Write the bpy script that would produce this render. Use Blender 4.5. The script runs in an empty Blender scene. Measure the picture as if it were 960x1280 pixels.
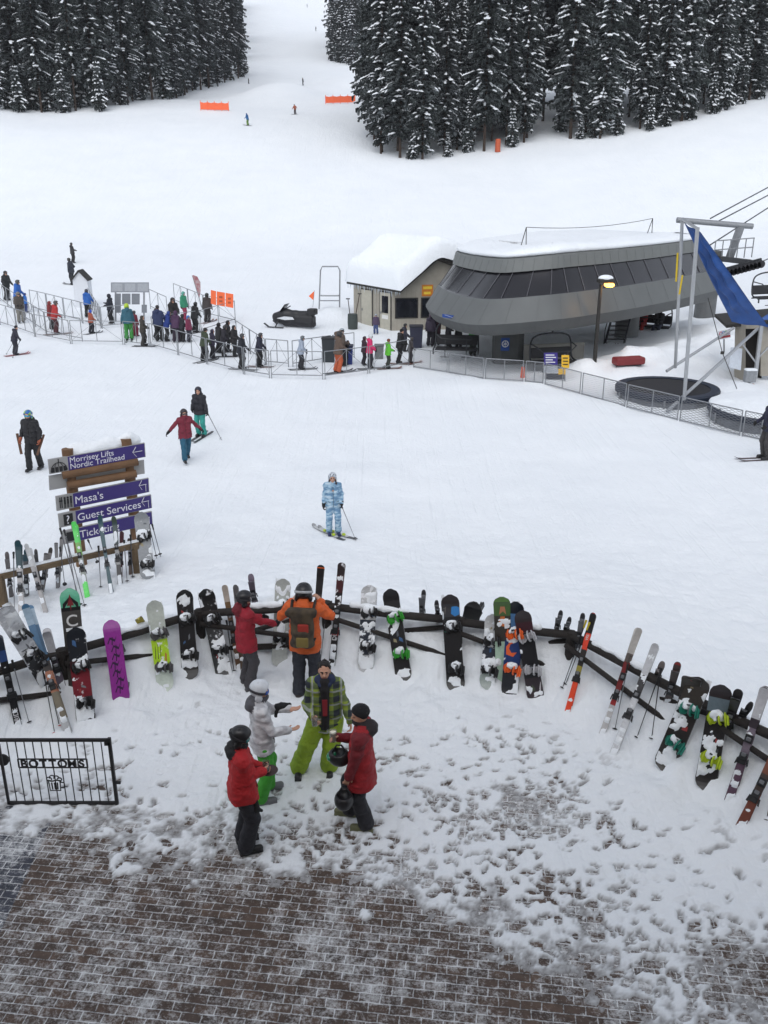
import bpy, math, random
import numpy as np
from mathutils import Vector, Matrix, Euler
random.seed(7); rng = np.random.default_rng(11)
PI = math.pi; R = math.radians
sc = bpy.context.scene
COL = sc.collection
# ------------------------------------------------------------------ camera model (photo is 960 x 1280)
F = 1130.0; H = 7.8; PITCH = R(20.3)
CAM = np.array([0.0, 0.0, H])
FWD = np.array([0, math.cos(PITCH), -math.sin(PITCH)]); UPV = np.array([0, math.sin(PITCH), math.cos(PITCH)])
def ray(u, v): return FWD + (u-480)/F*np.array([1., 0, 0]) + (640-v)/F*UPV
def Wy(u, v, y):
    d = ray(u, v); return Vector(CAM + d*(y/d[1]))
def Wz(u, v, z):
    d = ray(u, v); return Vector(CAM + d*((z-H)/d[2]))
# ------------------------------------------------------------------ noise
def _hash(ix, iy, iz, seed):
    n = (ix.astype(np.int64)*374761393 + iy.astype(np.int64)*668265263 + iz.astype(np.int64)*2147483647 + seed*974634577) & 0xffffffff
    n = ((n ^ (n >> 13))*1274126177) & 0xffffffff
    n = n ^ (n >> 16)
    return (n & 0xffff)/65535.0
def vnoise(x, y, z=None, seed=0):
    x = np.asarray(x, float); y = np.asarray(y, float)
    fx = np.floor(x); fy = np.floor(y); tx = x-fx; ty = y-fy
    tx = tx*tx*(3-2*tx); ty = ty*ty*(3-2*ty)
    if z is None:
        iz = np.zeros_like(fx)
        a = _hash(fx, fy, iz, seed); b = _hash(fx+1, fy, iz, seed); c = _hash(fx, fy+1, iz, seed); d = _hash(fx+1, fy+1, iz, seed)
        return (a*(1-tx)+b*tx)*(1-ty)+(c*(1-tx)+d*tx)*ty
    z = np.asarray(z, float); fz = np.floor(z); tz = z-fz; tz = tz*tz*(3-2*tz)
    r = 0
    for k, wz in ((0, 1-tz), (1, tz)):
        a = _hash(fx, fy, fz+k, seed); b = _hash(fx+1, fy, fz+k, seed); c = _hash(fx, fy+1, fz+k, seed); d = _hash(fx+1, fy+1, fz+k, seed)
        r = r + wz*((a*(1-tx)+b*tx)*(1-ty)+(c*(1-tx)+d*tx)*ty)
    return r
def fbm(x, y, oct=4, seed=0, gain=.5):
    s = 0; a = 1; t = 0
    for i in range(oct):
        s = s + a*vnoise(x*2**i+17.3*i, y*2**i-9.1*i, None, seed+i); t += a; a *= gain
    return s/t
def sstep(a, b, x):
    t = np.clip((x-a)/(b-a), 0, 1); return t*t*(3-2*t)
# ------------------------------------------------------------------ materials
def srgb(*c):
    return tuple(((v/255+.055)/1.055)**2.4 if v > 10 else v/255/12.92 for v in c)
_M = {}
def mat(name, rgb, rough=.7, var=.12, scale=9.0, bump=.0, bscale=40.0, metal=0.0, spec=.5, coords='Object', trans=0.0, emit=None, coat=0.0):
    """principled material with procedural colour variation and bump; rgb in sRGB 0-255"""
    key = (name,)+tuple(rgb)
    if key in _M: return _M[key]
    m = bpy.data.materials.new(name); m.use_nodes = True
    nt = m.node_tree; N = nt.nodes; L = nt.links
    b = N['Principled BSDF']; c = srgb(*rgb)
    b.inputs['Roughness'].default_value = rough; b.inputs['Metallic'].default_value = metal
    b.inputs['Specular IOR Level'].default_value = spec
    b.inputs['Coat Weight'].default_value = coat
    if trans: b.inputs['Transmission Weight'].default_value = trans
    tc = N.new('ShaderNodeTexCoord'); nz = N.new('ShaderNodeTexNoise')
    nz.inputs['Scale'].default_value = scale; nz.inputs['Detail'].default_value = 5
    L.new(tc.outputs[coords], nz.inputs['Vector'])
    mx = N.new('ShaderNodeMix'); mx.data_type = 'RGBA'
    mx.inputs['A'].default_value = tuple(max(0, k*(1-var*1.6)) for k in c)+(1,)
    mx.inputs['B'].default_value = tuple(min(1, k*(1+var*1.6)) for k in c)+(1,)
    L.new(nz.outputs['Fac'], mx.inputs['Factor']); L.new(mx.outputs['Result'], b.inputs['Base Color'])
    if bump:
        n2 = N.new('ShaderNodeTexNoise'); n2.inputs['Scale'].default_value = bscale; n2.inputs['Detail'].default_value = 4
        L.new(tc.outputs[coords], n2.inputs['Vector'])
        bp = N.new('ShaderNodeBump'); bp.inputs['Strength'].default_value = bump; bp.inputs['Distance'].default_value = .02
        L.new(n2.outputs['Fac'], bp.inputs['Height']); L.new(bp.outputs['Normal'], b.inputs['Normal'])
    if emit:
        b.inputs['Emission Color'].default_value = srgb(*emit[0])+(1,); b.inputs['Emission Strength'].default_value = emit[1]
    _M[key] = m
    return m
def mat_patch(name, c1, c2, scale=6, thr=.5, soft=.04, rough=.7, stretch=(1, 1, 1), detail=3, c3=None, thr2=.62):
    """two or three flat colours in noise patches (printed fabric, printed boards, snow-caked plastic)"""
    key = (name, tuple(c1), tuple(c2))
    if key in _M: return _M[key]
    m = bpy.data.materials.new(name); m.use_nodes = True; nt = m.node_tree; N = nt.nodes; L = nt.links
    b = N['Principled BSDF']; b.inputs['Roughness'].default_value = rough
    tc = N.new('ShaderNodeTexCoord'); mp = N.new('ShaderNodeMapping'); mp.inputs['Scale'].default_value = stretch
    nz = N.new('ShaderNodeTexNoise'); nz.inputs['Scale'].default_value = scale; nz.inputs['Detail'].default_value = detail
    cr = N.new('ShaderNodeValToRGB'); e = cr.color_ramp.elements
    e[0].position = thr-soft; e[0].color = srgb(*c1)+(1,); e[1].position = thr+soft; e[1].color = srgb(*c2)+(1,)
    if c3:
        x = e.new(thr2-soft); x.color = srgb(*c2)+(1,); x = e.new(thr2+soft); x.color = srgb(*c3)+(1,)
    L.new(tc.outputs['Object'], mp.inputs['Vector']); L.new(mp.outputs['Vector'], nz.inputs['Vector'])
    L.new(nz.outputs['Fac'], cr.inputs['Fac']); L.new(cr.outputs['Color'], b.inputs['Base Color'])
    _M[key] = m
    return m
def snow_mat(name='snow', near=False):
    if name in _M: return _M[name]
    m = bpy.data.materials.new(name); m.use_nodes = True; nt = m.node_tree; N = nt.nodes; L = nt.links
    b = N['Principled BSDF']; b.inputs['Roughness'].default_value = .75; b.inputs['Specular IOR Level'].default_value = .25
    tc = N.new('ShaderNodeTexCoord')
    n1 = N.new('ShaderNodeTexNoise'); n1.inputs['Scale'].default_value = .35; n1.inputs['Detail'].default_value = 6
    L.new(tc.outputs['Object'], n1.inputs['Vector'])
    mx = N.new('ShaderNodeMix'); mx.data_type = 'RGBA'
    mx.inputs['A'].default_value = (.80, .84, .88, 1); mx.inputs['B'].default_value = (.89, .92, .95, 1)
    L.new(n1.outputs['Fac'], mx.inputs['Factor']); L.new(mx.outputs['Result'], b.inputs['Base Color'])
    n2 = N.new('ShaderNodeTexNoise'); n2.inputs['Scale'].default_value = 9; n2.inputs['Detail'].default_value = 7; n2.inputs['Roughness'].default_value = .6
    n3 = N.new('ShaderNodeTexNoise'); n3.inputs['Scale'].default_value = 1.6; n3.inputs['Detail'].default_value = 5
    mp = N.new('ShaderNodeMapping'); mp.inputs['Scale'].default_value = (1, .45, 1); mp.inputs['Rotation'].default_value = (0, 0, .5)
    L.new(tc.outputs['Object'], n2.inputs['Vector']); L.new(tc.outputs['Object'], mp.inputs['Vector']); L.new(mp.outputs['Vector'], n3.inputs['Vector'])
    ad = N.new('ShaderNodeMath'); ad.operation = 'MULTIPLY_ADD'; ad.inputs[1].default_value = 2.2
    L.new(n3.outputs['Fac'], ad.inputs[0]); L.new(n2.outputs['Fac'], ad.inputs[2])
    # ski tracks: fine streaks along two directions of travel
    last = ad.outputs[0]
    for rot, sx, sy, k in ((.35, 7, .16, .30), (-.55, 6, .14, .28), (1.2, 5, .2, .22)):
        m3 = N.new('ShaderNodeMapping'); m3.inputs['Scale'].default_value = (sx, sy, 1); m3.inputs['Rotation'].default_value = (0, 0, rot); n4 = N.new('ShaderNodeTexNoise'); n4.inputs['Scale'].default_value = 1; n4.inputs['Detail'].default_value = 2
        L.new(tc.outputs['Object'], m3.inputs['Vector']); L.new(m3.outputs['Vector'], n4.inputs['Vector']); cr = N.new('ShaderNodeValToRGB'); cr.color_ramp.elements[0].position = .28; cr.color_ramp.elements[1].position = .42; L.new(n4.outputs['Fac'], cr.inputs['Fac'])
        q = N.new('ShaderNodeMath'); q.operation = 'MULTIPLY_ADD'; q.inputs[1].default_value = k; L.new(cr.outputs['Color'], q.inputs[0]); L.new(last, q.inputs[2]); last = q.outputs[0]
    bp = N.new('ShaderNodeBump'); bp.inputs['Strength'].default_value = .75; bp.inputs['Distance'].default_value = .04
    L.new(last, bp.inputs['Height']); L.new(bp.outputs['Normal'], b.inputs['Normal'])
    # thin wet snow over the pavers turns to grey slush (vertex attribute = thinness)
    sa = N.new('ShaderNodeAttribute'); sa.attribute_name = 'thin'; n5 = N.new('ShaderNodeTexNoise'); n5.inputs['Scale'].default_value = 16; n5.inputs['Detail'].default_value = 6; n5.inputs['Roughness'].default_value = .7; L.new(tc.outputs['Object'], n5.inputs['Vector'])
    s1 = N.new('ShaderNodeMath'); s1.operation = 'MULTIPLY_ADD'; s1.inputs[1].default_value = 1.2; s1.inputs[2].default_value = .25; L.new(n5.outputs['Fac'], s1.inputs[0]); s2 = N.new('ShaderNodeMath'); s2.operation = 'MULTIPLY'; s2.use_clamp = True; L.new(s1.outputs[0], s2.inputs[0]); L.new(sa.outputs['Fac'], s2.inputs[1])
    m4 = N.new('ShaderNodeMix'); m4.data_type = 'RGBA'; m4.inputs['B'].default_value = (.21, .20, .195, 1); L.new(s2.outputs[0], m4.inputs['Factor']); L.new(mx.outputs['Result'], m4.inputs['A']); L.new(m4.outputs['Result'], b.inputs['Base Color'])
    _M[name] = m
    return m
SNOW = snow_mat()
BLACKP = mat('black_plastic', (26, 27, 30), .5, .2, 20)
# ------------------------------------------------------------------ objects
ORG = {}
def tag(o, label=None, cat=None, group=None, kind=None):
    if label: o['label'] = label
    if cat: o['category'] = cat
    if group: o['group'] = group
    if kind: o['kind'] = kind
    return o
def thing(name, label, cat, loc=(0, 0, 0), group=None, rz=0):
    o = bpy.data.objects.new(name, None); COL.objects.link(o); o.empty_display_size = .2
    o.location = loc; o.rotation_euler = (0, 0, rz); ORG[o.name] = Vector(loc)
    return tag(o, label, cat, group)
def mesh_obj(name, V, faces, mats, parent=None, midx=None, smooth=False):
    """V in world coordinates (or local ones when the thing is designed at the origin)"""
    V = np.asarray(V, float).reshape(-1, 3)
    org = ORG[parent.name] if parent is not None else None
    if org is not None: V = V-np.array(org)
    me = bpy.data.meshes.new(name); me.from_pydata(V.tolist(), [], [list(f) for f in faces] if not isinstance(faces, np.ndarray) else faces.tolist())
    if not isinstance(mats, (list, tuple)): mats = [mats]
    for m in mats: me.materials.append(m)
    if midx is not None: me.polygons.foreach_set('material_index', np.asarray(midx, np.int32))
    if smooth: me.polygons.foreach_set('use_smooth', np.ones(len(me.polygons), bool))
    me.update()
    o = bpy.data.objects.new(name, me); COL.objects.link(o)
    if parent is not None: o.parent = parent; ORG[o.name] = org
    else: ORG[o.name] = Vector((0, 0, 0))
    return o
def copy_tree(o, parent=None):
    c = o.copy(); COL.objects.link(c)
    if parent is not None: c.parent = parent
    for ch in o.children: copy_tree(ch, c)
    return c
class MB:
    """collects shapes; build() links them as ONE mesh object"""
    def __init__(s): s.v = []; s.f = []; s.m = []; s.sm = []
    def add(s, V, Fc, m=0, smooth=False):
        b = len(s.v); s.v += [tuple(x) for x in V]
        for f in Fc: s.f.append([i+b for i in f]); s.m.append(m); s.sm.append(smooth)
        return s
    def box(s, c, size, M=None, m=0, bev=0.0):
        x, y, z = (k/2 for k in size)
        if bev <= 0:
            P = [Vector((i*x, j*y, k*z)) for i in (-1, 1) for j in (-1, 1) for k in (-1, 1)]
            Fc = [(0, 1, 3, 2), (4, 6, 7, 5), (0, 4, 5, 1), (2, 3, 7, 6), (0, 2, 6, 4), (1, 5, 7, 3)]
        else:
            P = []
            for k, b in ((-z, bev), (-z+bev, 0), (z-bev, 0), (z, bev)):
                for (i, j) in ((-1, -1), (1, -1), (1, 1), (-1, 1)):
                    ex, ey = x-b, y-b
                    bb = min(bev, ex, ey)
                    if i*j > 0: P += [Vector((i*ex, j*(ey-bb), k)), Vector((i*(ex-bb), j*ey, k))] if i > 0 else [Vector((i*ex, j*(ey-bb), k)), Vector((i*(ex-bb), j*ey, k))]
                    else: P += [Vector((i*(ex-bb), j*ey, k)), Vector((i*ex, j*(ey-bb), k))]
            Fc = [tuple(range(7, -1, -1)), tuple(range(24, 32))]
            for r in range(3):
                for q in range(8): Fc.append((r*8+q, r*8+(q+1) % 8, r*8+8+(q+1) % 8, r*8+8+q))
        c = Vector(c)
        P = [((M @ p) if M is not None else p)+c for p in P]
        return s.add(P, Fc, m)
    def beam(s, a, b, w, h, up=(0, 0, 1), m=0, bev=0.0, ext=0.0):
        a = Vector(a); b = Vector(b); d = (b-a); L = d.length+2*ext; d.normalize()
        sd = d.cross(Vector(up))
        if sd.length < 1e-5: sd = d.cross(Vector((0, 1, 0)))
        sd.normalize(); u = sd.cross(d)
        M = Matrix((d, sd, u)).transposed()
        return s.box((a+b)/2, (L, w, h), M, m, bev)
    def tube(s, pts, r, n=8, m=0, cap=True, smooth=True):
        pts = [Vector(p) for p in pts]; rs = r if isinstance(r, (list, tuple)) else [r]*len(pts)
        V = []; Fc = []; ref = None
        for i, p in enumerate(pts):
            d = (pts[min(i+1, len(pts)-1)]-pts[max(i-1, 0)]).normalized()
            if ref is None or abs(ref.dot(d)) > .98: ref = Vector((0, 0, 1)) if abs(d.z) < .9 else Vector((1, 0, 0))
            a = d.cross(ref).normalized(); b = a.cross(d); ref = b
            for k in range(n):
                t = 2*PI*k/n; V.append(p+a*math.cos(t)*rs[i]+b*math.sin(t)*rs[i])
        for i in range(len(pts)-1):
            for k in range(n): Fc.append((i*n+k, i*n+(k+1) % n, (i+1)*n+(k+1) % n, (i+1)*n+k))
        s.add(V, Fc, m, smooth)
        if cap: s.add(V[:n], [tuple(range(n))], m); s.add(V[-n:], [tuple(range(n-1, -1, -1))], m)
        return s
    def prism(s, poly, a, m=0):
        """3D polygon (list of Vector) extruded by vector a"""
        n = len(poly); a = Vector(a); P = [Vector(p) for p in poly]+[Vector(p)+a for p in poly]
        Fc = [tuple(range(n-1, -1, -1)), tuple(range(n, 2*n))]+[(i, (i+1) % n, n+(i+1) % n, n+i) for i in range(n)]
        return s.add(P, Fc, m)
    def loft(s, rings, m=0, closed=True, caps=False, smooth=False):
        n = len(rings[0]); V = [p for r in rings for p in r]; Fc = []
        for i in range(len(rings)-1):
            for k in range(n if closed else n-1): Fc.append((i*n+k, i*n+(k+1) % n, (i+1)*n+(k+1) % n, (i+1)*n+k))
        if caps: Fc.append(tuple(range(n-1, -1, -1))); Fc.append(tuple((len(rings)-1)*n+k for k in range(n)))
        return s.add(V, Fc, m, smooth)
    def build(s, name, mats, parent=None, smooth=None):
        o = mesh_obj(name, s.v, s.f, mats, parent, s.m)
        o.data.polygons.foreach_set('use_smooth', np.array(s.sm if smooth is None else [smooth]*len(s.f), bool))
        return o
def _split(self, name, mats, parent=None, smooth=None, least=0):
    """like build(), but every separate piece becomes a mesh object of its own"""
    up = list(range(len(self.v)))
    key = {}
    def fd(i):
        while up[i] != i: up[i] = up[up[i]]; i = up[i]
        return i
    for i, v in enumerate(self.v):
        k = (round(v[0], 5), round(v[1], 5), round(v[2], 5))
        if k in key: up[fd(i)] = fd(key[k])
        else: key[k] = i
    for f in self.f:
        for i in f[1:]: up[fd(i)] = fd(f[0])
    G_ = {}
    for q, f in enumerate(self.f): G_.setdefault(fd(f[0]), []).append(q)
    out = []
    for fs in G_.values():
        if len(fs) < least: continue
        m = MB(); mp = {}
        for q in fs:
            for i in self.f[q]:
                if i not in mp: mp[i] = len(m.v); m.v.append(self.v[i])
            m.f.append([mp[i] for i in self.f[q]]); m.m.append(self.m[q]); m.sm.append(self.sm[q])
        out.append(m.build(name, mats, parent, smooth))
    return out
MB.split = _split
def text_mesh(name, txt, size, origin, xdir, ydir, m, parent, depth=.004, align='LEFT', bold=0.0):
    """lettering as real geometry from the built-in font"""
    cu = bpy.data.curves.new('tmp_text', 'FONT'); cu.body = txt; cu.size = size; cu.extrude = depth; cu.align_x = align; cu.offset = bold
    t = bpy.data.objects.new('tmp_text', cu); COL.objects.link(t)
    bpy.context.view_layer.update()
    me = bpy.data.meshes.new_from_object(t.evaluated_get(bpy.context.evaluated_depsgraph_get()))
    V = np.array([v.co[:] for v in me.vertices]); Fc = [list(p.vertices) for p in me.polygons]
    bpy.data.objects.remove(t); bpy.data.curves.remove(cu); bpy.data.meshes.remove(me)
    x = Vector(xdir).normalized(); y = Vector(ydir).normalized(); z = x.cross(y)
    M = np.array([x, y, z]); V = V @ M + np.array(origin)
    return mesh_obj(name, V, Fc, m, parent)
# ------------------------------------------------------------------ signed distance shapes + surface nets
class SDF:
    def __init__(s, lo, hi, h):
        s.h = h; s.lo = np.array(lo, float)-2*h; n = np.ceil((np.array(hi)-s.lo)/h).astype(int)+3; s.n = n
        s.ax = [s.lo[i]+h*np.arange(n[i]) for i in range(3)]
        s.D = np.full(n, 9.0, np.float32); s.id = np.zeros(n, np.int8)
    def _sl(s, lo, hi, pad):
        a = np.clip(np.floor((np.array(lo)-pad-s.lo)/s.h).astype(int), 0, s.n-1); b = np.clip(np.ceil((np.array(hi)+pad-s.lo)/s.h).astype(int)+1, 1, s.n)
        sl = tuple(slice(a[i], max(b[i], a[i]+1)) for i in range(3))
        X, Y, Z = np.meshgrid(*[s.ax[i][sl[i]] for i in range(3)], indexing='ij')
        return sl, X, Y, Z
    def _un(s, sl, d, k, m):
        A = s.D[sl]
        s.id[sl] = np.where(d < A, m, s.id[sl])
        if k > 0:
            hh = np.clip(.5+.5*(A-d)/k, 0, 1); s.D[sl] = A*(1-hh)+d*hh-k*hh*(1-hh)
        else: s.D[sl] = np.minimum(A, d)
    def cone(s, a, b, ra, rb=None, k=.03, m=0):
        rb = ra if rb is None else rb; a = np.array(a, float); b = np.array(b, float); r = max(ra, rb)
        sl, X, Y, Z = s._sl(np.minimum(a, b)-r, np.maximum(a, b)+r, k+2.5*s.h)
        ab = b-a; L = max(ab@ab, 1e-9)
        t = np.clip(((X-a[0])*ab[0]+(Y-a[1])*ab[1]+(Z-a[2])*ab[2])/L, 0, 1)
        d = np.sqrt((X-a[0]-t*ab[0])**2+(Y-a[1]-t*ab[1])**2+(Z-a[2]-t*ab[2])**2)-(ra+(rb-ra)*t)
        s._un(sl, d, k, m); return s
    def _ell(s, c, r, M, pad):
        R_ = max(r); c = np.array(c, float); sl, X, Y, Z = s._sl(c-R_, c+R_, pad)
        P = np.stack([X-c[0], Y-c[1], Z-c[2]], -1)
        if M is not None: P = P @ np.array(M)      # columns of M are the local axes
        r = np.array(r); k0 = np.linalg.norm(P/r, axis=-1); k1 = np.linalg.norm(P/(r*r), axis=-1)+1e-9
        return sl, k0*(k0-1)/k1, P
    def ell(s, c, r, M=None, k=.03, m=0, cut=None):
        """cut: list of (normal, offset) in local frame: keep where n.p < offset"""
        sl, d, P = s._ell(c, r, M, k+2.5*s.h)
        for n, o in (cut or []): d = np.maximum(d, P @ np.array(n, float)-o)
        s._un(sl, d, k, m); return s
    def sub_ell(s, c, r, M=None):
        sl, d, P = s._ell(c, r, M, 2.5*s.h); s.D[sl] = np.maximum(s.D[sl], -d); return s
    def box(s, c, hs, M=None, rad=.02, k=.02, m=0):
        c = np.array(c, float); Rr = float(np.linalg.norm(hs)); sl, X, Y, Z = s._sl(c-Rr, c+Rr, k+2.5*s.h)
        P = np.stack([X-c[0], Y-c[1], Z-c[2]], -1)
        if M is not None: P = P @ np.array(M)
        q = np.abs(P)-(np.array(hs)-rad)
        d = np.linalg.norm(np.maximum(q, 0), axis=-1)+np.minimum(q.max(-1), 0)-rad
        s._un(sl, d, k, m); return s
    def hem(s, z, r):
        X, Y, Z = np.meshgrid(*s.ax, indexing='ij')
        s.D = np.where(np.maximum(np.abs(X), np.abs(Y)) < r, np.maximum(s.D, z-Z), s.D).astype(np.float32); return s
    def noise(s, amp, freq, seed=0):
        X, Y, Z = np.meshgrid(*s.ax, indexing='ij')
        near = np.abs(s.D) < 4*s.h+amp*2
        f = np.atleast_1d(freq); f = f if len(f) == 3 else np.repeat(f, 3)
        n = vnoise(X[near]*f[0], Y[near]*f[1], Z[near]*f[2], seed)+.5*vnoise(X[near]*f[0]*2.1, Y[near]*f[1]*2.1, Z[near]*f[2]*2.1, seed+3)
        s.D[near] += ((n-.75)*amp).astype(np.float32); return s
    def mesh(s):
        D = s.D; S = D < 0; nx, ny, nz = D.shape; h = s.h
        offs = [(i, j, k) for i in (0, 1) for j in (0, 1) for k in (0, 1)]
        cnt = sum(S[i:nx-1+i, j:ny-1+j, k:nz-1+k].astype(np.int8) for i, j, k in offs)
        act = np.argwhere((cnt > 0) & (cnt < 8))
        if len(act) == 0: return np.zeros((0, 3)), np.zeros((0, 4), int), np.zeros(0, int)
        cv = np.stack([D[act[:, 0]+i, act[:, 1]+j, act[:, 2]+k] for i, j, k in offs], 1)
        acc = np.zeros((len(act), 3)); w = np.zeros(len(act))
        for a in range(8):
            for b in range(a+1, 8):
                oa = np.array(offs[a]); ob = np.array(offs[b])
                if np.abs(oa-ob).sum() != 1: continue
                va, vb = cv[:, a], cv[:, b]; x = (va < 0) != (vb < 0)
                t = np.where(x, va/np.where(x, va-vb, 1), 0)
                acc += np.where(x[:, None], oa+(ob-oa)*t[:, None], 0); w += x
        V = s.lo+h*(act+acc/w[:, None])
        idx = -np.ones((nx, ny, nz), np.int64); idx[act[:, 0], act[:, 1], act[:, 2]] = np.arange(len(act))
        Q = []
        for ax in range(3):
            a1, a2 = (ax+1) % 3, (ax+2) % 3
            s0 = [slice(1, -1)]*3; s0[ax] = slice(0, -1); s1 = list(s0); s1[ax] = slice(1, None)
            A = S[tuple(s0)]; B = S[tuple(s1)] if False else np.take(S, np.arange(1, S.shape[ax]), ax)[tuple(slice(1, -1) if i != ax else slice(None) for i in range(3))]
            e = np.argwhere(A != B)
            if len(e) == 0: continue
            base = e.copy(); base[:, a1] += 1; base[:, a2] += 1
            flip = A[e[:, 0], e[:, 1], e[:, 2]]
            q = []
            for (p, r_) in ((0, 0), (1, 0), (1, 1), (0, 1)):
                c = base.copy(); c[:, a1] -= p; c[:, a2] -= r_
                q.append(idx[c[:, 0], c[:, 1], c[:, 2]])
            q = np.stack(q, 1); q[~flip] = q[~flip][:, ::-1]
            Q.append(q)
        Q = np.concatenate(Q); Q = Q[(Q >= 0).all(1)]
        ids = s.id[tuple(np.clip(np.round((V-s.lo)/h).astype(int), 0, s.n-1).T)]
        return V, Q, ids[Q[:, 0]]
    def build(s, name, mats, parent=None, xf=None):
        V, Q, ids = s.mesh()
        if xf is not None: V = V @ np.array(xf.to_3x3()).T + np.array(xf.translation)
        return mesh_obj(name, V, Q, mats, parent, ids if isinstance(mats, (list, tuple)) and len(mats) > 1 else None, True)
# ------------------------------------------------------------------ people
def v3(*a): return np.array(a, float)
def ik(a, b, l1, l2, hint):
    a = v3(*a); b = v3(*b); d = b-a; L = np.linalg.norm(d)
    if L > (l1+l2)*.995: b = a+d/L*(l1+l2)*.995; d = b-a; L = np.linalg.norm(d)
    x = (l1*l1-l2*l2+L*L)/(2*L); hgt = math.sqrt(max(l1*l1-x*x, 0)); u = d/L
    p = v3(*hint); p = p-u*(p@u); p /= np.linalg.norm(p)+1e-9
    return a+u*x+p*hgt, b
SKIN = mat('skin', (196, 150, 126), .55, .08, 30)
EYE = mat('eye', (25, 20, 18), .3, .05); LIP = mat('lip', (150, 92, 84), .5, .05)
HANDS = {  # wrist targets for a 1.75 m figure: right side x > 0 (left is mirrored)
    'down': (.31, .05, .86), 'poles': (.25, .27, 1.02), 'phone': (.10, .30, 1.22), 'hip': (.25, .06, 1.0),
    'front': (.12, .30, 1.08), 'out': (.55, .12, 1.05), 'back': (.26, -.16, .95), 'up': (.20, .12, 1.78), 'reach': (.22, .50, 1.12)}
def cloth(rgb, nm='jacket_fabric', **kw): return mat(nm, rgb, kw.pop('rough', .75), kw.pop('var', .16), kw.pop('scale', 12), kw.pop('bump', .9), kw.pop('bscale', 24), **kw)
def person(label, at, psi, h=1.75, jacket=(30, 30, 34), trousers=(28, 28, 32), head='helmet', hc=(28, 28, 30), goggles=(40, 60, 70), gl=(24, 24, 26), boot=(30, 30, 32),
           R_='down', L_='down', feet=((.11, 0, 0), (-.11, 0, 0)), lean=0.0, yaw=0.0, nod=0.1, res=.03, bulk=1.0, hood=True, baggy=1.0, jmat=None, tmat=None, group=None,
           face=True, hands=True, curl=.9, palm=None, hair=None, jlen=.80, strap=(200, 200, 200), elbow=None, turn=0.0, collar=None, sleeve=None, mouth_cover=None):
    """local frame: faces +Y, right hand at +X; built at the origin, then placed"""
    root = thing('person', label, 'person', (0, 0, 0), group)
    s = h/1.75
    near = res < .02
    jm = jmat or cloth(jacket); tm = tmat or cloth(trousers, 'trouser_fabric')
    def tw(p):   # twist of the upper body about z, then forward lean about the hips
        x, y, z = p
        c, q = math.cos(turn), math.sin(turn); x, y = c*x-q*y, q*x+c*y
        dz = max(z-.93, -.2); a = lean
        return v3(x, y*math.cos(a)+dz*math.sin(a) if z > .93 else y, .93+dz*math.cos(a)-y*math.sin(a) if z > .93 else z)
    hip = v3(0, 0, .93); chest = tw((0, 0, 1.33)); neck = tw((0, -.01, 1.47)); hd = tw((0, .015, 1.635))
    sh = {1: tw((.175, -.01, 1.42)), -1: tw((-.175, -.01, 1.42))}
    wr = {}; el = {}
    for sg, t in ((1, R_), (-1, L_)):
        if isinstance(t, str): t = HANDS[t]; t = (t[0]*sg, t[1], t[2])
        hint = (.55*sg, -.7, -.45)
        if elbow and sg in elbow: hint = elbow[sg]
        t = tw(t)
        el[sg], wr[sg] = ik(sh[sg], t, .29, .26, hint)
    hipj = {1: v3(.095, 0, .93), -1: v3(-.095, 0, .93)}; an = {}; kn = {}
    for sg, ft in ((1, feet[0]), (-1, feet[1])):
        t = v3(ft[0], ft[1]-.02, .10+ft[2])
        kn[sg], an[sg] = ik(hipj[sg], t, .43, .42, (.12*sg, 1, 0))
    ce, se = math.cos(yaw), math.sin(yaw); cn, sn = math.cos(nod), math.sin(nod)
    HM = np.array([[ce, -se, 0], [se, ce, 0], [0, 0, 1]]) @ np.array([[1, 0, 0], [0, cn, sn], [0, -sn, cn]])
    def hp(x, y, z): return hd+HM @ v3(x, y, z)
    lo = np.minimum.reduce([wr[1], wr[-1], an[1], an[-1], hip, sh[1], sh[-1]])-.32; hi = np.maximum.reduce([wr[1], wr[-1], an[1], an[-1], sh[1], sh[-1], hd])+.34
    lo[2] = min(an[1][2], an[-1][2])-.16
    def lim(pts, pad):
        P = np.array(pts); return (P.min(0)-pad), (P.max(0)+pad)
    def fin(S, nm, m, par=root):
        V, Q, ids = S.mesh(); return mesh_obj(nm, V*s, Q, m, par, ids if isinstance(m, list) else None, True)
    # hands -------------------------------------------------------------
    def hand(S, sg, r, k, m=0, fingers=True, grow=1.0):
        d = wr[sg]-el[sg]; d /= np.linalg.norm(d)
        pn = v3(*(palm[sg] if palm and sg in palm else (-sg, 0.25, -.2))); pn = pn-d*(pn@d); pn /= np.linalg.norm(pn)+1e-9
        side = np.cross(pn, d)*sg   # thumb side
        if side[2] < -.4 and not (palm and sg in palm): side = -side
        c = wr[sg]
        S.cone(c, c+d*.03, r*1.0, r*1.05, k, m)
        S.box(c+d*.055, (.036*grow, .040, .015*grow), np.stack([side, d, pn], 1), .014, k, m)
        if not fingers: S.ell(c+d*.11, (.036, .05, .03), np.stack([side, d, pn], 1), k, m); return
        for i, (o, ln) in enumerate(((-.030, .060), (-.010, .074), (.011, .080), (.031, .072))):
            b = c+d*.092+side*o
            a1 = curl*.7; m1 = b+(d*math.cos(a1)+pn*math.sin(a1))*ln*.52
            a2 = curl*1.7; m2 = m1+(d*math.cos(a2)+pn*math.sin(a2))*ln*.5
            S.cone(b, m1, .0098*grow, .0092*grow, .004, m); S.cone(m1, m2, .0092*grow, .0078*grow, .004, m)
        b = c+d*.03+side*.034; t1 = b+side*.030+d*.022+pn*.012; t2 = t1+d*.026+pn*.016
        S.cone(b, t1, .013*grow, .0115*grow, .008, m); S.cone(t1, t2, .011*grow, .009*grow, .004, m)
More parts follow.
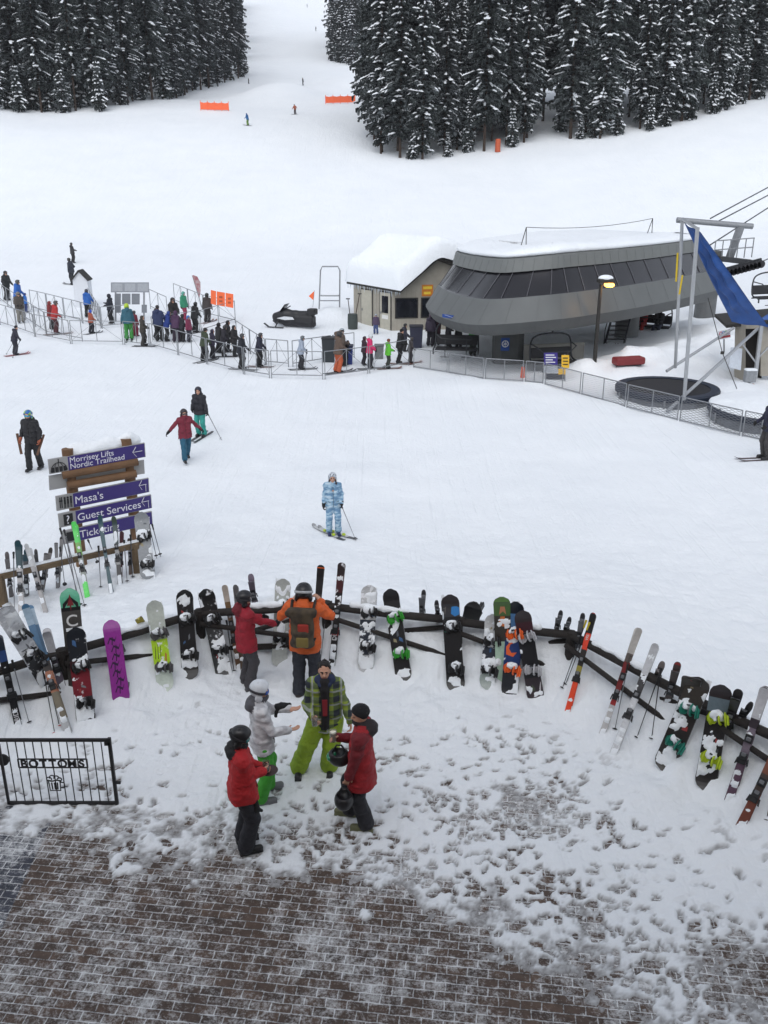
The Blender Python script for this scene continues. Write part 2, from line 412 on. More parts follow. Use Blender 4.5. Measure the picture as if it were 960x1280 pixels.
    # body: one continuous figure --------------------------------------
    rb = res if not near else .0085
    S = SDF(*lim([hd, an[1], an[-1], wr[1], wr[-1], hip], .24), rb)
    S.ell(hp(0, -.012, .035), (.076, .096, .092), HM, .02).ell(hp(0, .022, -.035), (.060, .070, .078), HM, .03).ell(hp(0, .05, -.085), (.034, .034, .030), HM, .02)
    if near and face:
        S.cone(hp(0, .088, .018), hp(0, .106, -.024), .009, .014, .012)
        S.cone(hp(-.045, .078, .030), hp(.045, .078, .030), .012, .012, .015)
        for q in (-1, 1):
            S.sub_ell(hp(q*.032, .098, .010), (.018, .012, .010), HM)
            S.ell(hp(q*.032, .083, .010), (.013, .009, .009), HM, .0, 1)
            S.ell(hp(q*.076, -.005, -.01), (.010, .02, .032), HM, .008)
            S.cone(hp(q*.018, .094, .032), hp(q*.046, .086, .032), .0065, .0055, 0, 1)
        S.cone(hp(-.022, .086, -.058), hp(.022, .086, -.058), .008, .008, .004, 2)
    S.cone(hp(0, -.02, -.06), neck-v3(0, 0, .06), .052, .06, .03)
    S.cone(neck-v3(0, 0, .05), hip, .085, .085, .03); S.cone(sh[1], sh[-1], .045, .045, .03)
    for q in (1, -1):
        S.cone(sh[q], el[q], .034, .03, .02).cone(el[q], wr[q], .030, .024, .02)
        if gl is None: hand(S, q, .024, .012, 0, True)
        else: S.ell(wr[q], (.025, .03, .025), None, .01)
        S.cone(hipj[q], kn[q], .06, .05, .03).cone(kn[q], an[q], .048, .04, .03)
        S.cone(an[q], an[q]+v3(0, .10, -.055), .035, .03, .02)
    fin(S, 'body', [SKIN, EYE, LIP] if near else [SKIN])
    # trousers -----------------------------------------------------------
    S = SDF(*lim([an[1], an[-1], kn[1], kn[-1], hip+v3(0, 0, .1)], .22), res)
    for q in (1, -1):
        S.cone(hipj[q]+v3(0, 0, .04), hipj[q]+v3(0, 0, -.06), .084*bulk, .102*bulk, .05)
        S.cone(hipj[q]-v3(0, 0, .06), kn[q], .108*baggy, .088*baggy, .04).cone(kn[q], an[q]+v3(0, 0, .01), .086*baggy, .092*baggy, .03)
    S.noise(.02, (9, 9, 14), 5); fin(S, 'trousers', [tm])
    # boots ---------------------------------------------------------------
    bm_ = mat('boot_shell', boot, .5, .15)
    for q in (1, -1):
        S = SDF(*lim([an[q], an[q]+v3(0, .2, -.1), an[q]-v3(0, .1, .1)], .08), res)
        S.cone(an[q]+v3(0, 0, .08), an[q]+v3(0, -.02, -.035), .062, .056, .03); S.cone(an[q]+v3(0, -.03, -.05), an[q]+v3(0.012*q, .17, -.055), .048, .044, .03)
        S.box(an[q]+v3(.006*q, .06, -.088), (.048, .15, .014), None, .01, .006)
        fin(S, 'boot', [bm_])
    # jacket --------------------------------------------------------------
    S = SDF(*lim([sh[1], sh[-1], el[1], el[-1], wr[1], wr[-1], neck, hip-v3(0, 0, .18)], .24), res)
    for q in (1, -1):
        hq = v3(.085*q, 0, jlen-.02); cq = tw((.095*q, 0, 1.36))
        S.cone(hq, cq, .146*bulk, .112*bulk, .06)
        S.cone(sh[q], el[q], .074*bulk, .060*bulk, .03, 2).cone(el[q], wr[q]-(wr[q]-el[q])*.02, .059*bulk, .050*bulk, .02, 2)
        S.cone(sh[q], neck, .082, .07, .06)
    S.cone(v3(0, .0, jlen-.02), hip+v3(0, 0, .1), .150*bulk, .12*bulk, .06)
    S.hem(jlen, .235*bulk)
    S.cone(neck-v3(0, 0, .02), hp(0, -.02, -.115), .083, .082, .04, 1)
    if hood: S.ell(tw((0, -.11, 1.47)), (.12, .085, .10), None, .05, 1)
    if mouth_cover: S.ell(hp(0, .02, -.085), (.085, .10, .055), HM, .03, 1)
    S.noise(.032 if near else .018, (7, 7, 17), int(h*1000) % 91); fin(S, 'jacket', [jm, cloth(collar, 'collar_fabric') if collar else jm, cloth(sleeve, 'sleeve_fabric') if sleeve else jm])
    if near:
        dk = tuple(int(k*.55) for k in jacket); zm = mat('jacket_trim', dk, .6, .1)
        def onj(x, z, back=False):
            # front surface of the jacket at (x, z): march the distance grid
            ix = int(round((x-S.lo[0])/S.h)); iz = int(round((z-S.lo[2])/S.h)); col = S.D[ix, :, iz]; js = np.where(col < 0)[0]
            if len(js) == 0: return None
            j = js[0] if back else js[-1]; return v3(x, S.lo[1]+S.h*j+(-.004 if back else .010), z)
        for nm, path, wd in (('zip', [(0, z) for z in np.linspace(jlen+.03, 1.40, 12)], .007), ('pocket_flap', [(x, .98+.25*(x-.08)) for x in np.linspace(.07, .15, 5)], .008), ('pocket_flap', [(-x, .98+.25*(x-.08)) for x in np.linspace(.07, .15, 5)], .008)):
            pts = [onj(x, z) for x, z in path]; pts = [Vector(q*s) for q in pts if q is not None]
            if len(pts) > 2 and abs(lean) < .3: b = MB(); b.tube(pts, wd*s, 5); b.build(nm, zm, root)
    # gloves --------------------------------------------------------------
    if gl is not None:
        gm = mat('glove_fabric', gl, .8, .2)
        for q in (1, -1):
            d = wr[q]-el[q]; d /= np.linalg.norm(d); c = wr[q]+d*.07
            S = SDF(c-.17, c+.17, res if not near else .010); S.cone(wr[q]-d*.05, wr[q]+d*.02, .052, .044, .02); hand(S, q, .034, .018, 0, near, 1.35); fin(S, 'glove', [gm])
    # head wear -----------------------------------------------------------
    c = hp(0, -.01, .045); rr = res if not near else .010
    if hair:
        hm = mat('hair', hair, .6, .3, 60, .6, 120)
        S = SDF(hd-.26, hd+.24, rr)
        S.ell(hp(0, -.018, .05), (.090, .105, .092), HM, .02, 0, [((0, .85, -.53), .035), ((0, 0, -1), .07)])
        if head == 'long': S.ell(hp(0, -.07, -.09), (.085, .045, .13), HM, .04); S.cone(hp(.08, .01, -.06), hp(.10, .05, -.22), .03, .02, .03); S.cone(hp(-.08, .01, -.06), hp(-.10, .05, -.22), .03, .02, .03)
        if near: S.noise(.03, 38, 4)
        fin(S, 'hair', [hm])
    if head in ('helmet', 'long'):
        S = SDF(c-.2, c+.2, rr)
        S.ell(hp(0, -.008, .04), (.118, .138, .122), HM, .0, 0, [((0, .80, -.60), .052), ((0, -.1, -1), .105)])
        if near:
            for q in (-1, 1): S.ell(hp(q*.1, -.02, -.055), (.026, .05, .055), HM, .02)
            for i in (-1, 0, 1): S.sub_ell(hp(i*.04, .02, .165), (.011, .035, .014), HM)
            for i in (-1, 1): S.sub_ell(hp(i*.05, -.06, .14), (.010, .03, .014), HM)
        else:
            for q in (-1, 1): S.ell(hp(q*.098, -.01, -.05), (.03, .06, .06), HM, .02)
        fin(S, 'helmet', [mat('helmet_shell', hc, .35, .1, 14) if not isinstance(hc, bpy.types.Material) else hc])
    elif head == 'beanie':
        S = SDF(c-.2, c+.2, rr); S.ell(hp(0, -.01, .045), (.098, .115, .108), HM, 0, 0, [((0, .6, -.8), .045)])
        S.noise(.012, 40, 2); fin(S, 'beanie', [mat('knit', hc, .95, .25, 50, .7, 90)])
    elif head == 'hood':
        S = SDF(c-.24, c+.22, rr); S.ell(hp(0, -.03, .02), (.125, .13, .145), HM, 0, 0, [((0, 1, -.1), .07)]); S.noise(.02, 14, 2); fin(S, 'hood', [jm])
    if goggles is not None and head in ('helmet', 'long', 'beanie', 'hood'):
        S = SDF(hp(0, .08, 0)-.17, hp(0, .08, 0)+.17, rr*.9); gy = .005
        S.ell(hp(0, .050, gy), (.092, .066, .042), HM, 0, 0, [((0, -1, 0), -.012)])
        g = fin(S, 'goggles', [mat('goggle_lens', goggles, .15, .2, 20, coat=.6)])
        if near:
            n = 22; b = MB(); ring = []
            for i in range(n):
                t = 2*PI*i/n; x, y = .126*math.sin(t), -.008+.146*math.cos(t); zc = .03+.018*(-math.cos(t))
                if y > .075: continue
                ring.append((x, y, zc))
            ring.sort(key=lambda p: math.atan2(p[0], -p[1]))
            rg = [[hp(x*k, y*k, z+dz)*s for x, y, z in ring] for k, dz in ((1.0, -.018), (1.035, -.016), (1.035, .016), (1.0, .018))]
            b.loft(rg, 0, False); b.build('goggle_strap', mat('strap_webbing', strap, .7, .2, 60), g if False else root, True)
    root.location = at; root.rotation_euler = (0, 0, psi)
    ORG[root.name] = Vector((0, 0, 0))
    M = Matrix.Translation(Vector(at)) @ Matrix.Rotation(psi, 4, 'Z')
    W = lambda p: M @ Vector(p*s)
    dirs = {q: (wr[q]-el[q])/np.linalg.norm(wr[q]-el[q]) for q in (1, -1)}
    info = dict(root=root, M=M, s=s, hand={q: W(wr[q]+dirs[q]*.08) for q in (1, -1)}, wrist={q: W(wr[q]) for q in (1, -1)}, elbow={q: W(el[q]) for q in (1, -1)}, ankle={q: W(an[q]) for q in (1, -1)}, sole={q: W(an[q]-v3(0, 0, .10)) for q in (1, -1)},
                fwd=Vector((-math.sin(psi), math.cos(psi), 0)), right=Vector((math.cos(psi), math.sin(psi), 0)), neck=W(neck), chest=W(chest), head=W(hd))
    return info
# ------------------------------------------------------------------ skis, poles, boards
def band_at(bands, t):
    for e, c in bands:
        if t <= e: return c
    return bands[-1][1]
def ski_shape(L, w, n=26):
    """outline rows: (t along, half width, lift of the tip)"""
    rows = []
    for i in range(n+5):
        t = i/n if i < n-1 else (n-1+(i-n+1)/5)/n; u = t*L; d = L-u
        hw = w*.5*(.80+.28*abs(t-.47)**1.3*2.2)
        if d < .065: hw *= math.sqrt(max(0.0, 1-((.065-d)/.067)**2.4))+.03
        if u < .05: hw *= .72+.28*(u/.05)
        lift = 0.07*max(0, (t-.86)/.14)**1.7+.012*max(0, (.05-t)/.05)
        rows.append((u, hw, lift))
    return rows
def plank(rows, base, up, wid, nor, thick):
    """strip with thickness along `up` from base"""
    rings = []
    for u, hw, lift in rows:
        c = base+up*u+nor*lift
        rings.append([c-wid*hw, c+wid*hw, c+wid*hw+nor*thick, c-wid*hw+nor*thick])
    return rings
def bandmats(bands, pre, snow=0.0):
    ms = []; ix = {}
    for e, c in bands:
        k = tuple(c) if not isinstance(c, str) else c
        if k not in ix: ix[k] = len(ms); ms.append(board_top(pre, k, snow))
    return ms, ix
def board_top(pre, c, snow):
    """lacquered topsheet of one colour with scratches and clinging snow in patches"""
    nm = '%s_topsheet' % pre; key = (nm, tuple(c), round(snow, 2))
    if key in _M: return _M[key]
    m = bpy.data.materials.new(nm); m.use_nodes = True; nt = m.node_tree; N = nt.nodes; L = nt.links
    b = N['Principled BSDF']; b.inputs['Roughness'].default_value = .35
    tc = N.new('ShaderNodeTexCoord'); n1 = N.new('ShaderNodeTexNoise'); n1.inputs['Scale'].default_value = 22; n1.inputs['Detail'].default_value = 3
    L.new(tc.outputs['Object'], n1.inputs['Vector'])
    mx = N.new('ShaderNodeMix'); mx.data_type = 'RGBA'; k = srgb(*c)
    mx.inputs['A'].default_value = tuple(x*.8 for x in k)+(1,); mx.inputs['B'].default_value = tuple(min(1, x*1.25) for x in k)+(1,)
    L.new(n1.outputs['Fac'], mx.inputs['Factor'])
    n2 = N.new('ShaderNodeTexNoise'); n2.inputs['Scale'].default_value = 7; n2.inputs['Detail'].default_value = 6; n2.inputs['Roughness'].default_value = .65
    L.new(tc.outputs['Object'], n2.inputs['Vector'])
    cr = N.new('ShaderNodeValToRGB'); th = .80-snow*.34; cr.color_ramp.elements[0].position = th-.02; cr.color_ramp.elements[1].position = th+.03
    L.new(n2.outputs['Fac'], cr.inputs['Fac'])
    m2 = N.new('ShaderNodeMix'); m2.data_type = 'RGBA'; m2.inputs['B'].default_value = (.82, .84, .87, 1)
    L.new(cr.outputs['Color'], m2.inputs['Factor']); L.new(mx.outputs['Result'], m2.inputs['A']); L.new(m2.outputs['Result'], b.inputs['Base Color'])
    rg = N.new('ShaderNodeMath'); rg.operation = 'MULTIPLY_ADD'; rg.inputs[1].default_value = .4; rg.inputs[2].default_value = .35; L.new(cr.outputs['Color'], rg.inputs[0]); L.new(rg.outputs[0], b.inputs['Roughness'])
    _M[key] = m
    return m
EDGE = mat('steel_edge', (90, 92, 96), .35, .1, metal=.6)
BIND = mat('binding_plastic', (30, 31, 34), .5, .3, 25); BINDG = mat('binding_metal', (120, 122, 126), .4, .2, metal=.5)
def ski(parent, base, up, wid, nor, L, w, bands, snow=.15, binding=True, n=26, letters=None):
    rows = ski_shape(L, w, n); rings = plank(rows, base, up, wid, nor, .012)
    ms, ix = bandmats(bands, 'ski', snow); ms = ms+[EDGE]
    b = MB(); V = [p for r in rings for p in r]; Fc = []; mi = []
    for i in range(len(rings)-1):
        t = (i+.5)/(len(rings)-1); c = band_at(bands, t); c = tuple(c)
        for k in range(4):
            Fc.append((i*4+k, i*4+(k+1) % 4, (i+1)*4+(k+1) % 4, (i+1)*4+k)); mi.append(ix[c] if k in (0, 2) else len(ms)-1)
    Fc += [(3, 2, 1, 0), tuple((len(rings)-1)*4+k for k in range(4))]; mi += [0, 0]
    o = mesh_obj('ski', V, Fc, ms, parent, mi)
    if binding:
        M = Matrix((wid, up, nor)).transposed()
        for tt, ln, ht in ((.40, .15, .055), (.565, .11, .05)):
            q = MB(); c = base+up*(L*tt)+nor*(.012+ht/2)
            q.box(c-nor*(ht/2-.012), (w*.85, ln, .024), M, 0, .005); q.box(c+up*(.03 if tt < .5 else -.02), (w*.8, ln*.5, ht), M, 0, .012)
            q.box(c+nor*ht*.35+up*(.06 if tt < .5 else 0), (w*.5, .05, .03), M, 1, .008)
            if tt < .5:
                for sg in (-1, 1): q.beam(c+wid*sg*w*.5, c+wid*sg*(w*.62)-up*.09, .012, .012, m=0)
            q.build('binding', [BIND, BINDG], o)
    if letters:
        for (txt, t0, size, col) in letters:
            text_mesh('lettering', txt, size, base+up*(L*t0)-wid*(size*.36)*-1+nor*.0135, up, -wid, mat('print_ink', col, .5, .05), o, .0006, bold=.001)
    return o
def pole(label, a, b, col=(40, 40, 44), group=None, grip=(25, 25, 27), basket=(30, 30, 32), r=.008):
    """a: grip end, b: tip"""
    a = Vector(a); b = Vector(b); d = (b-a).normalized()
    root = thing('ski_pole', label, 'ski pole', b, group)
    m = MB(); m.tube([a+d*.12, b], [r*1.1, r*.6], 6); m.build('shaft', mat('pole_shaft', col, .35, .1, metal=.3), root)
    m = MB(); m.tube([a, a+d*.02, a+d*.06, a+d*.13], [r*2.1, r*2.4, r*1.9, r*1.8], 8); m.build('grip', mat('pole_grip', grip, .7, .1), root)
    p = b-d*.07; m = MB(); m.tube([p-d*.008, p, p+d*.008], [.018, .042, .016], 10); m.build('basket', mat('pole_basket', basket, .6, .1), root)
    return root
# ------------------------------------------------------------------ terrain
RAILPX = [(-15, 842), (0, 838), (62, 820), (125, 803), (185, 787), (247, 767), (327, 748), (370, 750), (412, 757), (477, 761), (553, 774), (670, 789), (716, 794), (776, 826), (870, 875), (913, 896), (975, 922)]
RAILW = [Wz(u, v, 1.1) for u, v in RAILPX]
_e0 = RAILW[0]+(RAILW[0]-RAILW[2]).normalized()*6; _e1 = RAILW[-1]+(RAILW[-1]-RAILW[-3]).normalized()*6
POLY = np.array([_e0[:2]]+[p[:2] for p in RAILW]+[_e1[:2]])
def rail_sd(x, y):
    """signed distance to the log rail: positive on the piste side"""
    x = np.asarray(x, float); y = np.asarray(y, float); best = np.full(x.shape, 1e9); sg = np.ones(x.shape)
    for a, b in zip(POLY[:-1], POLY[1:]):
        d = b-a; L = d@d; t = np.clip(((x-a[0])*d[0]+(y-a[1])*d[1])/L, 0, 1)
        q = np.hypot(x-a[0]-t*d[0], y-a[1]-t*d[1]); c = d[0]*(y-a[1])-d[1]*(x-a[0])
        m = q < best-1e-9; best = np.where(m, q, best); sg = np.where(m, np.sign(c), sg)
    return best*sg
def rail_pt(x):
    """point of the rail (z = 1.1) above the plan x"""
    for a, b in zip(RAILW[:-1], RAILW[1:]):
        if a.x <= x <= b.x or b.x <= x <= a.x:
            return a.lerp(b, (x-a.x)/(b.x-a.x+1e-9))
    return RAILW[0] if x < RAILW[0].x else RAILW[-1]
_TY = [0, 40, 50, 60, 77, 90, 100, 113, 130, 150, 190, 250, 350, 420, 600, 900]
_TZ = [.30, .30, .6, 1.2, 2.6, 6.0, 9.0, 12.6, 16.2, 18.8, 24.8, 36, 58, 77, 131, 190]
_ty = np.linspace(0, 900, 1801); _tz = np.interp(_ty, _TY, _TZ)
_k = np.exp(-.5*(np.arange(-30, 31)*.5/4.5)**2); _k /= _k.sum(); _tzs = np.convolve(np.pad(_tz, 30, 'edge'), _k, 'valid')
MOUNDS = [(8.3, 35.9, .75, 1.0), (9.6, 36.6, .5, 1.3), (11.0, 37.4, .75, 1.5), (12.4, 38.2, .6, 1.6), (13.8, 39.2, .8, 1.7), (15.4, 40, .7, 1.8), (9.9, 34.6, .3, .9), (11.8, 35.4, .3, 1.1), (6.4, 34.9, .35, 1.0), (12.6, 32.6, .45, 1.6), (13.2, 29.6, .35, 1.6), (-2.6, 50.5, .6, 1.4), (3.6, 34.4, .25, 1.3), (9.0, 31.2, .3, 1.5), (17.5, 45, 1.0, 3)]
def terrain(x, y):
    x = np.asarray(x, float); y = np.asarray(y, float)
    z = np.interp(y, _ty, _tzs)
    z = z+np.clip(x-8, 0, 60)*.075*sstep(62, 105, y)*(1-sstep(150, 220, y))
    z = z+np.clip(-x-16, 0, 60)*.04*sstep(80, 120, y)
    z = z+(fbm(x*.05, y*.05, 3, 3)-.5)*1.6*sstep(55, 120, y)
    z = z+2.2*np.exp(-((x+6)/7)**2-((y-168)/9)**2)+2.5*np.exp(-((x+16)/6)**2-((y-150)/10)**2)
    for mx, my, mh, ms in MOUNDS: z = z+.62*mh*(1/(1+(((x-mx)**2+(y-my)**2)/(ms*ms))**1.6))*(.5+1.0*fbm(x*.9, y*.9, 3, 8))*(((x-mx)**2+(y-my)**2) < 60)
    d = rail_sd(x, y)
    piste = z+.50*(1-sstep(.0, 6.0, d))+(fbm(x*.9, y*.9, 4, 9)-.5)*.10*(1-sstep(14, 60, y)*.5)
    piste = piste+(fbm(x*3.2, y*3.2, 3, 71)-.5)*.085*(1-sstep(15, 24, y))
    bank = (.88+(fbm(x*1.1, y*1.1, 3, 21)-.5)*.36)*sstep(-.68, .34, d)**1.2+.24*sstep(-1.8, -.4, d)*(fbm(x*2.5, y*2.5, 3, 5))
    s = sstep(.12, .8, d)
    return bank*(1-s)+piste*s
def G(x, y): return float(terrain(np.array([x]), np.array([y]))[0])
def at(u, v, dz=0.0):
    """ground point seen at pixel (u, v)"""
    d = ray(u, v); t = 3.0; prev = 0
    ts = np.concatenate([np.arange(4, 60, .05), np.arange(60, 900, .4)])
    P = CAM+ts[:, None]*d; g = terrain(P[:, 0], P[:, 1]); k = np.argmax(P[:, 2] < g)
    a, b = (P[k-1], P[k]) if k > 0 else (P[-1], P[-1])
    ga = a[2]-terrain(a[:1], a[1:2])[0]; gb = b[2]-terrain(b[:1], b[1:2])[0]; t = ga/(ga-gb+1e-9)
    p = a+(b-a)*t; return Vector((p[0], p[1], p[2]+dz))
# brick area: snow starts beyond this curve
_bpx = [(-300, 1000), (0, 1030), (150, 1045), (300, 1068), (430, 1082), (500, 1105), (580, 1150), (650, 1190), (710, 1222), (770, 1256), (830, 1290), (960, 1360), (1200, 1440)]
_bw = [Wz(u, v, 0) for u, v in _bpx]; _bx = np.array([p.x for p in _bw]); _by = np.array([p.y for p in _bw])
def plaza_snow(x, y):
    m = y-np.interp(x, _bx, _by)                     # metres beyond the swept brick
    p = Wz(935, 1240, 0); q = Wz(690, 1135, 0); r_ = Wz(640, 1010, 0)
    m = np.minimum(m, np.hypot((x-p.x)/1.0, (y-p.y)/.7)*1.2-.45)
    m = np.minimum(m, .28+np.hypot((x-q.x)/1.4, (y-q.y)/.8)*.7)
    m = np.minimum(m, .40+np.hypot((x-r_.x)/1.6, (y-r_.y)/.8)*.6)
    n = fbm(x*1.7, y*1.7, 5, 41, .6)-.5; n2 = fbm(x*8, y*8, 4, 47, .72)-.5
    cover = np.clip(m, 0, 1.8)*.027+np.clip(m, -1.4, 0)*.05+n*.080+n2*.052
    cover = cover+.055*sstep(.60, .82, fbm(x*3.1, y*3.1, 5, 91, .62))*(m < .1)
    return cover+.008, m
def footprints(X, Y, h, m):
    r = np.random.default_rng(5); n = 0; tries = 0
    dx = X[1, 1]-X[1, 0]
    # prints come in walking tracks and trampled clusters
    pts = []
    for _ in range(46):
        x, y = r.uniform(-5, 5.5), r.uniform(6.6, 12.0); a = r.uniform(0, 2*PI)
        for i in range(r.integers(6, 18)):
            x += math.cos(a)*.36; y += math.sin(a)*.36; a += r.normal(0, .25); pts.append((x-math.sin(a)*.10*(-1)**i, y+math.cos(a)*.10*(-1)**i, a))
    cl = [Wz(u, v, 0) for u, v in [(655, 1020), (690, 1035), (670, 1110), (710, 1130), (780, 1190), (830, 1210), (560, 1010), (600, 1040), (560, 1070), (890, 1170), (350, 1060), (430, 1060), (500, 1075), (540, 1095), (380, 1050), (900, 1230), (760, 960), (720, 1000), (640, 930)]]
    for c in cl:
        for _ in range(24): pts.append((c.x+r.normal(0, .38), c.y+r.normal(0, .26), r.uniform(0, 2*PI)))
    for _ in range(650): pts.append((r.uniform(-5, 5.5), r.uniform(6.6, 11.6), r.uniform(0, 2*PI)))
    xs = X[0]*0
    for x, y, a in pts:
        j = np.searchsorted(Y[:, 0], y)
        if j < 8 or j > Y.shape[0]-9: continue
        w = 9; i = np.searchsorted(X[j], x)
        if i < w+1 or i > X.shape[1]-w-2: continue
        sl = (slice(j-w, j+w+1), slice(i-w, i+w+1)); px = X[sl]-x; py = Y[sl]-y
        l = r.uniform(.045, .11); wd = r.uniform(.028, .05)
        e = np.hypot((px*math.cos(a)+py*math.sin(a))/l, (-px*math.sin(a)+py*math.cos(a))/wd)
        dep = r.uniform(.014, .07)
        h[sl] += -dep*(1-sstep(.55, 1.2, e))*(.55+.9*vnoise(px*45+x*31, py*45, None, 6))+.004*np.exp(-((e-1.3)/.25)**2)
    return h
ys = [3.0]
while ys[-1] < 15.6: ys.append(ys[-1]+(.028 if ys[-1] > 6.3 else .06))
st = .028
while ys[-1] < 760: st *= 1.0165; ys.append(ys[-1]+st)
ys = np.array(ys); ss = np.linspace(-1, 1, 560)
Wd = np.minimum(.95*ys+5.0, 420)
XG = Wd[:, None]*(.5*ss+.5*ss**3)[None, :]; YG = np.repeat(ys[:, None], len(ss), 1)
ZG = terrain(XG, YG); sd = rail_sd(XG, YG)
near = (ys < 15.6)
hp_, mm = plaza_snow(XG[near], YG[near]); hp_ = footprints(XG[near], YG[near], hp_, mm)
dn = sd[near]; fade = sstep(-1.5, -.5, dn)
zz = ZG[near]; ZG[near] = np.where(dn < 0, np.maximum(zz, 0)+np.maximum(hp_, -.03)*(1-fade)+.045*fade, zz)
lump = (fbm(XG[near]*4, YG[near]*4, 4, 61)-.5)*.05; ZG[near] += lump*sstep(-2.2, -1.0, dn)
ny, nx = XG.shape; idx = np.arange(ny*nx).reshape(ny, nx)
Q = np.stack([idx[:-1, :-1], idx[:-1, 1:], idx[1:, 1:], idx[1:, :-1]], -1).reshape(-1, 4)
thin = np.zeros_like(ZG); thin[near] = np.where(dn < 0, (1-fade)*(1-sstep(.002, .026, hp_)), 0)
g = mesh_obj('snow_ground', np.stack([XG, YG, ZG], -1).reshape(-1, 3), Q, SNOW, None, None, True); tag(g, kind='structure'); ta = g.data.attributes.new('thin', 'FLOAT', 'POINT'); ta.data.foreach_set('value', thin.astype(np.float32).reshape(-1))
def brick_mat(name, c1, c2, bias):
    m = bpy.data.materials.new(name); m.use_nodes = True; nt = m.node_tree; N = nt.nodes; L = nt.links
    b = N['Principled BSDF']; tc = N.new('ShaderNodeTexCoord'); mp = N.new('ShaderNodeMapping'); mp.inputs['Rotation'].default_value = (0, 0, R(7))
    L.new(tc.outputs['Object'], mp.inputs['Vector'])
    nd = N.new('ShaderNodeTexNoise'); nd.inputs['Scale'].default_value = 9; nd.inputs['Detail'].default_value = 2
    L.new(tc.outputs['Object'], nd.inputs['Vector'])
    va = N.new('ShaderNodeVectorMath'); va.operation = 'MULTIPLY_ADD'; va.inputs[1].default_value = (.022, .022, 0); L.new(nd.outputs['Color'], va.inputs[0]); L.new(mp.outputs['Vector'], va.inputs[2])
    br = N.new('ShaderNodeTexBrick'); br.inputs['Scale'].default_value = 1; br.inputs['Brick Width'].default_value = .216; br.inputs['Row Height'].default_value = .111
    br.inputs['Mortar Size'].default_value = .0075; br.inputs['Mortar Smooth'].default_value = .35; br.inputs['Bias'].default_value = -.1
    br.inputs['Color1'].default_value = srgb(*c1)+(1,); br.inputs['Color2'].default_value = srgb(*c2)+(1,); br.inputs['Mortar'].default_value = (.07, .065, .062, 1)
    L.new(va.outputs[0], br.inputs['Vector'])
    def nz(sc_, det, rough=.6):
        n = N.new('ShaderNodeTexNoise'); n.inputs['Scale'].default_value = sc_; n.inputs['Detail'].default_value = det; n.inputs['Roughness'].default_value = rough
        L.new(tc.outputs['Object'], n.inputs['Vector']); return n.outputs['Fac']
    def ma(op, a, b_):
        n = N.new('ShaderNodeMath'); n.operation = op
        for i, q in enumerate((a, b_)):
            if isinstance(q, (int, float)): n.inputs[i].default_value = q
            else: L.new(q, n.inputs[i])
        return n.outputs[0]
    s = ma('ADD', ma('ADD', ma('MULTIPLY', nz(.9, 3), .36), ma('MULTIPLY', nz(4.5, 5, .65), .50)), ma('MULTIPLY', nz(24, 10, .8), .74))
    s = ma('ADD', s, ma('MULTIPLY', br.outputs['Fac'], .13)); s = ma('ADD', s, bias); at_ = N.new('ShaderNodeAttribute'); at_.attribute_name = 'slush'; s = ma('ADD', s, ma('MULTIPLY', at_.outputs['Fac'], .05))
    cr = N.new('ShaderNodeValToRGB'); cr.color_ramp.elements[0].position = .80; cr.color_ramp.elements[1].position = 1.02; cr.color_ramp.elements[1].color = (.95, .95, .95, 1)
    L.new(s, cr.inputs['Fac'])
    grime = N.new('ShaderNodeMix'); grime.data_type = 'RGBA'; grime.blend_type = 'MULTIPLY'; grime.inputs['Factor'].default_value = .8
    gr = N.new('ShaderNodeValToRGB'); gr.color_ramp.elements[0].color = (.5, .5, .5, 1); gr.color_ramp.elements[1].color = (1.35, 1.3, 1.25, 1); gr.color_ramp.elements[0].position = .3; gr.color_ramp.elements[1].position = .7
    L.new(nz(6, 6), gr.inputs['Fac']); L.new(br.outputs['Color'], grime.inputs['A']); L.new(gr.outputs['Color'], grime.inputs['B'])
    mx = N.new('ShaderNodeMix'); mx.data_type = 'RGBA'; mx.inputs['B'].default_value = (.80, .815, .83, 1)
    L.new(cr.outputs['Color'], mx.inputs['Factor']); L.new(grime.outputs['Result'], mx.inputs['A']); L.new(mx.outputs['Result'], b.inputs['Base Color'])
    b.inputs['Roughness'].default_value = .6; b.inputs['Specular IOR Level'].default_value = .35
    hgt = ma('ADD', ma('MULTIPLY', br.outputs['Fac'], -.8), ma('MULTIPLY', nz(40, 4), .5)); hgt = ma('ADD', hgt, ma('MULTIPLY', cr.outputs['Color'], .8))
    bp = N.new('ShaderNodeBump'); bp.inputs['Strength'].default_value = .7; bp.inputs['Distance'].default_value = .012
    L.new(hgt, bp.inputs['Height']); L.new(bp.outputs['Normal'], b.inputs['Normal'])
    return m
gx, gy_ = np.meshgrid(np.linspace(-14, 14, 281), np.linspace(2, 12.2, 103)); gi = np.arange(gx.size).reshape(gx.shape)
o = mesh_obj('brick_paving', np.stack([gx, gy_, gx*0], -1).reshape(-1, 3), np.stack([gi[:-1, :-1], gi[:-1, 1:], gi[1:, 1:], gi[1:, :-1]], -1).reshape(-1, 4), brick_mat('brick_pavers', (97, 81, 71), (80, 69, 63), 0.02)); tag(o, kind='structure')
pm = plaza_snow(gx, gy_)[1]; at_ = o.data.attributes.new('slush', 'FLOAT', 'POINT'); at_.data.foreach_set('value', (sstep(-.45, .35, pm)+.25*(fbm(gx*1.3, gy_*1.3, 3, 77)-.5)).astype(np.float32).reshape(-1))
a, b_ = Wz(58, 1040, .004), Wz(-4, 1175, .004)
o = MB().add([(a.x, a.y+1.2, .004), (-12, a.y+1.2, .004), (-12, b_.y, .004), (b_.x, b_.y, .004), (a.x, a.y, .004)], [(0, 1, 2, 3, 4)]).build('paving_border', brick_mat('slate_pavers', (70, 74, 86), (60, 64, 74), .03)); tag(o, kind='structure')
